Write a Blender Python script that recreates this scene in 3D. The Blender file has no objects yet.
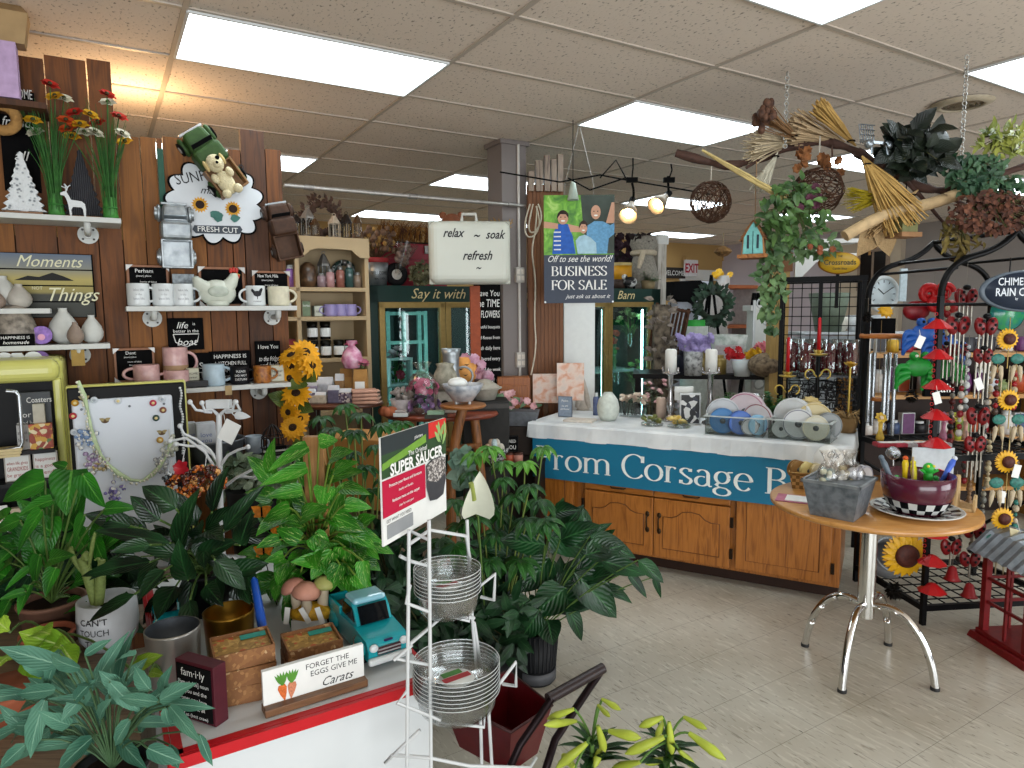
import bpy,math,random
from math import sin,cos,pi,radians,sqrt,atan2
from mathutils import Matrix,Vector
random.seed(7)
scn=bpy.context.scene
COL=scn.collection
# ---------------------------------------------------------------- camera
CAM_H,FOC,PITCH,ROLL=1.64,677.3,-0.1052,-0.0093
RA=radians(31.1)# the room's long axis, seen from the camera
RC=radians(-28.7)# the corsage counter
AV=Vector((cos(RA),sin(RA),0));BV=Vector((-sin(RA),cos(RA),0))
_R=Vector((1,0,0));_F=Vector((0,cos(PITCH),sin(PITCH)));_U=Vector((0,-sin(PITCH),cos(PITCH)))
_r=_R*cos(ROLL)+_U*sin(ROLL);_u=_U*cos(ROLL)-_R*sin(ROLL)
cam=bpy.data.objects.new('camera',bpy.data.cameras.new('camera'));COL.objects.link(cam)
cm=Matrix.Identity(4)
for i in range(3):
 cm[i][0],cm[i][1],cm[i][2]=_r[i],_u[i],-_F[i]
cm.translation=(0,0,CAM_H)
cam.matrix_world=cm
cam.data.sensor_width=36;cam.data.lens=FOC/1024*36;cam.data.clip_start=0.05;cam.data.clip_end=100
scn.camera=cam
# ---------------------------------------------------------------- light and exposure
w=bpy.data.worlds.new('world');scn.world=w;w.use_nodes=True
bg=w.node_tree.nodes['Background'];bg.inputs[0].default_value=(0.80,0.88,1.0,1);bg.inputs[1].default_value=0.38
def area_light(name,loc,target,sx,sy,power,col=(1,1,1)):
 l=bpy.data.lights.new(name,'AREA');l.shape='RECTANGLE';l.size=sx;l.size_y=sy;l.energy=power;l.color=col
 o=bpy.data.objects.new(name,l);COL.objects.link(o);o.location=loc
 o.rotation_euler=(Vector(target)-Vector(loc)).to_track_quat('-Z','Y').to_euler();return o
area_light('shop_window_daylight',(1.6,-3.6,1.3),(1.2,4,1.9),6.0,2.2,260,(0.93,0.97,1.0))
area_light('shop_window_daylight',(6.3,0.2,1.3),(1.5,4.6,1.8),3.5,2.0,130,(0.93,0.97,1.0))
PANEL_E=6.2
scn.view_settings.view_transform='Standard';scn.view_settings.look='None'
scn.view_settings.gamma=1;scn.view_settings.use_curve_mapping=False;scn.view_settings.exposure=0.2
scn.cycles.max_bounces=7;scn.cycles.transparent_max_bounces=40;scn.cycles.caustics_reflective=False;scn.cycles.caustics_refractive=False
scn.cycles.use_denoising=True
# ---------------------------------------------------------------- measuring from the photograph
def ray(px,py):
 return _r*((px-512)/FOC)+_u*((384-py)/FOC)+_F
def P(px,py,d):
 v=ray(px,py);return Vector((0,0,CAM_H))+v*(d/v.y)
def PZ(px,py,z):
 v=ray(px,py);return Vector((0,0,CAM_H))+v*((z-CAM_H)/v.z)
def PW(px,py,p0,n):
 v=ray(px,py);o=Vector((0,0,CAM_H));p0=Vector((p0[0],p0[1],0));n=Vector((n[0],n[1],0))
 return o+v*((p0-o).dot(n)/v.dot(n))
# ---------------------------------------------------------------- materials
def lin(h):
 if not isinstance(h,str):return tuple(h)
 h=h.lstrip('#');c=[int(h[i:i+2],16)/255 for i in(0,2,4)]
 return tuple((x/12.92 if x<=.04045 else((x+.055)/1.055)**2.4)for x in c)
_mc={}
def nt(m):return m.node_tree.nodes,m.node_tree.links
def M(col,rough=.5,metal=0,var=.12,scale=30,emit=0,trans=0,bump=0,sheen=0,coat=0,alpha=1):
 k=(col,rough,metal,var,scale,emit,trans,bump,coat,alpha)
 if k in _mc:return _mc[k]
 m=bpy.data.materials.new('mat');m.use_nodes=True;N,L=nt(m);b=N['Principled BSDF'];c=lin(col)
 b.inputs['Roughness'].default_value=rough;b.inputs['Metallic'].default_value=metal
 b.inputs['Base Color'].default_value=(*c,1);b.inputs['Specular IOR Level'].default_value=.35 if sum(c)>.03 else .15
 if coat:b.inputs['Coat Weight'].default_value=coat
 if trans:b.inputs['Transmission Weight'].default_value=trans;b.inputs['IOR'].default_value=1.3
 if alpha<1:b.inputs['Alpha'].default_value=alpha
 if emit:b.inputs['Emission Color'].default_value=(*c,1);b.inputs['Emission Strength'].default_value=emit
 if var or bump:
  t=N.new('ShaderNodeTexCoord');n=N.new('ShaderNodeTexNoise');n.inputs['Scale'].default_value=scale;n.inputs['Detail'].default_value=4
  L.new(t.outputs['Object'],n.inputs['Vector'])
  if var:
   r=N.new('ShaderNodeValToRGB');r.color_ramp.elements[0].position=.3;r.color_ramp.elements[1].position=.7
   r.color_ramp.elements[0].color=(*[x*(1-var)for x in c],1);r.color_ramp.elements[1].color=(*[min(1,x*(1+var))for x in c],1)
   L.new(n.outputs['Fac'],r.inputs['Fac']);L.new(r.outputs['Color'],b.inputs['Base Color'])
  if bump:
   u=N.new('ShaderNodeBump');u.inputs['Strength'].default_value=bump;u.inputs['Distance'].default_value=.01
   L.new(n.outputs['Fac'],u.inputs['Height']);L.new(u.outputs['Normal'],b.inputs['Normal'])
 _mc[k]=m;return m
def ramp_mat(key,stops,scale=(1,1,1),tex='noise',tscale=8,rough=.5,metal=0,detail=6,bump=0,coord='Object',rot=0,dist=0,coat=0):
 """a colour ramp over a stretched noise, voronoi or wave"""
 if key in _mc:return _mc[key]
 m=bpy.data.materials.new(key);m.use_nodes=True;N,L=nt(m);b=N['Principled BSDF']
 b.inputs['Roughness'].default_value=rough;b.inputs['Metallic'].default_value=metal;b.inputs['Coat Weight'].default_value=coat
 t=N.new('ShaderNodeTexCoord');mp=N.new('ShaderNodeMapping');mp.inputs['Scale'].default_value=scale;mp.inputs['Rotation'].default_value=(0,0,rot)
 L.new(t.outputs[coord],mp.inputs['Vector'])
 if tex=='noise':
  n=N.new('ShaderNodeTexNoise');n.inputs['Detail'].default_value=detail;n.inputs['Distortion'].default_value=dist;out=n.outputs['Fac']
 elif tex=='voronoi':
  n=N.new('ShaderNodeTexVoronoi');out=n.outputs['Distance']
 elif tex=='cells':
  n=N.new('ShaderNodeTexVoronoi');sp=N.new('ShaderNodeSeparateColor');L.new(n.outputs['Color'],sp.inputs[0]);out=sp.outputs[0]
 elif tex=='checker':
  n=N.new('ShaderNodeTexChecker');out=n.outputs['Fac']
 else:
  n=N.new('ShaderNodeTexWave');n.inputs['Distortion'].default_value=dist;out=n.outputs['Fac']
  n.bands_direction=tex[-1].upper()if tex[-1]in 'xyz' else 'X'
 n.inputs['Scale'].default_value=tscale
 L.new(mp.outputs['Vector'],n.inputs['Vector'])
 r=N.new('ShaderNodeValToRGB');e=r.color_ramp.elements
 while len(e)<len(stops):e.new(.5)
 for i,(p,c)in enumerate(stops):e[i].position=p;e[i].color=(*lin(c),1)
 if tex in('cells','checker'):r.color_ramp.interpolation='CONSTANT'
 L.new(out,r.inputs['Fac']);L.new(r.outputs['Color'],b.inputs['Base Color'])
 if bump:
  u=N.new('ShaderNodeBump');u.inputs['Strength'].default_value=bump;u.inputs['Distance'].default_value=.01
  L.new(out,u.inputs['Height']);L.new(u.outputs['Normal'],b.inputs['Normal'])
 _mc[key]=m;return m
def wood(key,dark,light,axis='z',rough=.5,tscale=6,coat=0):
 s={'z':(9,9,.7),'x':(.7,9,9),'y':(9,.7,9)}[axis]
 return ramp_mat(key,[(.25,dark),(.5,light),(.75,dark)],s,'noise',tscale,rough,0,5,.15,dist=.8,coat=coat)
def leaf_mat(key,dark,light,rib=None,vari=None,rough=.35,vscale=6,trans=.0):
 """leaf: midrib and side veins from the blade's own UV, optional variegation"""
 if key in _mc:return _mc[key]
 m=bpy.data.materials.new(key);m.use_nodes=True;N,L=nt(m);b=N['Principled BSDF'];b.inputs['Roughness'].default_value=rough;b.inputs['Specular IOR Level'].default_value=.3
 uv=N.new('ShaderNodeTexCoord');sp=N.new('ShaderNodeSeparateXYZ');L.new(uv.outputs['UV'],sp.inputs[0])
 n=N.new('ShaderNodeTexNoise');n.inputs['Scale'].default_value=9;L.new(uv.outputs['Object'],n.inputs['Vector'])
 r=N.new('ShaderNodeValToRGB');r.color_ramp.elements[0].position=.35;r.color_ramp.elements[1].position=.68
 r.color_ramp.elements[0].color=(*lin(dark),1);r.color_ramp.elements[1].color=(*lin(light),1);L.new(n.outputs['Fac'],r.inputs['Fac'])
 out=r.outputs['Color']
 def mix(fac,col,a):
  x=N.new('ShaderNodeMix');x.data_type='RGBA';L.new(fac,x.inputs['Factor']);L.new(a,x.inputs['A']);x.inputs['B'].default_value=(*lin(col),1);return x.outputs['Result']
 def math(op,a,v):
  x=N.new('ShaderNodeMath');x.operation=op;L.new(a,x.inputs[0]);x.inputs[1].default_value=v;return x.outputs[0]
 if vari:
  n2=N.new('ShaderNodeTexNoise');n2.inputs['Scale'].default_value=vscale;n2.inputs['Detail'].default_value=3
  mp=N.new('ShaderNodeMapping');mp.inputs['Scale'].default_value=(3,.8,1);L.new(uv.outputs['UV'],mp.inputs[0])
  ad=N.new('ShaderNodeVectorMath');ad.operation='ADD';L.new(mp.outputs[0],ad.inputs[0]);L.new(uv.outputs['Object'],ad.inputs[1]);L.new(ad.outputs[0],n2.inputs['Vector'])
  r2=N.new('ShaderNodeValToRGB');r2.color_ramp.elements[0].position=.6;r2.color_ramp.elements[1].position=.68;L.new(n2.outputs['Fac'],r2.inputs['Fac'])
  out=mix(r2.outputs['Color'],vari,out)
 if rib:
  a=math('ABSOLUTE',sp.outputs[0],0);a=math('LESS_THAN',a,.07);a=math('MULTIPLY',a,.6)
  out=mix(a,rib,out)
 L.new(out,b.inputs['Base Color'])
 wv=N.new('ShaderNodeTexWave');wv.inputs['Scale'].default_value=2.2;wv.bands_direction='Y'
 cb=N.new('ShaderNodeCombineXYZ');ab=math('ABSOLUTE',sp.outputs[0],0);ab=math('MULTIPLY',ab,-.45)
 sb=N.new('ShaderNodeMath');sb.operation='ADD';L.new(ab,sb.inputs[0]);L.new(sp.outputs[1],sb.inputs[1]);L.new(sb.outputs[0],cb.inputs[1]);L.new(cb.outputs[0],wv.inputs['Vector'])
 u=N.new('ShaderNodeBump');u.inputs['Strength'].default_value=.25;u.inputs['Distance'].default_value=.01;L.new(wv.outputs['Fac'],u.inputs['Height']);L.new(u.outputs['Normal'],b.inputs['Normal'])
 _mc[key]=m;return m
def glass(key='glass',col='#eef4f2',mix=.12,rough=.03):
 if key in _mc:return _mc[key]
 m=bpy.data.materials.new(key);m.use_nodes=True;N,L=nt(m);N.remove(N['Principled BSDF'])
 t=N.new('ShaderNodeBsdfTransparent');t.inputs[0].default_value=(*lin(col),1);g=N.new('ShaderNodeBsdfGlossy');g.inputs['Roughness'].default_value=rough
 x=N.new('ShaderNodeMixShader');lw=N.new('ShaderNodeLayerWeight');lw.inputs[0].default_value=.25
 mx=N.new('ShaderNodeMath');mx.operation='MULTIPLY_ADD';L.new(lw.outputs['Facing'],mx.inputs[0]);mx.inputs[1].default_value=.6;mx.inputs[2].default_value=mix;mx.use_clamp=True
 L.new(mx.outputs[0],x.inputs[0]);L.new(t.outputs[0],x.inputs[1]);L.new(g.outputs[0],x.inputs[2]);L.new(x.outputs[0],N['Material Output'].inputs[0])
 _mc[key]=m;return m
# ---------------------------------------------------------------- mesh builder
_tc={}
class MB:
 def __init__(s):s.v=[];s.f=[];s.mi=[];s.sm=[];s.uv=[];s.T=Matrix.Identity(4);s.cur=0
 def at(s,loc=(0,0,0),rz=0,rx=0,ry=0,sc=1):
  s.T=Matrix.Translation(loc)@Matrix.Rotation(rz,4,'Z')@Matrix.Rotation(ry,4,'Y')@Matrix.Rotation(rx,4,'X')@Matrix.Scale(sc,4);return s
 def mat(s,i):s.cur=i;return s
 def add(s,vs,fs,smooth=False,uv=None):
  o=len(s.v);s.v+=[tuple(s.T@Vector(p))for p in vs];s.uv+=uv if uv else[(0,0)]*len(vs)
  for f in fs:s.f.append([o+i for i in f]);s.mi.append(s.cur);s.sm.append(smooth)
  return s
 def box(s,c,d,rz=0):
  x,y,z=[k/2 for k in d];R=Matrix.Rotation(rz,3,'Z')
  vs=[Vector(c)+R@Vector((a*x,b*y,e*z))for a in(-1,1)for b in(-1,1)for e in(-1,1)]
  return s.add(vs,[(0,1,3,2),(4,6,7,5),(0,4,5,1),(2,3,7,6),(0,2,6,4),(1,5,7,3)])
 def taper(s,c,d0,d1,h):# frustum box from z=c.z up
  vs=[]
  for(dx,dy),z in((d0,0),(d1,h)):
   vs+=[(c[0]+a*dx/2,c[1]+b*dy/2,c[2]+z)for a,b in((-1,-1),(1,-1),(1,1),(-1,1))]
  return s.add(vs,[(3,2,1,0),(4,5,6,7)]+[(i,(i+1)%4,(i+1)%4+4,i+4)for i in range(4)])
 def lathe(s,prof,n=24,c=(0,0,0),smooth=True,arc=1,sy=1):
  vs=[];fs=[];m=len(prof);k=n if arc==1 else n+1
  for i in range(k):
   a=2*pi*arc*i/n
   vs+=[(c[0]+r*cos(a),c[1]+sy*r*sin(a),c[2]+z)for r,z in prof]
  for i in range(n):
   j=(i+1)%k
   for q in range(m-1):
    a,b,d,e=i*m+q,j*m+q,j*m+q+1,i*m+q+1
    if prof[q][0]<1e-6:fs.append((a,d,e))
    elif prof[q+1][0]<1e-6:fs.append((a,b,d))
    else:fs.append((a,b,d,e))
  return s.add(vs,fs,smooth)
 def cyl(s,c,r,h,n=16,r2=None,smooth=True):
  r2=r if r2 is None else r2
  return s.lathe([(0,0),(r,0)],n,c,False).lathe([(r,0),(r2,h)],n,c,smooth).lathe([(r2,h),(0,h)],n,c,False)
 def ball(s,c,r,n=12,m=8,sz=1,sx=1,sy=1):
  vs=[];fs=[]
  for i in range(m+1):
   t=pi*i/m
   for j in range(n):vs.append((c[0]+sx*r*sin(t)*cos(2*pi*j/n),c[1]+sy*r*sin(t)*sin(2*pi*j/n),c[2]-sz*r*cos(t)))
  for i in range(m):
   for j in range(n):
    k=(j+1)%n;fs.append((i*n+j,i*n+k,(i+1)*n+k,(i+1)*n+j))
  return s.add(vs,fs,True)
 def tube(s,path,r,n=8,closed=False,caps=True):
  p=[Vector(q)for q in path];k=len(p);rs=r if isinstance(r,(list,tuple))else[r]*k
  vs=[];fs=[];prev=None
  for i in range(k):
   a=p[(i-1)%k]if(closed or i)else p[0];b=p[(i+1)%k]if(closed or i<k-1)else p[-1]
   t=b-a;t=t.normalized()if t.length>1e-9 else Vector((0,0,1))
   if prev is None:prev=t.orthogonal().normalized()
   u=prev-t*prev.dot(t);u=u.normalized()if u.length>1e-6 else t.orthogonal().normalized();prev=u;w_=t.cross(u)
   vs+=[p[i]+(u*cos(2*pi*j/n)+w_*sin(2*pi*j/n))*rs[i]for j in range(n)]
  for i in range(k if closed else k-1):
   for j in range(n):
    a,b=i*n+j,i*n+(j+1)%n;c,d=((i+1)%k)*n+(j+1)%n,((i+1)%k)*n+j
    fs.append((a,b,c,d))
  s.add(vs,fs,True)
  if caps and not closed:s.add(vs[:n],[tuple(range(n-1,-1,-1))]);s.add(vs[-n:],[tuple(range(n))])
  return s
 def torus(s,c,R,r,n=24,m=8,axis='z',arc=1,a0=0):
  k=n if arc==1 else n+1;pts=[]
  for i in range(k):
   a=a0+2*pi*arc*i/n;x,y=R*cos(a),R*sin(a)
   pts.append(Vector(c)+Vector({'z':(x,y,0),'y':(x,0,y),'x':(0,x,y)}[axis]))
  return s.tube(pts,r,m,closed=(arc==1))
 def prism(s,outline,t,axis='y',c=(0,0,0),smooth=False):# outline (a,b) extruded by t, centred
  n=len(outline);ar=sum(outline[i][0]*outline[(i+1)%n][1]-outline[(i+1)%n][0]*outline[i][1]for i in range(n))
  if ar<0:outline=outline[::-1]
  def q(a,b,e):return{'y':(c[0]+a,c[1]+e,c[2]+b),'z':(c[0]+a,c[1]+b,c[2]+e),'x':(c[0]+e,c[1]+a,c[2]+b)}[axis]
  vs=[q(a,b,-t/2)for a,b in outline]+[q(a,b,t/2)for a,b in outline]
  s.add(vs,[tuple(range(n)),tuple(range(2*n-1,n-1,-1))])
  return s.add(vs,[(i,i+n,(i+1)%n+n,(i+1)%n)for i in range(n)],smooth)
 def leaf(s,base,d,nrm,L,W,bend=.3,fold=.15,seg=6,shape='ovate',wave=0,twist=0):
  d=Vector(d).normalized();nrm=Vector(nrm);nrm=nrm-d*nrm.dot(d);nrm=nrm.normalized()if nrm.length>1e-6 else d.orthogonal().normalized()
  sd=d.cross(nrm);vs=[];uv=[];fs=[];p=Vector(base);ang=0
  for i in range(seg+1):
   t=i/seg
   wd={'ovate':(sin(pi*min(1,t**.62))**.85 if t<1 else 0),'heart':(1.12*sin(pi*min(1,(t*.93+.07)**.5))**.8 if t<1 else 0),
                  'lance':sin(pi*t**.8)**.9 if 0<t<1 else(.12 if t==0 else 0),'strap':min(1,4*t+.35)*min(1,(1-t)*2.2),'obl':sin(pi*min(1,t**1.15))if t<1 else 0,
                  'petal':sin(pi*min(1,t**1.3*.9+.06))}[shape]*W/2
   if i:
    ang+=bend/seg;q=d*cos(ang)-nrm*sin(ang);p=p+q*(L/seg)
   else:q=d
   nn=nrm*cos(ang)+d*sin(ang)
   up=nn*fold*wd*2+nn*(wave*sin(t*19)*W*.12)
   s2=sd*cos(twist*t)+nn*sin(twist*t)
   vs+=[p-s2*wd+up,p,p+s2*wd+up];uv+=[(-1,t),(0,t),(1,t)]
  for i in range(seg):
   a=i*3;fs+=[(a,a+1,a+4,a+3),(a+1,a+2,a+5,a+4)]
  return s.add(vs,fs,True,uv)
 def text(s,txt,h,c=(0,0,0),shear=0,sx=1,bold=0,align='CENTER',res=2):
  """flat lettering in the local XZ plane facing -Y; h is the capital height"""
  k=(txt,shear,bold,align,res)
  if k not in _tc:
   cu=bpy.data.curves.new('t','FONT');cu.body=txt;cu.align_x=align;cu.shear=shear;cu.offset=bold;cu.resolution_u=res
   ob=bpy.data.objects.new('t',cu);me=bpy.data.meshes.new_from_object(ob)
   _tc[k]=([tuple(v.co)for v in me.vertices],[tuple(p.vertices)for p in me.polygons])
   bpy.data.objects.remove(ob);bpy.data.curves.remove(cu);bpy.data.meshes.remove(me)
  vs,fs=_tc[k];g=h/.7
  return s.add([(c[0]+x*g*sx,c[1],c[2]+y*g)for x,y,z in vs],fs)
 def textfit(s,txt,h,maxw,c=(0,0,0),**k):
  n0=len(s.v);T=s.T;s.T=Matrix.Identity(4);s.text(txt,h,c,**k);s.T=T
  xs=[p[0]for p in s.v[n0:]]
  f=min(1,maxw/max(1e-6,max(xs)-min(xs)))if xs else 1
  s.v[n0:]=[tuple(T@Vector((c[0]+(p[0]-c[0])*f,p[1],p[2])))for p in s.v[n0:]]
  return s
 def textcyl(s,txt,h,R,z,a0=-pi/2,maxw=None,**k):
  n0=len(s.v);T=s.T;s.T=Matrix.Identity(4)
  s.textfit(txt,h,maxw or 9,(0,0,z),**k);s.T=T
  s.v[n0:]=[tuple(T@Vector((R*cos(a0+p[0]/R),R*sin(a0+p[0]/R),p[2])))for p in s.v[n0:]]
  return s
 def pen(s,strokes,h,c=(0,0,0),thick=.13,thin=.035):
  """broad-nib strokes in XZ facing -Y: thick verticals, thin horizontals; closed loops keep their counters"""
  for st in strokes:
   n=len(st);vs=[]
   for i in range(n):
    a=st[max(0,i-1)];b=st[min(n-1,i+1)];dx,dz=b[0]-a[0],b[1]-a[1];l=sqrt(dx*dx+dz*dz)or 1
    wv=(thin+(thick-thin)*abs(dz/l)**1.5)/2;nx,nz=-dz/l*wv,dx/l*wv
    vs+=[(c[0]+(st[i][0]+nx)*h,c[1],c[2]+(st[i][1]+nz)*h),(c[0]+(st[i][0]-nx)*h,c[1],c[2]+(st[i][1]-nz)*h)]
   s.add(vs,[(2*i,2*i+1,2*i+3,2*i+2)for i in range(n-1)])
  return s
 def build(s,name,mats,parent=None,loc=None,rz=0,bevel=0,seg=2,subsurf=0):
  me=bpy.data.meshes.new(name);me.from_pydata(s.v,[],s.f)
  if not isinstance(mats,(list,tuple)):mats=[mats]
  for m in mats:me.materials.append(m)
  me.polygons.foreach_set('material_index',s.mi);me.polygons.foreach_set('use_smooth',s.sm)
  if any(u!=(0,0)for u in s.uv):
   l=me.uv_layers.new(name='UVMap');idx=[0]*len(me.loops);me.loops.foreach_get('vertex_index',idx)
   l.data.foreach_set('uv',[x for i in idx for x in s.uv[i]])
  me.update()
  o=bpy.data.objects.new(name,me);COL.objects.link(o)
  if parent is not None:o.parent=parent;KIDS.setdefault(parent.name,[]).append(o)
  if loc is not None:o.location=loc
  if rz:o.rotation_euler=(0,0,rz)
  if bevel:
   b=o.modifiers.new('Bevel','BEVEL');b.width=bevel;b.segments=seg;b.limit_method='ANGLE'
  if subsurf:
   b=o.modifiers.new('Subdivision','SUBSURF');b.levels=b.render_levels=subsurf
  return o
KIDS={}
def tag(o,label,cat,group=None,kind=None):
 o['label']=label;o['category']=cat
 if group:o['group']=group
 if kind:o['kind']=kind
 return o
def thing(name,label,cat,loc=(0,0,0),rz=0,group=None):
 o=bpy.data.objects.new(name,None);o.empty_display_size=.05;COL.objects.link(o)
 o.location=loc;o.rotation_euler=(0,0,rz);return tag(o,label,cat,group)
def copy_tree(o,parent=None):
 c=o.copy();COL.objects.link(c)
 if parent is not None:c.parent=parent;KIDS.setdefault(parent.name,[]).append(c)
 for k in KIDS.get(o.name,[]):copy_tree(k,c)
 return c
def dup(o,label,loc,rz=None,group=None,sc=None):
 c=copy_tree(o);c.location=loc;c['label']=label
 if rz is not None:c.rotation_euler=(0,0,rz)
 if group:c['group']=group
 if sc:c.scale=(sc,sc,sc)
 return c
def structure(o):o['kind']='structure';return o
def arcpts(cx,cz,rx,rz_,a0,a1,n=14):return[(cx+rx*cos(radians(a0+(a1-a0)*i/n)),cz+rz_*sin(radians(a0+(a1-a0)*i/n)))for i in range(n+1)]
def bez(a,b,c,n=8):
 a,b,c=Vector(a),Vector(b),Vector(c);return[a*(1-t)**2+b*2*t*(1-t)+c*t*t for t in[i/n for i in range(n+1)]]
def rnd(a,b):return random.uniform(a,b)
# serif letters drawn with the pen: (advance, strokes) with capital height 1, x-height .66
def _ser(x,z,w_=.11):return[(x-w_,z),(x+w_,z)]
GL={
 'P':(.72,[[(.16,0),(.16,1)],[(.16,.98)]+arcpts(.32,.74,.3,.24,90,-90)+[(.16,.5)],_ser(.16,.015),[(.04,.985),(.3,.985)]]),
 'B':(.76,[[(.16,0),(.16,1)],[(.16,.98)]+arcpts(.34,.76,.24,.22,90,-90)+[(.16,.54)],[(.16,.54)]+arcpts(.36,.28,.3,.265,90,-90)+[(.16,.015)],_ser(.14,.015),[(.04,.985),(.3,.985)]]),
 'C':(.84,[arcpts(.48,.5,.4,.5,40,320,26),[(.79,.68),(.79,.95)]]),
 'r':(.5,[[(.14,0),(.14,.66)],arcpts(.3,.46,.15,.18,170,40,8),_ser(.14,.015),[(.02,.645),(.14,.645)]]),
 'o':(.7,[arcpts(.35,.33,.28,.33,0,360,30)]),
 'm':(1.14,[[(.14,0),(.14,.66)],[(.14,.5)]+arcpts(.36,.45,.19,.2,130,0,9)+[(.55,0)],[(.55,.5)]+arcpts(.78,.45,.2,.2,130,0,9)+[(.98,0)],_ser(.14,.015),_ser(.55,.015),_ser(.98,.015),[(.02,.645),(.14,.645)]]),
 's':(.52,[arcpts(.26,.49,.17,.16,30,180,9)+[(.2,.38),(.34,.28)]+arcpts(.26,.17,.18,.16,20,-150,9),[(.41,.52),(.41,.64)],[(.1,.02),(.1,.16)]]),
 'a':(.64,[arcpts(.3,.46,.19,.19,150,0,9)+[(.49,.1),(.54,.02),(.62,.03)],arcpts(.28,.2,.2,.19,60,330,18)]),
 'g':(.66,[arcpts(.3,.42,.21,.23,0,360,22),arcpts(.3,.42,.23,.24,35,40,2)+[(.5,.64),(.64,.66)],[(.2,.22),(.12,.12),(.2,.04),(.44,.0),(.54,-.1)]+arcpts(.3,-.13,.25,.16,0,-300,16)]),
 'e':(.62,[arcpts(.32,.33,.25,.33,5,320,24),[(.09,.36),(.57,.36)]]),
 'U':(.86,[[(.16,1),(.16,.3)]+arcpts(.43,.3,.27,.29,180,360,12)+[(.7,1)],_ser(.16,.985),_ser(.7,.985)]),
 'S':(.6,[arcpts(.3,.74,.22,.25,35,200,10)+[(.2,.58),(.42,.42)]+arcpts(.3,.25,.23,.24,20,-150,10),[(.5,.78),(.5,.97)],[(.08,.04),(.08,.24)]]),
 'I':(.36,[[(.18,0),(.18,1)],_ser(.18,.015),_ser(.18,.985)]),
 'N':(.9,[[(.16,0),(.16,1)],[(.16,1),(.74,0)],[(.74,0),(.74,1)],_ser(.16,.015),_ser(.14,.985),_ser(.74,.985)]),
 'E':(.68,[[(.16,0),(.16,1)],[(.05,.015),(.6,.015)],[(.05,.985),(.58,.985)],[(.16,.52),(.46,.52)],[(.59,0),(.59,.18)],[(.57,.82),(.57,1)],[(.46,.42),(.46,.62)]]),
 'F':(.64,[[(.16,0),(.16,1)],_ser(.16,.015,.13),[(.05,.985),(.58,.985)],[(.16,.52),(.46,.52)],[(.57,.82),(.57,1)],[(.46,.42),(.46,.62)]]),
 'O':(.92,[arcpts(.46,.5,.39,.5,0,360,32)]),
 'R':(.78,[[(.16,0),(.16,1)],[(.16,.98)]+arcpts(.32,.74,.28,.24,90,-90)+[(.16,.5)],[(.34,.5),(.72,0)],_ser(.16,.015),_ser(.7,.015,.08),[(.04,.985),(.3,.985)]]),
 'A':(.84,[[(.1,0),(.42,1)],[(.42,1),(.74,0)],[(.22,.34),(.62,.34)],_ser(.1,.015),_ser(.74,.015)]),
 'L':(.64,[[(.16,0),(.16,1)],[(.05,.015),(.58,.015)],_ser(.16,.985),[(.57,0),(.57,.24)]]),
 ' ':(.34,[])}
def serif_w(t):return sum(GL[ch][0]for ch in t)
def serif(mb,t,h,x,y,z,center=False,thick=.14,sx=1):
 if center:x-=serif_w(t)*h*sx/2
 for ch in t:
  adv,st=GL[ch];mb.pen([[(a*sx,b)for a,b in k]for k in st],h,(x,y,z),thick);x+=adv*h*sx
 return x
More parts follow.
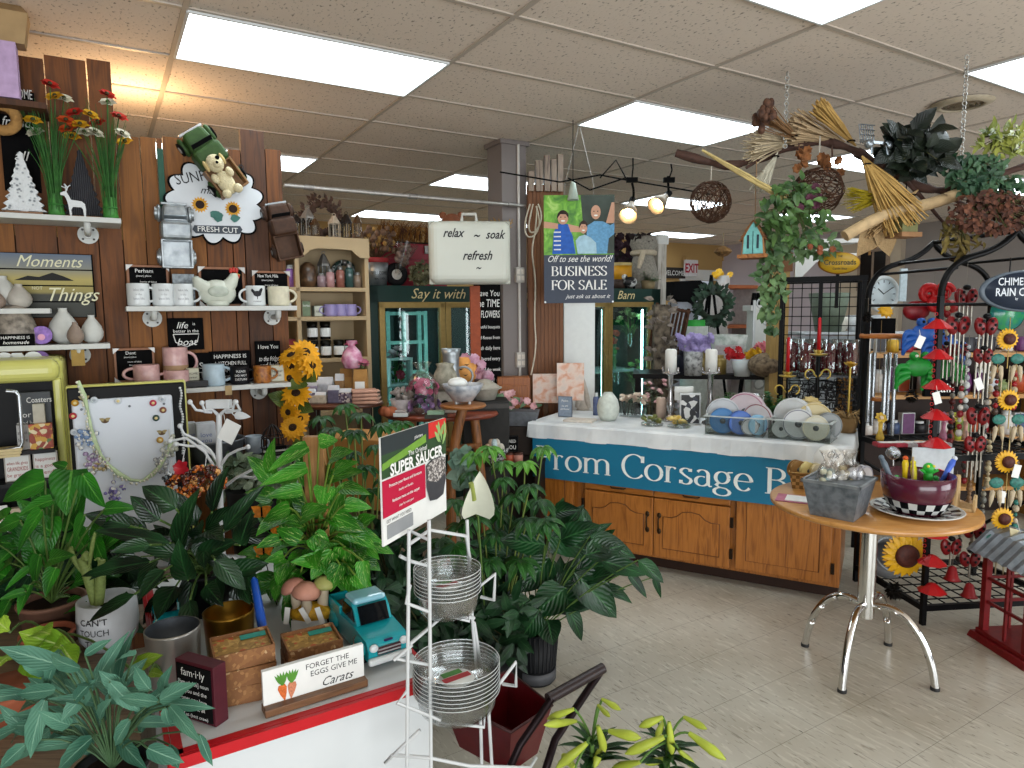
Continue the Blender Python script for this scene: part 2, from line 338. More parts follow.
# ================================================================ the room
CEIL=2.905
A0,B0=0.3774,1.9875                 # a node of the ceiling grid, in room axes
def AB(a,b,z=0):return AV*a+BV*b+Vector((0,0,z))
A_WALL,B_WALL=10.53,9.41
def room_box(mb,a0,a1,b0,b1,z0,z1):return mb.box(((a0+a1)/2,(b0+b1)/2,(z0+z1)/2),(a1-a0,b1-b0,z1-z0))
def floor_mat():
 m=bpy.data.materials.new('vinyl_tile');m.use_nodes=True;N,L=nt(m);b=N['Principled BSDF'];b.inputs['Roughness'].default_value=.32
 t=N.new('ShaderNodeTexCoord')
 def streak(rot,sc,thr):
  mp=N.new('ShaderNodeMapping');mp.inputs['Scale'].default_value=sc;mp.inputs['Rotation'].default_value=(0,0,rot);L.new(t.outputs['Object'],mp.inputs[0])
  n=N.new('ShaderNodeTexNoise');n.inputs['Scale'].default_value=1;n.inputs['Detail'].default_value=3;n.inputs['Distortion'].default_value=.3;L.new(mp.outputs[0],n.inputs['Vector'])
  r=N.new('ShaderNodeValToRGB');r.color_ramp.elements[0].position=thr;r.color_ramp.elements[1].position=thr+.07;L.new(n.outputs['Fac'],r.inputs[0]);return r.outputs[0]
 base=N.new('ShaderNodeTexNoise');base.inputs['Scale'].default_value=2.2;base.inputs['Detail'].default_value=5;L.new(t.outputs['Object'],base.inputs['Vector'])
 rb=N.new('ShaderNodeValToRGB');rb.color_ramp.elements[0].position=.3;rb.color_ramp.elements[1].position=.75
 rb.color_ramp.elements[0].color=(*lin('#a7a08f'),1);rb.color_ramp.elements[1].color=(*lin('#c3bfb2'),1);L.new(base.outputs['Fac'],rb.inputs[0])
 out=rb.outputs[0]
 def mix(fac,k,col):
  nonlocal out
  mm=N.new('ShaderNodeMath');mm.operation='MULTIPLY';L.new(fac,mm.inputs[0]);mm.inputs[1].default_value=k
  x=N.new('ShaderNodeMix');x.data_type='RGBA';L.new(mm.outputs[0],x.inputs['Factor']);L.new(out,x.inputs['A']);x.inputs['B'].default_value=(*lin(col),1);out=x.outputs['Result']
 mix(streak(.5,(60,10,1),.56),.5,'#d0ccbf');mix(streak(.25,(75,16,1),.60),.6,'#7f7768');mix(streak(.8,(90,20,1),.67),.85,'#4e463c')
 br=N.new('ShaderNodeTexBrick');br.offset=0;br.inputs['Scale'].default_value=1;br.inputs['Brick Width'].default_value=.305;br.inputs['Row Height'].default_value=.305
 br.inputs['Mortar Size'].default_value=.0011;br.inputs['Mortar Smooth'].default_value=0;L.new(t.outputs['Object'],br.inputs['Vector'])
 mix(br.outputs['Fac'],.7,'#5d574c')
 L.new(out,b.inputs['Base Color']);return m
o=room_box(MB(),-7,A_WALL+.3,-4.5,B_WALL+.3,-.1,0).build('floor',floor_mat(),rz=RA);structure(o)
o.location=AB(.18,.02)
def ceil_mat():
 m=bpy.data.materials.new('ceiling_tile');m.use_nodes=True;N,L=nt(m);b=N['Principled BSDF'];b.inputs['Roughness'].default_value=.9
 t=N.new('ShaderNodeTexCoord');n=N.new('ShaderNodeTexNoise');n.inputs['Scale'].default_value=75;n.inputs['Detail'].default_value=3
 mp=N.new('ShaderNodeMapping');mp.inputs['Scale'].default_value=(1,.55,1);L.new(t.outputs['Object'],mp.inputs[0]);L.new(mp.outputs[0],n.inputs['Vector'])
 r=N.new('ShaderNodeValToRGB');e=r.color_ramp.elements;e[0].position=.30;e[1].position=.40
 e[0].color=(*lin('#857a6e'),1);e[1].color=(*lin('#dccfc2'),1);L.new(n.outputs['Fac'],r.inputs[0]);L.new(r.outputs[0],b.inputs['Base Color'])
 u=N.new('ShaderNodeBump');u.inputs['Strength'].default_value=.3;u.inputs['Distance'].default_value=.004;L.new(n.outputs['Fac'],u.inputs['Height']);L.new(u.outputs[0],b.inputs['Normal'])
 return m
o=room_box(MB(),-7,A_WALL+.3,-4.5,B_WALL+.3,CEIL,CEIL+.1).build('ceiling',ceil_mat(),rz=RA);structure(o)
g=MB()
for i in range(-6,9):
 a=A0+1.22*i;g.box((a,2.45,CEIL-.002),(.024,13.9,.008))
for j in range(-10,13):
 b=B0+.61*j;g.box((1.7,b,CEIL-.0024),(17.4,.024,.008))
o=g.build('trim_1',M('#b3a89c',.5,var=.03),rz=RA);structure(o);tag(o,'painted metal grid of the suspended ceiling','ceiling grid');structure(o)
lightmat=bpy.data.materials.new('lit_diffuser');lightmat.use_nodes=True;N,L=nt(lightmat);b=N['Principled BSDF']
b.inputs['Base Color'].default_value=(.8,.85,.9,1);b.inputs['Emission Color'].default_value=(*lin('#e9f6fc'),1);b.inputs['Emission Strength'].default_value=PANEL_E
t_=N.new('ShaderNodeTexCoord');s_=N.new('ShaderNodeSeparateXYZ');L.new(t_.outputs['Object'],s_.inputs[0])
w_=N.new('ShaderNodeMath');w_.operation='COSINE';k_=N.new('ShaderNodeMath');k_.operation='MULTIPLY';k_.inputs[1].default_value=21.0
L.new(s_.outputs[1],k_.inputs[0]);L.new(k_.outputs[0],w_.inputs[0])
q_=N.new('ShaderNodeMath');q_.operation='MULTIPLY_ADD';q_.inputs[1].default_value=-PANEL_E*.16;q_.inputs[2].default_value=PANEL_E;L.new(w_.outputs[0],q_.inputs[0]);L.new(q_.outputs[0],b.inputs['Emission Strength'])
LIGHTS=[(0,2,'ceiling light above the plank wall at the top left, the nearest and largest'),(1,-1,'ceiling light cut off by the middle of the top edge of the photo'),
 (3,-1,'ceiling light at the top right corner, cut off by the right edge'),(2,2,'ceiling light above the business for sale poster and the twig ball'),
 (0,6,'ceiling light seen through the gap beside the tall plank, behind the plank wall'),(2,6,'ceiling light just left of the grey column'),
 (2,10,'long thin ceiling light above the red tailgate'),(4,6,'ceiling light behind the hanging twig ball'),(4,2,'ceiling light behind the dried broom corn on the branch'),
 (4,10,'far ceiling light above the tied grey sack'),(6,10,'far ceiling light over the exit doorway'),(6,2,'ceiling light behind the rusty dried hydrangeas at the right'),
 (6,6,'far ceiling light behind the green garland of the branch')]
first=None
for i,j,lab in LIGHTS:
 c=AB(A0+1.22*(i+.5),B0+.61*(j+.5),CEIL-.004)
 if first is None:
  t=thing('ceiling_light','lit fluorescent '+lab,'ceiling light',c,RA,'fluorescent ceiling lights')
  f=MB();W2,D2=.595,.29
  for s in(-1,1):f.box((0,s*(D2+.003),-.006),(1.2,.012,.012));f.box((s*(W2+.003),0,-.006),(.012,.58,.012))
  f.build('frame',M('#cfd2d2',.4,var=0),t);MB().box((0,0,-.004),(1.19,.58,.004)).build('diffuser',lightmat,t);first=t
 else:dup(first,'lit fluorescent '+lab,c)
l=bpy.data.lights.new('wall_back_spot','POINT');l.energy=16;l.color=(1,.62,.3);l.shadow_soft_size=.1
o=bpy.data.objects.new('wall_back_spot',l);COL.objects.link(o);o.location=P(70,130,3.35)+Vector((0,.55,.1))
# round ceiling vent
p=PZ(962,103,CEIL-.006);t=thing('ceiling_vent','round ceiling vent beside the chain at the top right','vent',p)
MB().lathe([(.17,0),(.17,-.008),(.13,-.022),(.11,-.022),(.11,-.012)],32).build('rim',M('#a89c86',.5),t)
v=MB()
for k in range(3):v.lathe([(.10-.03*k,-.012-.005*k),(.085-.03*k,-.022-.004*k),(.075-.03*k,-.01)],28)
v.build('louver',M('#6f6350',.5),t)
# ---- walls
tan=M('#b3915c',.8,var=.05,scale=3);lav=M('#b9aeb4',.8,var=.04,scale=3);beige=M('#b7a894',.8,var=.05,scale=3);grey=M('#8d8580',.8,var=.05,scale=3)
white=M('#d9dad6',.5,var=.03)
w=MB();D0,D1=9.10,9.50        # doorway along the far wall
def ab_px(px,Bw):# room coordinate a where pixel column px meets the far wall b = Bw
 v=ray(px,300);k=Bw/v.dot(BV);return v.dot(AV)*k
def bb_px(px,Aw):
 v=ray(px,300);k=Aw/v.dot(AV);return v.dot(BV)*k
d0,d1=ab_px(684,B_WALL),ab_px(716,B_WALL)
room_box(w,-7,d0,B_WALL,B_WALL+.15,0,CEIL);room_box(w,d1,A_WALL+.15,B_WALL,B_WALL+.15,0,CEIL);room_box(w,d0,d1,B_WALL,B_WALL+.15,2.22,CEIL)
o=w.build('wall_back',tan,rz=RA);structure(o)
w=MB();b_be,b_gr=bb_px(842,A_WALL),bb_px(903,A_WALL)
room_box(w,A_WALL,A_WALL+.15,b_be,B_WALL,0,CEIL);w.mat(1);room_box(w,A_WALL-.12,A_WALL+.15,b_gr,b_be,0,CEIL);w.mat(2);room_box(w,A_WALL,A_WALL+.15,-4.5,b_gr,0,CEIL)
o=w.build('wall_right',[lav,beige,grey],rz=RA);structure(o)
w=MB();room_box(w,-7.15,-7,-4.5,B_WALL,0,CEIL);o=w.build('wall_left',M('#b8aba0',.8,var=.04),rz=RA);structure(o)
f=MB()
room_box(f,d0-.12,d0,B_WALL-.03,B_WALL,0,2.22);room_box(f,d1,d1+.12,B_WALL-.03,B_WALL,0,2.22);room_box(f,d0-.14,d1+.14,B_WALL-.04,B_WALL,2.22,2.42)
f.mat(1);room_box(f,d0,d1,B_WALL+.9,B_WALL+1.0,0,2.3)
o=f.build('door_1',[white,M('#c98f95',.8)],rz=RA);structure(o)
# bright room beyond the doorway
o=room_box(MB(),d0-.6,d1+.6,B_WALL+.15,B_WALL+1.0,-.1,0).build('floor_beyond',M('#8d8578',.6),rz=RA);structure(o)
# window in the beige wall
f=MB();w0,w1=bb_px(857,A_WALL-.12),bb_px(888,A_WALL-.12);za,zb=1.93,2.58
room_box(f,A_WALL-.15,A_WALL-.12,w1,w0,za,zb);f.mat(1)
room_box(f,A_WALL-.155,A_WALL-.149,w1+.05,(w0+w1)/2-.02,za+.05,zb-.05);room_box(f,A_WALL-.155,A_WALL-.149,(w0+w1)/2+.02,w0-.05,za+.05,zb-.05)
o=f.build('window_1',[M('#8b7868',.6),M('#1a1718',.15,var=0)],rz=RA);structure(o)
# grey column with conduits
cp=P(508,300,5.25);t=thing('column','square grey painted column carrying white conduits','column',(cp.x,cp.y,0),RA);t['kind']='structure'
MB().box((0,0,CEIL/2),(.215,.215,CEIL)).build('shaft',M('#7b7370',.6,var=.05,scale=4),t,bevel=.004)
MB().box((0,0,CEIL-.02),(.25,.25,.03)).build('cap',M('#7b7370',.6,var=.05),t)
pipe=M('#c9c5bf',.4,var=.03)
MB().tube([(.03,-.118,1.1),(.03,-.118,CEIL-.03)],.011).build('conduit',pipe,t)
def outlet(z,x=.03):
 ob=MB().box((x,-.122,z),(.075,.03,.115)).build('outlet_box',M('#b9b3ab',.5),t,bevel=.004)
 q=MB()
 for dx in(-.018,.018):
  for dz in(-.024,.024):q.box((x+dx,-.139,z+dz),(.026,.006,.034))
 q.build('socket',M('#d8d0c4',.5),ob)
outlet(1.92);outlet(1.28)
# horizontal conduit crossing in front of the column
e0=P(527,206,5.2);e0=P(525,206,5.17);e1=e0-AV*1.75
t=thing('conduit_pipe','thin grey metal conduit running level from the column to the plank wall','pipe',e0)
MB().tube([(0,0,0),tuple(e1-e0)],.013).build('tube',M('#a5a19c',.35,.6),t)
for k in(.12,.9,1.6):MB().at(tuple(-AV*k),RA).tube([(-.03,0,0),(.03,0,0)],.018).build('coupling',M('#8d8985',.4,.6),t)
# ================================================================ large furniture
barn=wood('barn_wood','#341b09','#6e3e13',rough=.7,tscale=3);barn2=wood('barn_wood_dark','#24130a','#4f2c12',rough=.7,tscale=4);barn3=wood('barn_wood_gold','#522e0d','#83501a',rough=.7,tscale=3)
# ---- the plank partition (room axis A), planks of different heights
PWALL=Vector((-1.19,3.6,0));PN=Vector((sin(RA),-cos(RA),0))
def wl(px,py,off=.1):return PW(px,py,PWALL+PN*off,PN)
def wall_t(px,off=0):return(wl(px,300,off)-PWALL).dot(AV)
edges=[(-60,62),(-20,60),(20,58),(62,60),(103,62),(127,137),(150,138),(166,139),(172,139),(210,150),(236,150),(248,130),(272,150),(288,None)]
w=MB();
for(x0,y0),(x1,_)in zip(edges[:-1],edges[1:]):
 a,b=wall_t(x0),wall_t(x1);zt=wl((x0+x1)/2,y0 if x0!=248 else 131,0).z
 w.cur={248:1}.get(x0,random.choice([0,0,1,2]))
 if x0 in(127,150):w.cur=2
 w.box(((a+b)/2,.025+rnd(0,.006),zt/2),(b-a-.005,.04,zt))
w.cur=3;a,b,c,d=wall_t(166),wall_t(172),wl(169,150,0).z,wl(169,236,0).z;w.box(((a+b)/2,-.004,(c+d)/2),(b-a,.012,c-d))
w.cur=1;w.box(((wall_t(-60)+wall_t(288))/2,.07,1.0),(wall_t(288)-wall_t(-60),.03,2.0))
o=w.build('plank_partition',[barn,barn2,barn3,M('#22503f',.6)],loc=PWALL,rz=RA);tag(o,'partition of upright brown barn boards with a tall board at its right end','partition wall');structure(o)
# ---- flower cooler
CL=Vector((-1.19,5.5,0));CLEN=3.22;CD=.8;CH=1.87
dg=M('#12342d',.45,var=.08,scale=3);gold=M('#a58a52',.4,.5,var=.1)
cool=thing('flower_cooler','long dark green glass-door flower cooler with gold frames and gold lettering','cooler',CL,RA)
b=MB()
b.box((CLEN/2,CD-.02,CH/2),(CLEN,.04,CH)).box((.02,CD/2,CH/2),(.04,CD,CH)).box((CLEN-.02,CD/2,CH/2),(.04,CD,CH)).box((CLEN/2,CD/2,.2),(CLEN,CD,.4)).box((CLEN/2,CD/2,CH-.07),(CLEN,CD,.14))
b.box((.06,.02,CH/2),(.12,.04,CH)).box((CLEN-.06,.02,CH/2),(.12,.04,CH))
b.build('cabinet',dg,cool)
MB().box((CLEN/2,CD-.05,1.06),(CLEN-.1,.02,1.3)).build('back_panel',M('#1d2b2e',.3),cool)
for k in range(5):
 x0=.12+.597*k;x1=x0+.592;d=MB()
 for x in(x0+.025,x1-.025):d.box((x,-.005,1.07),(.05,.05,1.32))
 for z in(.43,1.71):d.box(((x0+x1)/2,-.005,z),(x1-x0,.05,.05))
 d=d.build('door',gold,cool,bevel=.004)
 MB().box(((x0+x1)/2,.0,1.07),(.49,.006,1.23)).build('pane',glass('cooler_glass','#dff2f0',.04),d)
 MB().tube([(x1-.05,-.03,1.0),(x1-.05,-.06,1.02),(x1-.05,-.06,1.2),(x1-.05,-.03,1.22)],.008).build('handle',gold,d)
for z in(.55,1.02):
 s=MB()
 for k in range(9):s.box((CLEN/2,.12+.075*k,z),(CLEN-.1,.006,.006))
 s.box((CLEN/2,.1,z),(CLEN-.1,.012,.014));s.build('wire_shelf',M('#9fb0ae',.4,.5),cool)
lampm=M('#cffcff',.3,emit=14,var=0)
for x in(.1,.74,1.9,2.52,3.05):MB().tube([(x,.09,.5),(x,.09,1.66)],.011).build('lamp_tube',lampm,cool)
for tx,x in(('Say it with',.66),('Flower',1.55),('Barn',2.74)):MB().text(tx,.085,(x,-.007,1.765),shear=.35).build('lettering',M('#e2cf9a',.4),cool)
# ---- cream shelf unit
cream=M('#ac9774',.6,var=.06,scale=5)
SU=P(297,320,4.6);SU=Vector((SU.x,SU.y,0))
su=thing('shelf_unit','cream painted open shelf unit with a scalloped top board, left of the flower cooler','shelf',SU,RA)
b=MB();W=.5
for x in(-.47,.015,W):b.box((x,.15,1.08),(.03,.3,2.16))
b.box((.015,.15,2.15),(1.0,.34,.03))
b.box((.015,.295,1.08),(.97,.012,2.14));b.build('carcass',cream,su,bevel=.003)
sc=[(-.485,2.14),(.515,2.14),(.515,2.03),(.45,2.03)]+[(x,z)for x,z in[(.42,2.05),(.39,2.08),(.3,2.085)]]+[(.15,2.085),(.1,2.07),(.07,2.04),(.03,2.03),(-.485,2.03)]
MB().prism(sc,.02,'y',(0,-.01,0)).build('cornice',cream,su)
for z in(.6,.95,1.32,1.61,1.81):MB().box((.015,.15,z),(.96,.3,.028)).build('shelf_board',cream,su,bevel=.003)
# ---- brown fluted panel beside the column, white panel
bp=P(546,330,5.15)
t=thing('fluted_wood_panel','tall brown fluted wood panel standing beside the grey column','panel',(bp.x,bp.y,0),RA*.3)
b=MB();hw=.13
b.box((0,.02,1.3),(.27,.04,2.56))
for k in range(9):b.box((-hw+.015+.029*k,-.001,1.3),(.024,.008,2.56))
b.build('board',wood('panel_wood','#55300f','#6f4018',rough=.6,tscale=3),t)
b=MB()
for k,(x,h,wd)in enumerate([(-.11,.04,.05),(-.05,.12,.06),(.01,.16,.05),(.06,.13,.05),(.11,.17,.05)]):b.box((x,.0,2.58+h/2),(wd-.01,.05,h+.1))
b.build('ragged_top',wood('grey_driftwood','#4b3a2e','#8f7d6c'),t)
wp=P(579,345,5.3)
o=MB().box((0,0,.92),(.25,.03,1.85)).build('display_board',white,loc=(wp.x,wp.y,0),rz=RA*.3,bevel=.004);tag(o,'plain white upright panel below the business for sale poster','panel')
# ---- white weathered post and dark shutter behind the cooler's right end
pp=P(658,300,7.6)
t=thing('porch_post','weathered white square post at the right end of the cooler','post',(pp.x,pp.y,0),RA)
MB().box((0,0,1.23),(.12,.12,2.46)).build('shaft',ramp_mat('weathered_white',[(.35,'#8d8478'),(.6,'#c8c3ba')],(6,6,1),tscale=4,rough=.8),t)
MB().box((0,0,2.42),(.15,.15,.1)).build('cap',white,t)
sp=P(645,260,8.0)
t=thing('louvered_shutter','dark grey louvered shutter behind the tied grey sack','shutter',(sp.x,sp.y,0),RA)
b=MB();
for x in(-.2,.2):b.box((x,0,2.05),(.05,.03,.95))
b.box((0,0,1.56),(.42,.03,.05)).box((0,0,2.5),(.42,.03,.05));b.box((0,.01,.8),(.35,.03,1.6));b.build('frame',M('#3d4243',.6),t)
b=MB()
for k in range(17):b.at((0,0,1.62+.052*k),rx=.6).box((0,0,0),(.36,.05,.008))
b.build('slats',M('#4b5152',.6),t)
# ---- corsage counter
CF=P(838,604,3.78);CF=PZ(838,606,0);CDIR=Vector((cos(RC),sin(RC),0));CBK=Vector((-sin(RC),cos(RC),0))
CLNG,CDEP=1.885,.62
C0=CF-CDIR*CLNG                      # left front corner on the floor
oak=wood('honey_oak','#74400f','#a8682a','z',.35,5,.2);oakx=wood('honey_oak_rail','#74400f','#a8682a','x',.35,5,.2);oakd=M('#5d3413',.5)
ct=thing('counter_cabinet','honey oak base cabinet with arched door panels under the blue banner','cabinet',C0,RC)
b=MB();b.box((CLNG/2,CDEP/2+.02,.49),(CLNG,CDEP-.02,.8));b.build('carcass',oak,ct,bevel=.004)
MB().box((CLNG/2,CDEP/2+.06,.045),(CLNG-.02,CDEP-.12,.09)).build('toe_kick',M('#2a1509',.6),ct)
def raised(x0,x1,z0,z1,arch=0,ofs=0,hand=None,hinge=None,nm='door'):
 d=MB();d.box(((x0+x1)/2,0,(z0+z1)/2),(x1-x0,.022,z1-z0));d=d.build(nm,oak,ct,bevel=.004)
 mx=.06;a0,a1,c0,c1=x0+mx,x1-mx,z0+.06,z1-.06;w2=(a1-a0)/2;cx=(a0+a1)/2
 top=[(a1,c1-arch)]+([(cx+w2*.7,c1-arch),(cx+w2*.5,c1-arch*.75),(cx+w2*.3,c1-arch*.15),(cx,c1),(cx-w2*.3,c1-arch*.15),(cx-w2*.5,c1-arch*.75),(cx-w2*.7,c1-arch)]if arch else[])+[(a0,c1-arch)]
 ol=[(a0,c0),(a1,c0)]+top
 p=MB().prism(ol,.014,'y',(0,-.008,0)).build('raised_panel',oak,d,bevel=.006)
 g=MB().tube([(a,-.0115,c)for a,c in ol],.0045,6,True).build('groove',oakd,d)
 if hand is not None:
  h=MB().tube([(hand,-.012,.29),(hand,-.03,.30),(hand,-.032,.33),(hand,-.03,.36),(hand,-.012,.37)],.005)
  for z in(.28,.38):h.ball((hand,-.014,z),.014,10,6,1.3,1,.4)
  h.build('handle',M('#3a2a1a',.4,.7),d)
 if hinge is not None:
  for z in(z0+.09,z1-.09):MB().box((hinge,-.01,z),(.018,.014,.06)).build('hinge',M('#2d2118',.4,.7),d)
raised(.02,.29,.12,.86,0,hinge=.29);raised(.37,.83,.115,.485,.05,hand=.795,hinge=.36);raised(.835,1.295,.115,.485,.05,hand=.87,hinge=1.305);raised(1.33,1.84,.12,.86,0,hinge=1.85)
for x0,x1 in((.37,.83),(.835,1.295)):
 d=MB().box(((x0+x1)/2,0,.55),(x1-x0,.022,.11)).build('drawer',oakx,ct,bevel=.004)
 MB().tube([((x0+x1)/2-.05,-.01,.525),((x0+x1)/2-.04,-.02,.52),((x0+x1)/2+.04,-.02,.52),((x0+x1)/2+.05,-.01,.525)],.005).build('drawer_pull',M('#3a2a1a',.4,.7),d)
# banner hung along the front
TZ=.905
bn=thing('banner','blue banner with white serif lettering across the counter front','banner',C0,RC)
MB().box((CLNG/2,-.024,.67),(CLNG,.006,.27)).build('sheet',M('#1f6f8f',.4,var=.04,scale=2),bn)
q=MB();serif(q,'Prom Corsage B',.152,.02,-.0285,.6,thick=.145,sx=1.17)
q.build('lettering',M('#e6ebe8',.5,var=0),bn)
cl=MB();n=34;hem=[]
for k in range(n+1):
 x=-.03+(CLNG+.07)*k/n;hem.append((x,-.03-.006*sin(k*1.7),TZ-.1-.004*sin(k*.9)-.003*rnd(0,1)))
vs=[];
for x,y,z in hem:vs+=[(x,y,z),(x,-.028,TZ-.012),(x,-.016,TZ),(x,CDEP+.01,TZ)]
fs=[]
for k in range(n):
 for r in range(3):a=k*4+r;fs.append((a,a+4,a+5,a+1))
cl.add(vs,fs,False)
for xs,sg in((-.03,-1),(CLNG+.04,1)):
 vs=[]
 for k in range(13):
  y=-.028+(CDEP+.04)*k/12;vs+=[(xs+sg*.012,y,TZ-.10-.01*sin(k*1.3)),(xs,y,TZ)]
 cl.add(vs,[(2*k,2*k+2,2*k+3,2*k+1)for k in range(12)],True)
o=cl.build('tablecloth',ramp_mat('white_cloth',[(.3,'#c3c8cb'),(.6,'#dfe2e2')],(1,1,1),tscale=5,rough=.8,bump=.3),loc=C0,rz=RC)
s=o.modifiers.new('Solidify','SOLIDIFY');s.thickness=.003
tag(o,'white cloth spread over the oak counter top','tablecloth')
# ---- round table
RT=PZ(863,666,0);RTZ=.778
rt=thing('round_table','round wooden pedestal table on four bent chrome legs','table',RT)
MB().lathe([(0,-.026),(.41,-.026),(.424,-.018),(.424,-.004),(.418,0),(0,0)],64,(0,0,RTZ)).build('tabletop',wood('beech_top','#a8743a','#c08a4a','x',.3,3,.3),rt)
chrome=M('#d8d8d6',.08,1,var=0)
MB().cyl((0,0,.24),.036,RTZ-.27,24).build('pedestal',M('#d4d4d0',.18,1,var=0),rt)
for px,py in((805,646),(842,692),(935,690),(888,645)):
 f=PZ(px,py,0)-RT;f.z=0;u=f.normalized();R=f.length
 pts=[u*.03+Vector((0,0,.30)),u*(R*.35)+Vector((0,0,.315)),u*(R*.6)+Vector((0,0,.285)),u*(R*.82)+Vector((0,0,.2)),u*(R*.95)+Vector((0,0,.1)),u*R+Vector((0,0,.012))]
 pts=[q for k in range(5)for q in bez((pts[k]+pts[max(k-1,0)])/2 if k else pts[0],pts[k],(pts[k]+pts[k+1])/2,4)]+[pts[-1]]
 l=MB().tube(pts,.0165,14).build('leg',chrome,rt);MB().cyl((f.x,f.y,.0),.019,.014,14).build('foot_cap',M('#2b2b2b',.5),l)
# ---- black chime rack
blk=M('#0c0c0d',.4,.3,var=0)
RX0,RX1,RY0,RY1=2.05,2.82,3.42,4.0
rk=thing('chime_rack','black metal gondola rack with arched top and wire shelves hung with chimes','rack',((RX0+RX1)/2+.05,(RY0+RY1)/2,0),.1)
hx,hy=(RX1-RX0)/2,(RY1-RY0)/2
for sy in(-1,1):
 for sx in(-1,1):MB().box((sx*hx,sy*hy,.85),(.024,.024,1.7)).build('post',blk,rk)
 a=bez((-hx,sy*hy,1.7),(-hx,sy*hy,1.86),(-hx*.55,sy*hy,1.9),8)+bez((-hx*.55,sy*hy,1.9),(-hx*.2,sy*hy,1.93),(0,sy*hy,2.02),6)[1:]
 MB().tube(a+[(-x,y,z)for x,y,z in a[::-1]][1:],.016,8).build('arch',blk,rk)
b=MB().tube([(0,-hy,2.02),(0,hy,2.02)],.012)
for x,z in((-hx*.55,1.9),(hx*.55,1.9),(-hx,1.66),(hx,1.66),(-hx*.8,1.84)):b.tube([(x,-hy,z),(x,hy,z)],.008)
for sy in(-1,1):b.tube([(-hx,sy*hy,1.66),(hx,sy*hy,1.66)],.008)
b.build('hanging_bar',blk,rk)
def wire_shelf(z,sl=0):
 s=MB()
 for sy in(-1,1):s.box((0,sy*hy,z),(2*hx,.022,.03))
 for sx in(-1,1):s.box((sx*hx,0,z),(.022,2*hy,.03))
 for k in range(9):x=-hx+2*hx*(k+1)/10;s.tube([(x,-hy,z),(x,hy,z)],.004,6)
 for k in range(5):y=-hy+2*hy*(k+1)/6;s.tube([(-hx,y,z),(hx,y,z)],.004,6)
 return s.build('wire_shelf',blk,rk)
wire_shelf(.09);wire_shelf(.88)
b=MB()
for sx in(-1,1):b.tube([(sx*hx,-hy,.75),(sx*hx,hy,.3)],.01)
b.tube([(-hx,hy,.75),(hx,hy,.3)],.01);b.build('brace',blk,rk)
# ---- black grid rack with arched sides behind the counter
GX=P(782,300,4.75);GX2=P(864,300,4.55)
gd=(GX2-GX);gl=Vector((gd.x,gd.y,0)).length;ga=atan2(gd.y,gd.x)
gr=thing('grid_rack','black grid display rack with glass shelves behind the corsage counter','rack',(GX.x,GX.y,0),ga)
zt=P(782,280,4.75).z
for x in(0,gl*.48,gl):MB().box((x,0,zt/2),(.026,.026,zt)).build('post',blk,gr)
for x in(0,gl):MB().box((x,.42,zt/2),(.03,.03,zt)).build('post',blk,gr)
b=MB().box((gl/2,0,zt),(gl+.036,.036,.036)).box((gl/2,.42,zt),(gl,.03,.03))
for x in(0,gl):b.box((x,.21,zt),(.03,.42,.03))
b.build('top_rail',blk,gr)
g=MB()
for k in range(17):g.tube([(gl*.02,.4,.7+(zt-.75)*k/16),(gl*.98,.4,.7+(zt-.75)*k/16)],.0035,5)
for k in range(9):g.tube([(gl*k/8,.4,.7),(gl*k/8,.4,zt)],.0035,5)
g.build('grid_panel',blk,gr)
zs=P(820,377,4.6).z
for z in(zs,zs-.42):MB().box((gl/2,.2,z),(gl,.38,.016)).build('shelf',M('#1a1a1c',.2,.2),gr)
# ---- white enamel table, front left
TB=.75
TC=PZ(172,758,TB);TL,TD=.58,1.05
wt=thing('white_table','white topped display table with bright red edge trim, front left','table',(TC.x,TC.y,0),RA)
wht=M('#c9cdce',.35,var=.04,scale=4);red=M('#b3161f',.35,var=.05)
MB().box((TL/2,TD/2,TB-.012),(TL,TD,.024)).build('tabletop',wht,wt,bevel=.004)
r=MB().box((TL/2,-.004,TB-.012),(TL+.012,.01,.026)).box((-.004,TD/2,TB-.012),(.01,TD,.026)).box((TL+.004,TD/2,TB-.012),(.01,TD,.026))
r.box((TL/2,.012,TB+.0005),(TL,.018,.002)).box((.012,TD/2,TB+.0005),(.02,TD,.002));r.build('edge_trim',red,wt)
MB().box((TL/2,TD/2,(TB-.03)/2+.0),(TL-.01,TD-.04,TB-.03)).build('body',wht,wt,bevel=.004)
# ================================================================ generic small goods
paper=M('#dfe0dc',.7,var=.03);black=M('#050506',.9,var=.05);ink_w=M('#e8e8e4',.6,var=0);ink_b=M('#1c1c20',.6,var=0)
cer_w=M('#ccd0d0',.25,var=.03,coat=.3);galv=ramp_mat('galvanised',[(.3,'#7f868a'),(.6,'#a7adb0'),(.8,'#8c9296')],(1,1,1),'noise',14,.4,.75)
def wrect(px0,py0,px1,py1,off=.1):
 a=wl(px0,py1,off);b=wl(px1,py0,off);c=wl(px0,py0,off);d=wl(px1,py1,off)
 m=(wl((px0+px1)/2,py1,off));return m,(b-a).dot(AV),((b.z-d.z)+(c.z-a.z))/2
def write(parent,lines,w,h,y,ink,top=None,name='lettering'):
 """lines: (text, centre height 0..1, size 0..1, options)"""
 for ln in lines:
  q=MB();t,rz_,rh=ln[:3];k=dict(ln[3])if len(ln)>3 else{};x=k.pop('x',0)*w;mw=k.pop('mw',.9)
  o=q.textfit(t,rh*h,w*mw,(x,y,rz_*h-rh*h/2),**k).build(name,ink,parent)
 return o
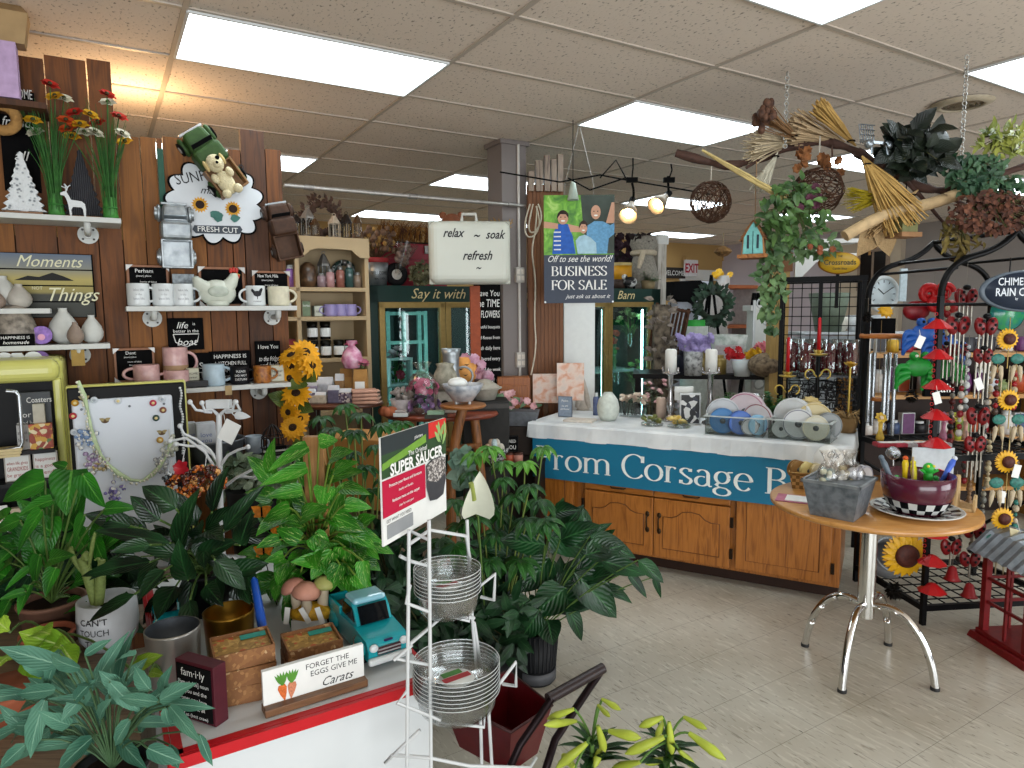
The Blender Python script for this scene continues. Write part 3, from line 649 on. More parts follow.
def box_sign(label,pos,rz,w,h,t=.025,face=black,edge=black,lines=(),ink=ink_w,brackets=None,name='box_sign',cat='sign',group=None,lean=0):
 o=thing(name,label,cat,pos,rz,group)
 if lean:o.rotation_euler=(lean,0,rz)
 e=min(.012,w*.06);MB().box((0,t/2,h/2),(w,t,h)).build('frame',edge,o,bevel=.002)
 f=MB().box((0,-.001,h/2),(w-2*e if edge is not face else w*.99,.004,h-2*e if edge is not face else h*.99)).build('face',face,o)
 if lines:write(o,lines,w-2*e,h,-.0042,ink)
 if brackets:
  s=min(w,h)*.16
  for a,b in((-1,1),(1,1),(-1,0),(1,0)):
   x,z=a*w/2,b*h;zz=-1 if b else 1
   MB().prism([(x+a*.002,z),(x-a*s,z),(x+a*.002,z+zz*s)],t+.012,'y',(0,t/2-.003,0)).build('corner_bracket',brackets,o)
 return o
def mug(label,pos,r,h,mat,hand=0,band=None,lines=(),ink=ink_b,rz=0,group=None,sq=False):
 o=thing('mug',label,'mug',pos,rz,group)
 MB().lathe([(0,0),(r*.85,0),(r*.96,h*.03),(r,h*.1),(r,h*.97),(r*.97,h),(r*.9,h*.97),(r*.88,h*.1),(0,h*.08)],24).build('body',mat,o)
 c=cos(hand);s=sin(hand)
 pts=[(c*(r*.95+r*.75*sin(a)),s*(r*.95+r*.75*sin(a)),h*(.52-.3*cos(a)))for a in[pi*k/10 for k in range(11)]]
 MB().tube(pts,r*.13,8).build('handle',mat,o)
 if band:MB().lathe([(r*1.005,h*.1),(r*1.012,h*.12),(r*1.012,h*.42),(r*1.005,h*.44)],24).build('glaze_band',band,o)
 if lines:
  for t,z,k in lines:MB().textcyl(t,k*h,r*1.02,z*h-k*h/2,-pi/2,maxw=r*1.4).build('lettering',ink,o)
 return o
def vase(label,pos,prof,mat,name='vase',cat='vase',n=28,sc=1,group=None):
 o=MB().lathe([(r*sc,z*sc)for r,z in prof],n).build(name,mat,loc=pos);tag(o,label,cat,group);return o
def bloom(mb,c,d,R,n,shape='petal',cup=.3,wid=.55,layers=1,ph=0):
 """a ring of petals round direction d"""
 d=Vector(d).normalized();u=d.orthogonal().normalized();v=d.cross(u)
 for l in range(layers):
  for k in range(n):
   a=2*pi*(k+.5*l)/n+ph;r=u*cos(a)+v*sin(a)
   mb.leaf(Vector(c)+d*(.004*l),r*cos(cup+.25*l)+d*sin(cup+.25*l),d*cos(cup)-r*sin(cup),R*(1-.15*l),R*wid,.35,.12,4,shape)
 return mb
# ================================================================ shelves on the plank partition
shelf_w=M('#c6c8c4',.5,var=.04)
def wall_shelf(label,px0,px1,py0,py1,flanges=(),depth=.2):
 a=wl(px0,py0,depth);b=wl(px1,py1,depth);L_=(b-a).dot(AV);z=(a.z+b.z)/2
 o=thing('wall_shelf',label,'shelf',(a.x,a.y,z),RA,'white shelves on the plank wall')
 MB().box((L_/2,depth/2,-.011),(L_,depth,.022)).build('board',shelf_w,o,bevel=.002)
 for f in flanges:
  x=(wl(f,300,.0)-Vector((a.x,a.y,0))).dot(AV)
  q=MB().at((x,depth-.004,-.055),rx=pi/2).cyl((0,0,0),.042,.008,20).cyl((0,0,.004),.02,.025,14)
  q.at().tube([(x,depth-.02,-.055),(x,.06,-.055),(x,.045,-.05),(x,.04,-.03),(x,.04,-.02)],.014,10)
  br=q.build('pipe_bracket',shelf_w,o)
  for k in range(4):
   an=pi/4+k*pi/2;MB().at((x+.03*cos(an),depth-.013,-.055+.03*sin(an)),rx=pi/2).cyl((0,0,0),.005,.004,8).build('screw',M('#3c3a38',.4,.6),br)
 return o,z
sA,zA=wall_shelf('topmost white shelf of the plank wall, holding the paper trees and poppy bundles',-40,121,210,218,(93,),.22)
sB,zB=wall_shelf('white shelf on pipe brackets under the metal truck, holding white mugs and the hen',126,297,305,307,(151,271))
sC,zC=wall_shelf('white shelf above the yellow fridge, holding two white vases and a taupe one',-40,110,348,343,(76,))
sD,zD=wall_shelf('lowest white shelf on the plank wall, holding pink mugs and kitchen signs',184,291,388,383,(254,))
sE,zE=wall_shelf('short upper left shelf at the photo edge, holding the egg shaped vases',-40,50,308,309,(),.16)
# --- top shelf
def tree_outline(w,h,n=9):
 L_=[];
 for k in range(n):
  z=h*(1-(k+1)/n)+h*.02;x=w/2*((k+1)/n)
  L_+=[(x*.72 if k else .01,z+h/n*.55),(x,z)]
 return[(0,h)]+L_+[(w*.08,h*.02),(w*.08,0)]+[(-a,b)for a,b in([(w*.08,0),(w*.08,h*.02)]+L_[::-1])]
def cut_tree(label,px,pyt,pyb,pxw,mat,off=.1):
 p,_,_=wrect(px-5,pyt,px+5,pyb,off);b=wl(px-pxw/2,pyb,off);c=wl(px+pxw/2,pyb,off);W=(c-b).dot(AV);h=wl(px,pyt,off).z-zA
 o=thing('tabletop_tree',label,'decoration',(p.x,p.y,zA),RA)
 MB().prism(tree_outline(W,h-.02),.03,'y',(0,0,.018)).build('tree',mat,o);MB().box((0,0,.009),(W*.8,.07,.018)).build('base',M('#8f6b50',.6)if 'white' in label else mat,o)
 return o
cut_tree('white carved tabletop tree at the left end of the top shelf',25,152,212,46,ramp_mat('carved_white',[(.2,'#7d8488'),(.4,'#d5d9da')],(1,1,1),'voronoi',60,.6,bump=.6))
cut_tree('dark ridged tabletop tree behind the small white deer',84,150,214,44,ramp_mat('ridged_dark',[(.3,'#1c1c20'),(.7,'#3f3f45')],(1,1,1),'wave_x',40,.6,bump=.6),.06)
p=wl(75,213,.16);t=thing('deer_figure','small white deer cutout standing before the dark tree on the top shelf','figurine',(p.x,p.y,zA),RA)
dv=[(-.07,0),(-.06,0),(-.055,.06),(-.045,.075),(.01,.075),(.022,.055),(.02,0),(.032,0),(.036,.05),(.04,.09),(.05,.13),(.06,.15),(.085,.155),(.085,.17),(.06,.182),(.045,.18),(.03,.15),(.02,.125),(-.05,.118),(-.07,.1),(-.075,.06)]
t.scale=(.7,.7,.7);MB().prism([(-a*.8,b*.85)for a,b in dv],.014).build('body',cer_w,t)
q=MB()
for s in(0,.008):
 q.tube([(-.04,s,.153),(-.03-s,s,.18),(-.045,s,.2)],.004,6).tube([(-.03,s,.18),(-.015,s,.195)],.003,6).tube([(-.03,s,.17),(-.06,s,.185)],.003,6)
q.build('antlers',cer_w,t)
green_st=M('#2c5f22',.6,var=.4);tie=M('#2f6f2a',.5)
def poppy_bundle(label,px,heads,pxb=0):
 base=wl(px,216,.12);o=thing('poppy_bundle',label,'artificial flowers',(base.x,base.y,zA),RA)
 h=wl(px,100,.12).z-zA
 s=MB()
 for k in range(70):
  a=rnd(0,2*pi);r0=rnd(.004,.03);hh=h*rnd(.55,1.0);sp=rnd(.02,.16)*(hh/h)
  s.tube(bez((r0*cos(a),r0*sin(a),0),(r0*.6*cos(a),r0*.6*sin(a),hh*.55),(sp*cos(a),sp*.6*sin(a),hh),5),[.0022,.0022,.002,.0018,.0014,.001],4)
 s.build('grass_blades',green_st,o);MB().lathe([(.0,.0),(.034,0),(.026,.05),(.022,.1)],14).build('stem_base',M('#3f8036',.5,var=.3),o)
 MB().torus((0,0,.055),.027,.004,16,6).build('tie',tie,o)
 for hx,hy,col in heads:
  q=wl(hx,hy,.12+rnd(-.04,.04));v=Matrix.Rotation(-RA,3,'Z')@(q-Vector((base.x,base.y,zA)))
  f=bloom(MB(),v,(rnd(-.4,.4),-.5,.8),.038,6,'petal',.35,.95,2).build('poppy',M(col,.6,var=.2),o)
  MB().ball(v+Vector((0,-.004,.01)),.009,8,6).build('flower_eye',M('#3a3a1c',.7),f)
  MB().tube(bez((0,0,.08),(v.x*.2,v.y*.2,v.z*.5),v,6),.002,5).build('stem',green_st,o)
R_,Y_,W_,O_='#b8261c','#d9a821','#d6d4bf','#c94f20'
poppy_bundle('bundle of artificial poppies between the white tree and the deer',57,[(50,86,R_),(31,109,Y_),(33,122,Y_),(55,98,Y_),(64,100,W_),(36,134,W_),(66,122,O_),(68,130,O_),(75,114,R_),(80,126,Y_)])
poppy_bundle('bundle of artificial poppies at the right end of the top shelf',111,[(107,96,R_),(98,124,R_),(90,116,Y_),(84,134,W_),(108,104,W_),(119,118,R_),(122,135,W_),(125,143,Y_),(72,138,Y_),(95,134,W_)])
# --- top left corner goods on a shelf higher up
p=wl(-14,96,.2);t=thing('wall_shelf','dark shelf at the top left corner carrying the lilac carton','shelf',p,RA);MB().box((.05,.1,-.012),(.3,.22,.024)).build('board',barn2,t)
MB().box((-.02,.2,-.12),(.025,.02,.22)).build('bracket',black,t)
p0=wl(0,96,.2);t=thing('carton','lilac and white printed carton at the upper left edge','box',p0,RA)
MB().box((.0,.05,.11),(.13,.1,.22)).build('box_body',M('#b79cc0',.6),t);MB().box((-.03,-.002,.12),(.05,.004,.13)).build('front_label',paper,t)
p1=wl(6,62,.2);t=thing('paper_bag','crumpled tan paper bag on top of the lilac carton','bag',(p0.x,p0.y,p0.z+.222),RA)
b=MB().taper((.02,.06,0),(.15,.09),(.19,.12),.12);b.build('bag_body',M('#a68a62',.8,bump=.5,scale=12),t);MB().taper((.02,.06,.12),(.19,.12),(.12,.03),.05).build('folded_top',M('#8f7450',.8,bump=.5),t)
p=wl(2,118,.12);t=thing('straw_wreath','small straw ring hanging at the upper left edge below the carton','wreath',p,RA)
MB().at(rx=pi/2).torus((0,0,0),.05,.022,24,8).build('ring',M('#a27a45',.9,bump=.8,scale=60),t);MB().tube([(0,.02,.05),(0,.08,.12)],.003,5).build('cord',black,t)
p=wl(17,112,.04);t=thing('hanging_banner','narrow black hanging banner with white writing at the upper left','banner',p,RA)
MB().box((0,.01,-.12),(.13,.012,.42)).build('cloth',black,t);write(t,[('WELCOME',.2,.1,{}),('friends',-.1,.1,{'shear':.3}),('all',-.45,.1,{'shear':.3})],.13,.4,.0028,ink_w)
# --- Moments picture
p,W,H=wrect(-34,253,97,318,.02);o=thing('plank_picture','slatted seaside sunset picture with Moments and Things in white script','picture',p,RA)
pm=ramp_mat('sunset_picture',[(0,'#2b2c25'),(.36,'#33352c'),(.40,'#8b8046'),(.6,'#a99a56'),(.78,'#7e8078'),(1,'#55647a')],(0,0,2.6),'noise',1,.6)
N,L=nt(pm);N.remove([n for n in N if n.type=='TEX_NOISE'][0]);mp=[n for n in N if n.type=='MAPPING'][0];sx_=N.new('ShaderNodeSeparateXYZ');L.new(mp.outputs[0],sx_.inputs[0]);L.new(sx_.outputs[2],[n for n in N if n.type=='VALTORGB'][0].inputs[0]);mp.inputs['Scale'].default_value=(0,0,1/H)
MB().box((0,.01,H/2),(W,.02,H)).build('board',black,o)
q=MB()
for k in range(4):q.box((0,-.003,H*(k+.5)/4),(W-.012,.008,H/4-.006))
q.build('slats',pm,o)
MB().prism([(-.05,.165),(.0,.185),(.04,.18),(.09,.2),(.13,.185),(.17,.165)],.004,'y',(0,-.008,0)).build('island',M('#1b1a18',.7),o)
for tx,hh,xx,zz,sh in(('Moments',.05,.08,.225,.4),('NOT',.014,.03,.125,0),('Things',.06,.155,.075,.4)):MB().text(tx,hh,(xx,-.0085,zz),shear=sh,sx=.9).build('lettering',M('#d9d6b4',.6,var=0),o)
# --- vases
egg=[(0,0),(.3,0),(.62,.2),(.82,.5),(.86,.8),(.72,1.2),(.42,1.6),(.26,1.78),(.24,1.95),(.27,2.0),(.2,1.98),(.0,1.6)]
taupe=M('#8b7a6d',.6);wv=M('#c5c6c0',.5,var=.05)
def eggvase(label,px,pyb,pyt,pxw,z,mat,off=.1):
 p=wl(px,pyb,off);h=wl(px,pyt,off).z-z;r=pxw/2*p.y/FOC;return vase(label,(p.x,p.y,z),[(a*r/.86,b*h/2)for a,b in egg],mat,group=None)
eggvase('larger white egg shaped vase on the left shelf, behind the taupe one',65,342,308,27,zC,wv,.08)
eggvase('small taupe egg shaped vase in front of the large white vase',76,343,322,15,zC,taupe,.17)
eggvase('smaller white egg shaped vase at the right end of the left shelf',93,343,315,20,zC,wv)
eggvase('tall white vase at the photo edge on the upper left shelf',4,308,276,30,zE,wv,.05)
eggvase('grey white round vase on the short upper left shelf',20,308,284,22,zE,M('#b3aea4',.5),.09)
eggvase('dark taupe vase cut by the left edge on the short shelf',-3,308,290,16,zE,taupe,.13)
p=wl(17,344,.1);o=vase('speckled grey ceramic jug under the short shelf',(p.x,p.y,zC),[(0,0),(.085,0),(.09,.02),(.07,.1),(.05,.155),(.03,.17),(0,.165)],ramp_mat('speckled',[(.3,'#4e473f'),(.6,'#9a9184')],(1,1,1),tscale=35),'ceramic_jug','jug')
p=wl(16,344,.19);box_sign('small black block sign in front of the speckled grey jug',(p.x,p.y,zC),RA,.13,.05,.02,lines=[('HAPPINESS IS',.7,.24),('homemade',.3,.28,{'shear':.3})])
p=wl(42,343,.14);t=thing('printed_coaster','round purple printed coaster leaning on the left shelf','coaster',(p.x,p.y,zC+.04),RA)
MB().at(rx=pi/2-.3).cyl((0,0,0),.04,.008,24).build('disc',M('#9070b5',.5,var=.3,scale=60),t);MB().at(rx=pi/2-.3).cyl((0,-.01,.008),.014,.002,14).build('print',M('#d9a0b8',.6),t)
for k,(px,lab)in enumerate([(4,'cut by the photo edge'),(17,'second from the left'),(33,'third from the left, beside the purple one')]):
 p=wl(px,353,.19);t=thing('shelf_magnet','white printed hanging magnet under the left shelf, '+lab,'magnet',(p.x,p.y,zC-.058),RA)
 MB().at(rx=pi/2).cyl((0,0,0),.033,.006,6 if k==1 else 22).build('disc',cer_w,t);write(t,[('life is',.2,.3),('good',-.2,.36)],.06,.03,-.0085,ink_b)
p=wl(40,353,.18);t=thing('shelf_magnet','purple rimmed round hanging magnet under the left shelf','magnet',(p.x,p.y,zC-.058),RA);MB().at(rx=pi/2).cyl((0,0,0),.033,.006,22).build('disc',M('#7d5aa0',.5),t)
p=wl(78,357,.17);o=MB().box((0,0,-.04),(.05,.002,.07)).build('price_tag',M('#a98a4a',.7),loc=(p.x,p.y,zC-.02),rz=RA);tag(o,'brown paper tag hanging under the left shelf','tag')
# --- trucks hung on the planks, seen from above, nose up
def toy_truck(name,label,pos,rz,tilt,sc,paint,bedm,tyre,hub,glassm,tyres=True):
 o=thing(name,label,'toy truck',pos,rz);o.rotation_euler=(0,tilt,rz);o.scale=(sc,sc,sc)
 b=MB();b.taper((0,-.045,.30),(.17,.12),(.14,.1),.12);b.build('hood',paint,o,bevel=.025,seg=3)
 b=MB().box((0,-.06,.245),(.19,.15,.13));c=b.build('cab',paint,o,bevel=.03,seg=3)
 MB().at((0,-.108,.325),rx=.9).box((0,0,0),(.14,.004,.05)).build('windshield',glassm,c)
 b=MB().box((0,-.01,.09),(.19,.015,.19)).box((-.09,-.05,.09),(.012,.09,.19)).box((.09,-.05,.09),(.012,.09,.19)).box((0,-.05,.0),(.19,.09,.012)).box((0,-.05,.18),(.19,.09,.012))
 b.build('bed',bedm,o,bevel=.003)
 for s in(-1,1):
  MB().ball((s*.095,-.03,.36),.04,12,8,1.5,.55,.9).build('fender',paint,o);MB().ball((s*.1,-.03,.07),.04,12,8,1.5,.5,.8).build('fender',paint,o)
  for z in(.36,.07):
   wv_=MB().at((s*.105,-.02,z),ry=pi/2).cyl((0,0,-.014),.042,.028,20).build('wheel',tyre,o)
   MB().at((s*(.105+.0145),-.02,z),ry=pi/2).cyl((0,0,-.002),.02,.004,14).build('hub_cap',hub,wv_)
 MB().box((0,-.04,.425),(.16,.03,.016)).build('bumper',hub,o,bevel=.004)
 return o
p=wl(177,268,.035);toy_truck('metal_truck','galvanised metal truck hung nose up on the planks beside the sunflower sign',p,RA,0,.70,galv,galv,galv,galv,M('#7f868a',.3,.7),True)
p=wl(234,192,.05);gt=toy_truck('wooden_truck','green wooden truck hung tilted over the sunflower sign, with a plush dog in its bed',p,RA,-.62,.76,M('#2f4a1e',.6,var=.2),wood('truck_bed','#6b4a2a','#8e673c'),black,M('#bfbfbf',.4),black)
p=wl(225,181,.14);t=thing('plush_dog','cream plush dog lying in the bed of the green wooden truck','plush toy',p,RA);t.rotation_euler=(0,-.55,RA);t.scale=(.85,.85,.85)
fur=M('#d5c9a4',.95,bump=.7,scale=120)
body=MB().ball((0,0,-.01),.055,16,10,1.25,.85,.7).ball((0,-.03,.1),.048,16,10,1.05,.95,.9).ball((0,-.065,.09),.026,12,8,.8,.9,1).ball((-.035,-.025,-.065),.026,12,8).ball((.035,-.025,-.065),.026,12,8).ball((-.045,-.03,.03),.02,10,8,1.4).ball((.045,-.03,.03),.02,10,8,1.4)
body=body.build('body',fur,t)
for s in(-1,1):MB().ball((s*.05,-.03,.105),.022,10,8,1.5,.5,.8).build('ear',M('#c4ad78',.95,bump=.5),t)
MB().ball((0,-.09,.095),.008,8,6).build('nose',black,t);MB().ball((.02,-.07,.118),.012,8,6,1,1,.5).build('eye_patch',black,t)
p=wl(289,259,.05);toy_truck('rustic_truck','dark brown wooden truck hung at the right end of the plank wall',p,RA,-.22,.66,M('#3f2718',.6,var=.25),M('#4b301d',.6,var=.25),M('#33231a',.7),galv,black)
# --- sunflower sign
p=wl(216,202,.02);t=thing('scalloped_sign','white scalloped sunflower market sign on the plank wall','sign',p,RA)
def scal(R,n=13,d=.035):return[((R+d*abs(sin(n*a/2)))*cos(a)*1.05,(R+d*abs(sin(n*a/2)))*sin(a)*.95)for a in[2*pi*k/156 for k in range(156)]]
MB().prism(scal(.188),.014,'y',(0,0,0)).build('rim',black,t);MB().prism(scal(.178),.018,'y',(0,-.002,0)).build('face',M('#cfd4d8',.5,var=.02),t)
MB().at((-.075,0,.075),ry=-.25).text('SUNFLOWER',.05,(.07,-.0125,.015),sx=.8).build('lettering',ink_b,t);MB().text('market',.035,(.0,-.0125,.035),shear=.4).build('lettering',ink_b,t)
MB().prism([(-.105,-.12),(.105,-.112),(.115,-.13),(.1,-.152),(-.1,-.158),(-.115,-.14)],.004,'y',(0,-.012,0)).build('ribbon',M('#39414a',.5),t)
q=MB().text('FRESH CUT',.026,(0,-.0148,-.148));q.build('lettering',ink_w,t)
for x,z in((-.075,-.02),(.075,-.03)):
 f=bloom(MB(),(x,-.0125,z),(0,-1,0),.058,16,'lance',.08,.34,1).build('painted_sunflower',M('#d39a2a',.6,var=.2),t);MB().at((x,-.0135,z),rx=pi/2).cyl((0,0,0),.02,.004,16).build('seed_disc',M('#2a1a10',.8),f)
lf=MB()
for x,z,a in((-.03,-.075,.6),(.02,-.085,2.2),(.06,-.08,.2),(.0,-.1,1.4)):lf.leaf((x,-.013,z),(cos(a),-.05,sin(a)),(0,-1,0),.05,.04,.1,.1,4)
lf.build('painted_leaves',M('#3c6f66',.6),t)
# --- shelf B
cream_mug=M('#c9c3ab',.4)
def on_shelf(z,px,off=.1):p=wl(px,305,off);return Vector((p.x,p.y,z))
def shelf_sign(label,px0,px1,pyt,z,lines,off=.05,brackets=None,edge=black,face=black,ink=ink_w,lean=0,name='box_sign',t=.02):
 a=wl(px0,pyt,off);b=wl(px1,pyt,off);m=(a+b)/2;return box_sign(label,(m.x,m.y,z),RA,(b-a).dot(AV),m.z-z,t,face,edge,lines,ink,brackets,name,lean=lean)
brk=M('#a9a6a2',.4,.5);cop=M('#8e5f42',.5)
dl=lambda t:[(t,.86,.09,{'mw':.62,'x':-.1}),('(noun) place',.74,.045,{'mw':.55,'x':-.12}),('home of lakes',.6,.045,{'mw':.7}),('friends and',.5,.045,{'mw':.7}),('family fun',.4,.045,{'mw':.7})]
shelf_sign('black town sign with metal corners behind the left white mugs, reading Perham',126,168,265,zB,dl('Perham'),.03,brk,cop)
shelf_sign('black town sign with metal corners behind the ceramic hen',198,244,267,zB,[],.03,brk,cop)
shelf_sign('black town sign with metal corners reading New York Mills, on the hen shelf',252,289,271,zB,dl('New York Mills'),.03,brk,cop)
shelf_sign('small mottled grey block between the white mugs and the hen',172,194,274,zB,[],.06,None,M('#8d959a',.7,var=.4,scale=60),M('#8d959a',.7,var=.4,scale=60))
for k,(px,lab)in enumerate([(139,'leftmost of the three'),(164,'middle of the three'),(183,'rightmost of the three, partly hidden')]):
 mug('white printed mug on the hen shelf, '+lab,on_shelf(zB,px,.12+.0*k),.047,.105,cer_w,-.15,None,[('lake life',.72,.1),('is the',.52,.08),('best life',.34,.1)],M('#8d9094',.6,var=0),RA)
h=on_shelf(zB,218,.12);t=thing('ceramic_hen','cream white ceramic hen pitcher with a red comb on the shelf','figurine',h,RA);t.scale=(.88,.88,.82);hw_=M('#c2c6b8',.3,var=.05)
MB().ball((0,0,.078),.078,20,12,1.0,1.25,.75).lathe([(0,0),(.05,0),(.06,.012),(.055,.03)],20).tube([(.04,0,.1),(.075,0,.14),(.09,0,.175),(.09,0,.195)],[.05,.035,.026,.018],12).tube([(-.05,0,.1),(-.09,0,.13),(-.105,0,.165),(-.1,0,.175)],[.05,.036,.02,.006],12).build('body',hw_,t)
MB().ball((0,-.05,.085),.055,14,8,.62,1,.25).build('wing',M('#aeb5a8',.3),t)
q=MB()
for k,x in enumerate((.075,.09,.105)):q.ball((x,0,.212+.004*(k==1)),.012,8,6,1.4,.8,.6)
q.build('comb',M('#b3332a',.4),t);MB().ball((.112,0,.178),.009,8,6,1.6).build('wattle',M('#b3332a',.4),t);MB().tube([(.105,0,.19),(.125,0,.186)],[.008,.001],8).build('beak',M('#c29a3a',.4),t)
mug('white mug with a black rooster print on the hen shelf',on_shelf(zB,256,.13),.046,.1,cer_w,pi+.15,None,[('rooster',.24,.09)],ink_b,RA)
q=MB().ball((0,0,0),.016,10,6,.9,1.2,.1).tube([(.012,0,.006),(.02,0,.022),(.024,0,.026)],[.008,.006,.003],6).tube([(-.012,0,.004),(-.026,0,.02),(-.024,0,.008)],[.008,.006,.002],6).tube([(.0,0,-.01),(0,0,-.026)],.002,5);o=q.build('rooster_print',ink_b,bpy.data.objects['mug.003']);o.location=(0,-.0465,.06)
mug('cream footed mug at the right end of the hen shelf',on_shelf(zB,279,.12),.052,.098,cream_mug,.1,None,(),ink_b,RA)
# --- boat sign
p,W,H=wrect(170,318,204,350,.01);t=box_sign('black square sign reading life is better by the boat',p,RA,W,H,.02,black,black,[('life',.78,.2,{'shear':.3,'x':-.12}),('is',.82,.09,{'x':.26}),('better in the',.6,.1),('boat',.26,.22,{'shear':.3})])
MB().tube([(-W*.36,-.006,H*.5),(-W*.3,-.006,H*.25),(0,-.006,H*.1),(W*.3,-.006,H*.25),(W*.36,-.006,H*.5),(-W*.36,-.006,H*.5)],.0025,6).build('boat_outline',ink_w,t)
# --- shelf D and the ledge left of it
p=wl(150,384,.2);zF=p.z
a=wl(108,384,.2);o=thing('wall_shelf','dark shelf behind the top of the white fridge door, holding the Dent sign','shelf',(a.x,a.y,zF),RA);MB().box((.2,.1,-.012),(.42,.2,.024)).build('board',M('#2a2a2c',.5),o);MB().box((.2,.19,-.08),(.04,.02,.14)).build('bracket',black,o)
shelf_sign('black town sign with metal corners above the fridge door, reading Dent',113,154,348,zF,dl('Dent'),.04,brk,cop)
pink=ramp_mat('pink_glaze',[(.35,'#b98c8b'),(.6,'#d3aca8')],(1,1,1),tscale=20,rough=.3);sand=M('#a98a68',.8)
m1=mug('pink glazed mug at the left on the ledge, handle to the left',on_shelf(zF,142,.13),.055,.085,pink,pi,None,(),ink_b,RA)
mug('pink glazed mug beside the cream box sign, under the stacked one',on_shelf(zD,172,.13)*1.0,.055,.085,pink,pi,None,(),ink_b,RA)
m3=mug('pink glazed mug stacked on top of another, sandy base',on_shelf(zF+.005,172,.06),.055,.155,pink,0,sand,(),ink_b,RA)
shelf_sign('dark plank sign mostly hidden behind the stacked pink mug',186,212,353,zD,[('IS',.6,.2),('BETTER',.3,.2)],.03)
shelf_sign('black kitchen sign reading Happiness is a kitchen full of family',209,250,351,zD,[('HAPPINESS IS',.84,.12),('A KITCHEN FULL',.62,.12),('OF FAMILY AND',.4,.12),('FRIENDS',.18,.12)],.03)
shelf_sign('tall black script sign at the right end of the lowest shelf',255,280,341,zD,[('I love You',.86,.1),('to the fridge',.56,.12,{'shear':.4}),('and back',.4,.12,{'shear':.4}),('I love You',.12,.1)],.03)
shelf_sign('small cream printed block beside the pale blue mug',186,199,368,zD,[('HOME',.7,.12),('sweet',.5,.12),('home',.3,.12)],.12,None,M('#b3b096',.6),M('#c3c2ad',.6),ink_b)
mug('pale blue mug on the lowest shelf',on_shelf(zD,210,.13),.05,.105,M('#a9bcc7',.3),.0,None,(),ink_b,RA)
mug('black mug with white writing on the lowest shelf',on_shelf(zD,236,.13),.045,.088,M('#17171a',.3),0,None,[('PLEASE',.75,.12),('DO NOT',.52,.12),('DISTURB',.3,.12)],ink_w,RA)
mug('rusty brown mug with a leaf print on the lowest shelf',on_shelf(zD,259,.13),.043,.086,ramp_mat('rust_print',[(.35,'#5a2e14'),(.5,'#b06f2b'),(.65,'#8f4f1d')],(1,1,1),tscale=30,rough=.4),0,None,(),ink_b,RA)
shelf_sign('small cream printed block at the right end of the lowest shelf',269,284,365,zD,[('be our',.65,.16),('guest',.4,.16)],.12,None,M('#b5a88a',.6),M('#c9c8b6',.6),ink_b)
o=MB().box((0,0,-.02),(.03,.003,.045)).build('price_tag',M('#a88f66',.7),loc=on_shelf(zD-.0,224,.205),rz=RA);tag(o,'brown price tag hanging from the front edge of the lowest shelf','tag')
# ================================================================ yellow retro fridge with its white door open flat
FR=P(62,400,2.75);FR=Vector((FR.x,FR.y,0))
def fr(px,py,off=0):return PW(px,py,FR+PN*off,PN)
lime=M('#c6c46c',.35,var=.05,scale=3,coat=.2)
zt=fr(30,359).z;fx0=(fr(-75,400)-FR).dot(AV);zb=.35
t=thing('retro_fridge','lime yellow retro fridge used as an open display case, far left','fridge',FR,RA)
b=MB();W=-fx0
b.box((-W/2+.02,.2,(zt+zb)/2+.0),(W-.02,.36,zt-zb));q=b.build('back_shell',lime,t,bevel=.025,seg=3)
b=MB().box((-W/2,.01,zt-.045),(W,.16,.09)).build('crown',lime,t,bevel=.035,seg=4)
b=MB().box((-.012,.06,(zt+zb)/2-.05),(.03,.16,zt-zb-.06)).box((-W+.02,.06,(zt+zb)/2-.05),(.03,.16,zt-zb-.06)).build('side_frame',lime,t,bevel=.008)
MB().box((-W/2,.018,(zt+zb)/2-.04),(W-.05,.005,zt-zb-.1)).build('liner',M('#0d0d0e',.5),t)
shz=[fr(30,446).z,fr(30,476).z,fr(30,523).z,fr(30,560).z]
for z in shz:MB().box((-W/2,-.05,z-.008),(W-.06,.13,.014)).build('shelf_board',M('#19191a',.4),t)
def fsign(label,px0,px1,pyt,z,lines,face,ink,off=.06,edge=None,nm='box_sign'):
 a=fr(px0,pyt,off);c=fr(px1,pyt,off);m=(a+c)/2;return box_sign(label,(m.x,m.y,z),RA,(c-a).dot(AV),m.z-z,.03,face,edge or face,lines,ink,None,nm)
cb=M('#b0a9a0',.6);red_i=M('#a13a34',.6,var=0)
fsign('dark grey printed box behind the small plant print in the fridge',18,50,392,shz[0],[('Coasters',.86,.1,{'x':.15}),('for a',.6,.1,{'x':-.25}),('good home',.45,.08,{'x':-.25})],M('#3d4144',.5),ink_w,.03)
fsign('small cream block with a grey plant drawing in the fridge',32,44,404,shz[0],[],M('#b7b3a3',.6),ink_b,.065)
fsign('grey block with small lettering in the fridge, left of the floral one',16,28,425,shz[0],[('so much',.7,.14),('love',.4,.14)],M('#a9a8a6',.6),ink_b,.08)
fsign('square floral block with a red banner in the fridge',28,52,424,shz[0],[('GRANDMA',.55,.14)],ramp_mat('floral_print',[(0,'#8f3f2c'),(.3,'#c79a3f'),(.5,'#d9c9a2'),(.7,'#5e7a4a'),(.85,'#b3533d')],(1,1,1),'cells',60,.6),red_i,.1)
fsign('white block with a red and grey saying on the second fridge shelf',3,30,455,shz[1],[('when life gives',.7,.12),('GRANDKIDS',.48,.16),('be grateful',.25,.12)],paper,red_i,.08,cb)
fsign('white block with a speckled red saying on the second fridge shelf',32,57,452,shz[1],[('happiness',.75,.13),('is a good',.5,.13),('friend',.25,.15)],paper,red_i,.08,cb)
fsign('small white framed print at the left edge of the third fridge shelf',-4,8,505,shz[2],[('hi',.5,.2)],paper,red_i,.08,black)
fsign('small white print half hidden by the pothos leaf in the fridge',45,58,503,shz[2],[('joy',.5,.2)],paper,red_i,.05,black)
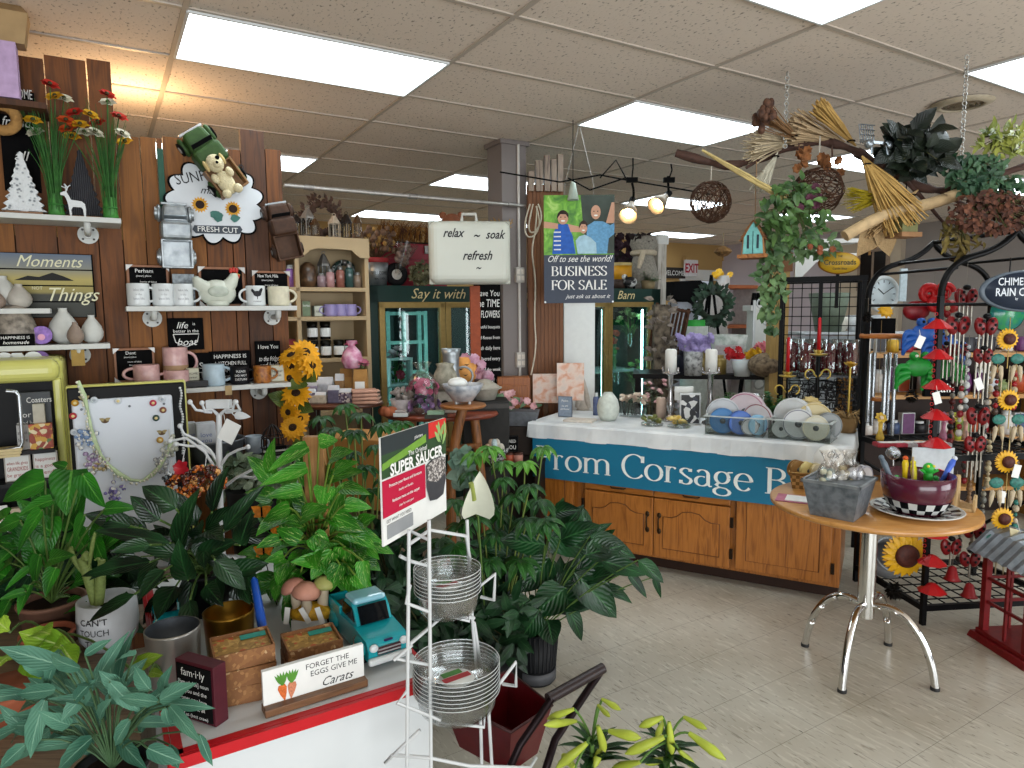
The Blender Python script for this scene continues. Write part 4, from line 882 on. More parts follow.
fsign('white and blue printed block low in the fridge',-2,20,529,shz[3],[('the lake is',.6,.14),('calling',.35,.18)],paper,M('#3f6a9a',.6,var=0),.08)
fsign('cream block on the third fridge shelf beside the left edge',10,27,508,shz[2],[('family',.5,.2)],M('#c0b39a',.6),ink_b,.08)
p=fr(3,452,.1);t2=thing('paper_stack','stack of cream note cards at the left of the fridge shelf','stationery',(p.x,p.y,shz[1]+.105),RA)
for k in range(3):MB().box((.0+.004*k,0,.006+.011*k),(.11,.07,.01)).build('card',M('#c9b78a',.7),t2)
o=MB().tube([(0,0,0),(.03,0,-.005),(.038,0,-.02),(.038,0,-.2),(.03,0,-.22),(-.08,0,-.235)],.007,8).build('wire_rack',M('#a9adb0',.3,.8),loc=fr(6,391,.12),rz=RA);tag(o,'bent grey wire rack at the left edge of the fridge','rack')
# the door
da,db=fr(65,389,.16),fr(186,384,.16);dw=(db-da).dot(AV);dz1=fr(120,386,.16).z;dz0=dz1-.78
t=thing('fridge_door','white inner side of the fridge door with black seal and lime edge','fridge door',(da.x,da.y,dz0),RA)
MB().box((dw/2,.03,.39),(dw,.05,.80)).build('door_shell',lime,t,bevel=.008)
MB().box((dw/2-.002,-.002,.39),(dw-.012,.02,.785)).build('seal',M('#131313',.5),t,bevel=.006)
MB().box((dw/2-.02,-.02,.37),(dw-.075,.03,.73)).build('liner_panel',M('#d0d6dd',.35,var=.02,scale=3),t,bevel=.01,seg=3)
for x,z in((.05,.70),(dw/2,.70),(dw-.09,.70),(.05,.46)):MB().at((x,-.037,z),rx=pi/2).cyl((0,0,0),.005,.004,8).build('screw',M('#5b5f63',.4,.7),t)
mgf=[(75,403,'#b98a2a','yellow'),(73,416,'#a82d38','red'),(153,403,'#b52a4a','crimson'),(94,400,'#c3cad0','white'),(118,401,'#c9ced2','pale grey'),(162,399,'#cdd2d6','white'),(163,410,'#7e4b3a','brown centred'),(156,418,'#2e4a44','dark green'),(74,432,'#c5ccd1','white'),(160,440,'#b98f3a','gold')]
for px,py,c,nm in mgf:
 p=fr(px,py,.2);t=thing('button_magnet',f'small {nm} round magnet on the fridge door '+{(94):'top left',118:'at top centre',162:'in the top right corner',74:'at mid left',163:'below the top right corner',75:'near the top left corner',73:'at the left',153:'near the top right',156:'at right below the brown one',160:'at lower right'}[px],'magnet',p,RA,'button magnets on the fridge door')
 MB().at(rx=pi/2).lathe([(0,-.002),(.013,-.002),(.013,.003),(.009,.006),(0,.007)],18).build('disc',M(c,.35),t);MB().at((0,-.007,0),rx=pi/2).lathe([(0,.002),(.005,.0015),(.006,0)],12).build('centre',M('#d8c58a' if nm!='white' else '#9aa3ab',.5),t)
for px,py,lab in((105,421,'brown bee magnet near the middle of the fridge door'),(84,399,'small brown bee magnet at the top of the green ribbon'),(162,433,'small brown bee magnet at lower right of the door')):
 p=fr(px,py,.195);t=thing('bee_magnet',lab,'magnet',p,RA);MB().ball((0,0,0),.009,8,6,1,1.5,.6).build('body',M('#5a4020',.5),t)
 for s in(-1,1):MB().leaf((0,-.004,.002),(s,0,.5),(0,-1,0),.022,.014,.1,.1,4).build('wing',M('#9a8a5a',.4),t)
# ribbon garland
gp=[(78,381),(84,396),(88,412),(91,428),(95,443),(101,455),(109,465),(119,474),(131,480),(142,481),(152,475),(160,466),(167,455),(171,442)]
pts=[fr(x,y,.205+.01*(k%2))for k,(x,y)in enumerate(gp)];o0=pts[0]
gl_=thing('ribbon_garland','pale green organza ribbon garland draped across the fridge door','garland',o0)
MB().tube([tuple(p-o0)for p in pts],[.007+.003*sin(k*2)for k in range(len(pts))],8).build('ribbon',M('#b9cba0',.5,var=.15),gl_)
q=MB()
for a,b in zip(pts[:-1],pts[1:]):
 for k in range(4):q.ball(tuple(a.lerp(b,k/4)-o0+Vector((rnd(-.006,.006),-.012,rnd(-.012,0)))),.005,6,5)
q.build('pearl_strand',M('#d9d6c4',.25),gl_)
for px,py,lab,c in((87,438,'blue and pearl beaded butterfly hanging at upper left of the garland','#7a94b8'),(94,460,'mauve beaded ornament hanging at left of the garland','#9c88a6'),(99,463,'small gold and pearl ornament beside the mauve one on the garland','#a9986a'),(115,492,'violet beaded flower hanging from the lowest part of the garland','#8078b0'),(163,463,'silver beaded ornament at the right of the garland','#a3a6a8'),(170,446,'pearl cluster at the upper right of the garland','#b9bba9')):
 p=fr(px,py,.2);t=thing('beaded_ornament',lab,'ornament',p,RA)
 q=MB();
 for k in range(34):a=rnd(0,6.3);r=rnd(.0,.038);q.ball((r*cos(a),rnd(-.012,.012),r*sin(a)*1.2),rnd(.007,.011),6,4)
 q.build('bead_cluster',ramp_mat('beads'+c,[(.3,c),(.6,'#d5d5d0')],(1,1,1),'cells',90,.25),t);MB().tube([(0,0,.03),(0,.0,.07)],.0015,4).build('thread',M('#c9c9b0',.5),t)
# bead chain beside the door
t=thing('bead_chain','white bead chain hanging at the right edge of the fridge door','chain',fr(180,388,.2),RA);q=MB()
for k in range(26):q.ball((.004*sin(k*.7),0,-.011*k),.0055,6,5)
q.build('beads',cer_w,t)
# ================================================================ display table behind, below the lowest shelf
tz=.98;dt0=P(168,470,2.85);dt1=P(300,462,3.35)
o=thing('display_table','dark display table below the lowest plank shelf, crowded with tubs','table',(dt0.x,dt0.y,0),RA)
MB().box((.32,.13,tz-.015),(.74,.34,.03)).build('tabletop',M('#2a1d14',.6),o,bevel=.003)
for x in(0,.64):
 for y in(.0,.26):MB().box((x,y,tz/2-.015),(.04,.04,tz-.03)).build('leg',M('#2a1d14',.6),o)
def tub(label,px,pyb,pxw,h,mat,d,name='tub',lip=1.15,z=None,cat='tub'):
 p=P(px,pyb,d);z=p.z if z is None else z;r=pxw/2*d/FOC
 t=thing(name,label,cat,(p.x,p.y,z),RA);MB().lathe([(0,0),(r*.85,0),(r*.95,h*.9),(r,h*.94),(r,h),(r*.93,h),(r*.9,h*.9),(r*.8,h*.1),(0,h*.1)],26).build('body',mat,t)
 for s in(-1,1):MB().torus((s*r*.97,0,h*.75),h*.14,.006,14,6,'x').build('handle',mat,t)
 return t
gtb=ramp_mat('dark_galvanised',[(.3,'#3f444a'),(.6,'#6b7177')],(1,1,1),tscale=20,rough=.5,metal=.5)
tub('dark galvanised oval tub below the lowest plank shelf',215,446,58,.1,gtb,3.05,z=tz)
for k,(px,lab)in enumerate([(189,'left of the white tree stand'),(206,'right behind the white tree stand trunk')]):
 p=P(px,430,3.03);box_sign('white floral printed gift box in the dark tub, '+lab,(p.x,p.y,tz+.045),RA,.06+.022*k,.13,.06,M('#b5b9bf',.5,var=.1,scale=40),M('#b5b9bf',.5),[('love',.6,.16),('you',.4,.16)],M('#5a6a9a',.6,var=0),None,'gift_box','box')
mug('blue grey enamel pot with a black rim below the lowest shelf',Vector((*P(254,442,3.2).xy,tz)),.04,.085,M('#98a5b0',.35),0,None,(),ink_b,RA)
p=P(273,447,3.2);t=thing('wire_basket','dark wire cage lantern at the right end of the display table','lantern',(p.x,p.y,tz),RA);q=MB()
for k in range(8):a=2*pi*k/8;q.tube(bez((.045*cos(a),.045*sin(a),0),(.07*cos(a),.07*sin(a),.1),(0,0,.14),8),.003,5)
q.torus((0,0,.03),.055,.003,20,5).torus((0,0,.08),.05,.003,20,5).torus((0,0,.003),.048,.004,20,5);q.build('wire_cage',M('#2b2624',.5,.5),t)
p=P(262,458,2.95);box_sign('small yellow block sign lying near the wire cage lantern',(p.x,p.y,tz),RA-.2,.1,.035,.03,M('#c79a35',.6),M('#3a2a18',.6),[('gather',.5,.5,{'shear':.3})],ink_b)
p=P(277,456,3.0);t=thing('slat_tray','black and white slatted tray leaning beside the sunflower garland','tray',(p.x,p.y,tz),RA);
for k in range(5):MB().box((0,.0+.004*k,.008+.014*k),(.11,.012,.008)).build('slat',M('#bdbdb8' if k%2 else '#1c1c1c',.5),t)
MB().box((0,.012,.035),(.09,.01,.07)).build('back',black,t)
# ---- white metal tree stand with jewels
TS=P(219,500,2.35);TSZ=TB
ts=thing('jewelry_tree','white metal branching jewelry tree stand beside the fridge door','jewelry stand',(TS.x,TS.y,TSZ),0)
wm=M('#c8cbcc',.35,var=.03)
def tp(px,py,dd=0):q=P(px,py,2.35+dd);return q-Vector((TS.x,TS.y,TSZ))
zt=tp(219,414)
MB().tube([(0,0,0),(0,0,.1),tuple(tp(219,450)),tuple(tp(219,414))],[.014,.011,.0105,.009],12).build('trunk',wm,ts);MB().lathe([(0,0),(.085,0),(.085,.008),(.03,.02),(0,.03)],28).build('base',wm,ts)
for nm,ps in(('branch',[(219,416),(212,409),(203,411),(196,410),(190,402)]),('branch',[(219,416),(226,409),(234,411),(240,410),(236,402)]),('branch',[(212,412),(205,412),(202,403)]),('branch',[(226,412),(232,412),(235,402)]),
   ('branch',[(218,462),(210,450),(196,439),(184,434),(180,426)]),('branch',[(214,455),(200,446),(188,446),(176,444)]),('branch',[(220,466),(228,455),(238,450),(248,447)]),('branch',[(220,490),(236,478),(252,470),(268,463)]),('branch',[(240,476),(254,478),(262,474)]),('branch',[(216,470),(205,452),(186,438),(170,441)])):
 pts=[tp(x,y,-.04*k/len(ps))for k,(x,y)in enumerate(ps)];br=MB().tube([tuple(p)for p in pts],[.0065]+[.005]*(len(pts)-2)+[.004],8).build(nm,wm,ts)
 MB().ball(tuple(pts[-1]),.009,8,6).build('tip',wm,br)
MB().box(tuple(tp(219,404)),(.083,.03,.03)).build('top_plaque',wm,ts,bevel=.003)
p=tp(226,424);t=thing('price_card','white printed card tied to the trunk of the jewelry tree','tag',P(226,426,2.3),0);MB().at((.01,0,-.02),ry=.5).box((0,0,0),(.055,.002,.075)).build('card',paper,t);MB().tube([(0,0,0),(-.01,.01,.04)],.001,4).build('string',paper,t)
p=P(242,415,2.4);t=thing('leaf_charm','white metal leaf charm hanging at the right of the jewelry tree','ornament',p,0);MB().leaf((-.03,0,0),(1,0,-.1),(0,-1,.4),.06,.03,.2,.15,6).build('leaf_plate',wm,t);MB().tube([(-.03,0,0),(-.045,0,.02)],.002,5).build('hook',wm,t)
amber=ramp_mat('amber_beads',[(0,'#3b1206'),(.3,'#8f3408'),(.55,'#c9691a'),(.75,'#5a1c08'),(.9,'#d9a05a')],(1,1,1),'cells',75,.15,coat=.5)
for px,py,rr,lab,m in((183,488,.03,'cluster of amber glass beads hanging at lower left of the jewelry tree',amber),(206,482,.034,'cluster of amber glass beads hanging right of the jewelry tree trunk',amber),(198,466,.0,'',None)):
 if m is None:continue
 t=thing('bead_bracelet',lab,'jewelry',P(px,py,2.25),0);q=MB()
 for k in range(120):a,b_=rnd(0,6.3),rnd(-.6,1.2);q.ball((rr*1.9*cos(a)*cos(b_),rr*cos(b_)*sin(a),rr*1.6*sin(b_)),rnd(.006,.01),6,4)
 q.build('beads',m,t);MB().tube([(0,0,.05),(0,.02,.1)],.0015,4).build('hook',wm,t)
t=thing('red_bow','small red glass flower above the amber beads on the jewelry tree','ornament',P(182,468,2.25),0);bloom(MB(),(0,0,0),(0,-1,.2),.03,6,'petal',.5,.7,2).build('petals',M('#b32430',.3),t);MB().tube([(0,.005,.02),(0,.03,.06)],.0015,4).build('hook',wm,t)
t=thing('clear_bead_cluster','clear and black bead cluster left of the amber beads','jewelry',P(170,484,2.25),0);q=MB()
for k in range(60):a=rnd(0,6.3);r=rnd(0,.035);q.ball((r*cos(a)*.8,rnd(-.01,.01),r*sin(a)*1.3),rnd(.004,.008),6,4)
q.build('beads',ramp_mat('clear_beads',[(0,'#15171a'),(.5,'#8f999f'),(.8,'#d3d8db')],(1,1,1),'cells',90,.15),t);MB().tube([(0,0,.04),(0,.02,.08)],.0015,4).build('hook',wm,t)
# ---- sunflower garland at the right end of the plank wall
sg=thing('sunflower_garland','garland of yellow silk sunflowers hanging at the right end of the plank wall','garland',P(298,348,3.5),0)
def sunflower(mb_p,c,d,R,col='#d9980f',disc='#2e1c0c',parent=None):
 f=bloom(MB(),c,d,R,15,'lance',.1,.42,2).build('sunflower',M(col,.6,var=.2,scale=20),parent)
 dd=Vector(d).normalized();q=MB();q.T=Matrix.Translation(Vector(c)+dd*.004)@dd.to_track_quat('Z','Y').to_matrix().to_4x4();q.lathe([(R*.36,0),(R*.33,R*.08),(R*.15,R*.13),(0,R*.12)],18)
 q.build('seed_disc',M(disc,.9,bump=.8,scale=150),f);return f
so=P(298,348,3.5)
for px,py,R,d in((292,356,.085,(-.3,-.6,.9)),(305,353,.09,(.6,-.7,.6)),(292,366,.08,(-.2,-1,.1)),(291,378,.075,(-.2,-1,-.2)),(311,365,.085,(.9,-.5,.3)),(296,394,.085,(.2,-.8,.7)),(289,412,.06,(-.3,-1,0)),(300,418,.055,(.5,-1,0)),(293,428,.075,(.1,-.9,.5))):
 sunflower(None,tuple(P(px,py,3.45+rnd(-.05,.05))-so),d,R,parent=sg)
lf=MB()
for px,py in((307,374),(304,380),(298,404),(300,438),(285,400)):lf.leaf(tuple(P(px,py,3.5)-so),(rnd(-1,1),-.5,rnd(-1,.4)),(0,-1,.3),.1,.08,.4,.1,5,'heart')
lf.build('leaves',leaf_mat('silk_leaf','#3f4f1c','#6b7a35'),sg)
MB().tube([tuple(P(x,y,3.52)-so)for x,y in((296,345),(294,365),(297,385),(292,405),(295,430))],.008,6).build('vine',M('#4a5a24',.7),sg)
# ================================================================ goods on the cream shelf unit
def suz(z,px,dep=.08):# a point on a shelf of the unit, dep behind its front
 return PW(px,300,SU-PN*dep,PN)
def on_su(px,z,dep=.1):p=suz(z,px,dep);return Vector((p.x,p.y,z))
glassw=glass('clear_glass','#f2f6f5',.1)
def lantern(label,pos,h,r,metal,group=None):
 o=thing('lantern',label,'lantern',pos,RA,group);q=MB().lathe([(0,0),(r,0),(r,h*.06),(r*.8,h*.1)],6,smooth=False)
 q.build('base',metal,o)
 for k in range(6):a=2*pi*k/6;MB().tube([(r*.8*cos(a),r*.8*sin(a),h*.08),(r*.8*cos(a),r*.8*sin(a),h*.62)],r*.07,5).build('bar',metal,o)
 MB().lathe([(r*.95,h*.6),(r*.9,h*.65),(r*.35,h*.88),(r*.2,h*.92),(0,h*.93)],6,smooth=False).build('roof',metal,o);MB().torus((0,0,h*.95),r*.22,r*.05,14,5,'y').build('ring',metal,o)
 MB().lathe([(r*.72,h*.09),(r*.72,h*.6)],12).build('pane',glassw,o);return o
dark_m=M('#2a2320',.5,.5);bronze=M('#5b4632',.4,.6);pewter=M('#8a8884',.4,.6)
for k,(px,h,r,m,lab)in enumerate([(299,.17,.05,dark_m,'dark lantern at the left end on top of the cream shelf unit'),(311,.22,.055,pewter,'pewter lantern second from left on top of the cream shelf unit'),(337,.18,.05,M('#b3a795',.5,.3),'pale lantern in the middle on top of the cream shelf unit'),(349,.2,.045,dark_m,'dark lantern right of the pale one on top of the cream shelf unit')]):
 lantern(lab,on_su(px,2.166,.14),h,r,m)
t=thing('dried_wreath','dark brown dried leaf wreath standing on top of the cream shelf unit','wreath',on_su(326,2.166,.2)+Vector((0,0,.15)),RA)
q=MB().torus((0,0,0),.1,.02,24,6,'y');q.build('hoop',M('#3a281d',.8),t);q=MB()
for k in range(150):a=rnd(0,6.3);r=.1+rnd(-.04,.05);q.leaf((r*cos(a),rnd(-.03,.03),r*sin(a)),(cos(a+rnd(-1,1)),rnd(-.8,.3),sin(a+rnd(-1,1))),(0,-1,0),.045,.025,.4,.1,3)
q.build('leaves',M('#453128',.8,var=.4),t)
for px,h,lab in((318,.14,'small dark gold house lantern on the cream unit, third along'),(360,.19,'dark lantern at the right end on top of the cream shelf unit')):lantern(lab,on_su(px,2.166,.07),h,.035,bronze)
# shelf z=1.81: houses, jars
def shop_bottle(label,pos,r,h,mat,capm,name='jar',cat='jar',lines=(),rz=0):
 o=thing(name,label,cat,pos,RA);MB().lathe([(0,0),(r,0),(r,h*.72),(r*.8,h*.82),(r*.55,h*.84),(r*.55,h*.88),(0,h*.88)],18).build('body',mat,o);MB().lathe([(r*.62,h*.84),(r*.62,h),(0,h)],18).build('lid',capm,o)
 if lines:MB().lathe([(r*1.01,h*.15),(r*1.015,h*.16),(r*1.015,h*.6),(r*1.01,h*.61)],18).build('paper_label',paper,o)
 return o
lantern('tall pewter lantern on the top shelf of the cream unit',on_su(325,1.824,.16),.26,.05,pewter)
vase('brown glazed owl shaped jug at the left of the top shelf, cream unit',on_su(309,1.824,.12),[(0,0),(.05,0),(.062,.05),(.06,.11),(.05,.15),(.02,.175),(0,.178)],ramp_mat('owl_glaze',[(.3,'#2b1c14'),(.7,'#6b5038')],(1,1,1),tscale=30,rough=.3),'owl_jug','jug')
for px,c,h,lab in((322,'#8f7a80',.1,'mauve'),(331,'#b58c8c',.13,'pink'),(341,'#8c5a4f',.15,'rust'),(350,'#33504e',.17,'dark teal'),(358,'#7b6a5a',.11,'taupe')):
 shop_bottle(lab+' lidded glass jar on the top shelf of the cream unit',on_su(px,1.824,.07),.03,h,M(c,.15,coat=.5),pewter)
q=thing('beaded_wreath','dark green and silver glittering wreath at the back of the top shelf, cream unit','wreath',on_su(345,1.824,.24)+Vector((0,0,.11)),RA);MB().torus((0,0,0),.08,.022,22,8,'y').build('hoop',ramp_mat('glitter_green',[(0,'#0f1f1a'),(.5,'#2b4a42'),(.8,'#c3cbc8')],(1,1,1),'cells',70,.3),q);MB().ball((0,-.02,.08),.02,8,6).build('bow',pewter,q)
# shelf 1.61: lavender mugs and boxes
lavm=M('#8d83b0',.3,var=.06)
for px,hd,lab in((330,pi,'left of the three'),(340,0,'middle of the three'),(350,0,'right of the three')):mug('lavender mug on the cream unit, '+lab,on_su(px,1.624,.08),.045,.085,lavm,hd,None,(),ink_b,RA)
box_sign('small white printed box beside the lavender mugs',on_su(318,1.624,.08),RA,.06,.075,.06,M('#b9bcae',.6),M('#8f978a',.6),[('tea',.5,.25)],ink_b,None,'tea_box','box')
box_sign('green topped carton at the left of the lavender mug shelf',on_su(306,1.624,.08),RA,.06,.11,.06,M('#6e7f63',.6,var=.2),M('#93836a',.6),[('herbal',.7,.14)],ink_w,None,'carton','box')
# candles in dark jars
for k,(px,z,st)in enumerate([(311,1.334,0),(324,1.334,0),(337,1.334,0),(348,1.334,0),(311,1.464,1),(324,1.464,1)]):
 lab=('upper ' if st else 'lower ')+{311:'far left',324:'second',337:'third',348:'far right'}[px]
 o=thing('jar_candle',f'black jar candle with a white label on the cream unit, {lab} one','candle',on_su(px,z,.08),RA,'black jar candles on the cream shelf unit')
 MB().lathe([(0,0),(.036,0),(.036,.085),(.03,.095),(0,.095)],20).build('jar',M('#0c0b0c',.15,coat=.4),o);MB().lathe([(.037,.095),(.037,.125),(0,.125)],20).build('lid',M('#17150f',.3,.3),o)
 MB().lathe([(.0365,.02),(.037,.021),(.037,.08),(.0365,.081)],20,arc=.5,c=(0,0,0)).build('paper_label',paper,o).rotation_euler=(0,0,pi)
MB().box((0,0,0),(.1,.07,.003))
# left bay (between planks and unit): purple bottles, red book
for px,z,h,c,lab,nm in((283,1.83,.13,'#3b2068','deep purple','bottle'),(291,1.83,.15,'#8a5f9e','mauve','bottle')):shop_bottle(lab+' bottle in the left bay of the cream shelf unit',on_su(px,1.824,.08),.035,h,M(c,.2,coat=.4),cer_w,'bottle','bottle')
box_sign('red boxed gift in the left bay of the cream shelf unit',on_su(292,1.334,.08),RA,.085,.14,.05,M('#8c1f24',.5),M('#5a1216',.5),[('love',.5,.2)],ink_w,None,'gift_box','box')
for px,lab in((287,'left'),(295,'right')):box_sign(f'small white card box low in the left bay, {lab} one',on_su(px,.964,.06),RA,.06,.09,.04,paper,paper,[('soap',.5,.2)],ink_b,None,'soap_box','box')
# ---- small brown side table with bags (in front of the unit)
st0=P(341,402,4.15);STZ=st0.z
st=thing('side_table','small dark wooden side table heaped with potpourri bags','table',(st0.x,st0.y,0),.15)
MB().lathe([(0,-.025),(.25,-.025),(.26,-.012),(.25,0),(0,0)],36,(0,0,STZ),sy=.7).build('tabletop',wood('walnut','#2d170d','#5b3320','x',.35),st)
for a,b in((-.16,-.09),(.16,-.09),(-.16,.09),(.16,.09)):MB().at((a,b,0)).taper((0,0,0),(.03,.03),(.045,.045),STZ-.025).build('leg',M('#2d170d',.5),st)
def bagg(label,px,py,w,h,mat,d=4.1,top=None,rz=0,name='bag',zz=None):
 p=P(px,py,d);o=thing(name,label,'bag',(p.x,p.y,STZ if zz is None else zz),rz)
 MB().taper((0,0,0),(w,w*.6),(w*.96,w*.55),h*.75).build('pouch',mat,o,bevel=.008,seg=2);MB().taper((0,0,h*.74),(w*.94,w*.5),(w*.9,.012),h*.26).build('bag_top',top or mat,o,bevel=.003)
 return o
kraft=M('#a0763f',.75,var=.1);pot_=ramp_mat('potpourri',[(0,'#4a3a4d'),(.35,'#8f8794'),(.6,'#c9bfb5'),(.85,'#6f6073')],(1,1,1),'cells',90,.5)
bagg('brown kraft carton left of the taller one on the side table',347,388,.085,.2,kraft,4.25,M('#8a6535',.7),name='kraft_bag');
o=bagg('tall kraft bag with a white label at the right of the side table',361,390,.09,.2,kraft,4.18,None,name='kraft_bag');MB().box((0,-.029,.09),(.06,.003,.07)).build('paper_label',paper,o)
for k in range(4):
 p=P(366-k*.5,398,4.07);t=thing('sachet',['bottom','second','third','top'][k]+' flat pink sachet of the pile on the right of the side table','sachet',(p.x,p.y,STZ+.022*k),.1*k,'flat pink sachets on the side table')
 MB().box((0,0,.011),(.15,.1,.02)).build('pouch',M('#b78c78',.5,var=.15),t,bevel=.008);MB().box((.08,0,.011),(.02,.1,.004)).build('seal',M('#c5a08e',.4),t)
for px,py,w,h,lab,c in((309,396,.09,.09,'clear potpourri bag at the left end of the side table',None),(319,397,.1,.07,'cream potpourri bag at the front of the side table','#b7aa96'),(334,397,.075,.11,'purple grey pouch in the middle of the side table','#5f5a6e'),(346,397,.085,.09,'white and purple potpourri bag on the side table',None),(326,388,.1,.15,'white topped bag at the back of the side table','#b9bcc4'),(340,386,.06,.17,'small brown topped bottle bag at the back of the side table','#8a6a44'),(312,386,.09,.13,'lilac mottled bag at the back left of the side table','#9a93a8')):
 bagg(lab,px,py,w,h,pot_ if c is None else M(c,.5,var=.2,scale=50),4.1 if py>390 else 4.22,M('#c9ccd0',.25,var=.1),name='potpourri_bag')
p=P(350,358,4.5);t=thing('pink_gift_basket','pink wrapped gift basket tied with ribbon above the kraft cartons','gift',(*P(352,357,4.22).xy,STZ+.205),.1)
MB().lathe([(0,0),(.05,0),(.068,.05),(.055,.1),(.02,.14),(.035,.17)],16).build('wrap',ramp_mat('pink_wrap',[(.2,'#8d2f55'),(.5,'#c98aa5'),(.8,'#dccbd3')],(1,1,1),tscale=22,rough=.2),t);bloom(MB(),(0,0,.145),(0,-.3,1),.045,7,'petal',.4,.6).build('bow',M('#b04a72',.4),t)
p=P(362,356,4.2);t=thing('pink_silk_flower','dusty pink silk flower resting on the tall kraft bag','artificial flower',(p.x,p.y,STZ+.203),.1);bloom(MB(),(0,0,.025),(0.3,-.4,1),.05,9,'petal',.5,.6,2).build('petals',M('#a05468',.6),t);MB().cyl((0,0,0),.012,.03,8).build('stem',M('#4a5a34',.7),t)
# ---- on top of the cooler
def on_cl(px,dep,z=CH):p=PW(px,300,CL-PN*dep,PN);return Vector((p.x,p.y,z))
q_=on_cl(377,.15);t=thing('metal_bucket','grey metal bucket with a red rim holding dried flowers on the cooler','bucket',q_,RA);r=.105
MB().lathe([(0,0),(r*.8,0),(r,.215),(r*.93,.215),(r*.75,.02),(0,.02)],28).build('body',galv,t);MB().lathe([(r*.97,.19),(r*1.03,.195),(r*1.03,.225),(r*.97,.23)],28).build('rim',M('#9c3033',.5),t)
for tx,z in(('FRESH',.14),('WELCOME',.09),('est. 1950',.05)):MB().textcyl(tx,.03 if z>.06 else .018,r*.92,z,-pi/2,maxw=.15).build('lettering',ink_b,t)
t=thing('dried_bouquet','bouquet of tan and brown dried flowers in the metal bucket','dried flowers',q_+Vector((0,0,.2)),RA);s=MB();f=MB();f2=MB()
for k in range(70):
 a=rnd(0,6.3);e=rnd(.35,1.5);L_=rnd(.12,.3);d=Vector((cos(a)*cos(e)*1.3,sin(a)*cos(e),sin(e)));s.tube([(0,0,0),tuple(d*L_*.6),tuple(d*L_)],.0025,4)
 (f if k%3 else f2).ball(tuple(d*L_),rnd(.014,.03),6,5)
s.build('stems',M('#5a4630',.8),t);f.build('brown_heads',ramp_mat('dried_brown',[(.3,'#4f3a30'),(.7,'#8f7058')],(1,1,1),tscale=25,rough=.9,bump=.6),t);f2.build('tan_heads',M('#a9834a',.9,var=.3),t)
p=on_cl(398,.05,CH+.1);t=thing('wrapped_bouquet','cellophane wrapped dried bouquet leaning right of the bucket','dried flowers',p,RA);t.rotation_euler=(0,.35,RA)
MB().lathe([(.02,0),(.05,.1),(.1,.27)],14).build('cellophane',glass('cellophane','#f7f5f2',.05,.22),t);q=MB()
for k in range(40):q.ball((rnd(-.06,.06),rnd(-.06,.06),rnd(.1,.25)),rnd(.012,.022),6,5)
q.build('flower_heads',ramp_mat('dried_mauve',[(.3,'#5b4644'),(.7,'#a08a7c')],(1,1,1),tscale=25,rough=.9),t)
t=thing('toy_tailgate','red pickup truck tailgate planter on top of the cooler, filled with grasses','planter',on_cl(412,.4),RA);rd=M('#8c1c2c',.4,var=.1)
MB().box((0,0,.19),(.62,.2,.38)).build('bed',rd,t,bevel=.012);q=MB()
for z in(.1,.18,.26):q.box((0,-.106,z),(.6,.012,.035))
q.build('ridges',rd,t);MB().box((.1,-.115,.33),(.035,.02,.07)).build('latch',pewter,t);MB().box((0,0,.385),(.6,.18,.02)).build('soil',M('#2a1c14',.9),t)
for px,lab in((397,'black rubber wheel with a white hub standing on the cooler'),):
 t2=thing('spare_tire',lab,'tire',on_cl(px,.12,CH+.098),RA);MB().at(rx=pi/2).torus((0,0,0),.07,.03,28,10).build('tread',M('#121214',.7),t2);MB().at(rx=pi/2).lathe([(.05,-.015),(.05,.012),(.03,.018),(.012,.016),(.012,.022),(0,.022)],24).build('hub',M('#c3c0b8',.4),t2)
t=thing('dried_grass','row of orange and brown dried grasses standing in the red tailgate','dried grass',on_cl(412,.4,CH+.39),RA);q=MB();q2=MB()
for k in range(260):
 x=rnd(-.3,.3);L_=rnd(.1,.2);m_=q if k%3 else q2;m_.tube([(x,rnd(-.07,.07),0),(x+rnd(-.02,.02),rnd(-.08,.08),L_*.6),(x+rnd(-.06,.06),rnd(-.1,.1),L_)],[.002,.004,.001],4)
q.build('orange_blades',M('#8a5a22',.9,var=.4),t);q2.build('brown_blades',M('#4f2f20',.9,var=.3),t)
t=thing('leaf_wreath','olive and cream leaf wreath lying at the cooler front beside the wheel','wreath',on_cl(421,.1,CH+.1),RA);MB().torus((0,0,0),.07,.02,20,6,'y').build('hoop',M('#3f3a22',.9),t);q=MB()
for k in range(150):a=rnd(0,6.3);r=rnd(.02,.12);q.leaf((r*cos(a)*1.2,rnd(-.04,.03),r*sin(a)*.85),(rnd(-1,1),rnd(-1,0),rnd(-1,1)),(0,-1,.2),.05,.025,.4,.1,3)
q.build('leaves',ramp_mat('olive_leaves',[(.3,'#2f3520'),(.55,'#6f6b47'),(.75,'#b5ad90')],(1,1,1),tscale=18,rough=.7),t)
# ---- suitcase on its orange post, chalkboard
sc_p=P(470,285,4.7)
t=thing('suitcase','vintage white hard suitcase lettered relax soak refresh','suitcase',(sc_p.x,sc_p.y,sc_p.z),.12)
MB().box((0,.0,.215),(.55,.17,.42)).build('shell',M('#bfc1b6',.4,var=.04,scale=3),t,bevel=.055,seg=4)
MB().box((0,-.02,.215),(.556,.012,.426)).build('seam',M('#97988c',.4,.3),t,bevel=.005)
h=MB().tube([(-.05,-.01,.425),(-.045,-.01,.475),(.045,-.01,.475),(.05,-.01,.425)],.012,8).build('handle',M('#b3b3ab',.4),t)
for tx,x,z,hh in(('relax',-.115,.315,.058),('~',.04,.30,.06),('soak',.165,.305,.058),('refresh',.045,.165,.06),('~',.05,.09,.05)):MB().text(tx,hh,(x,-.0865,z),shear=.4,sx=.8,bold=.018).build('lettering',ink_b,t)
op=P(475.5,340,4.75)
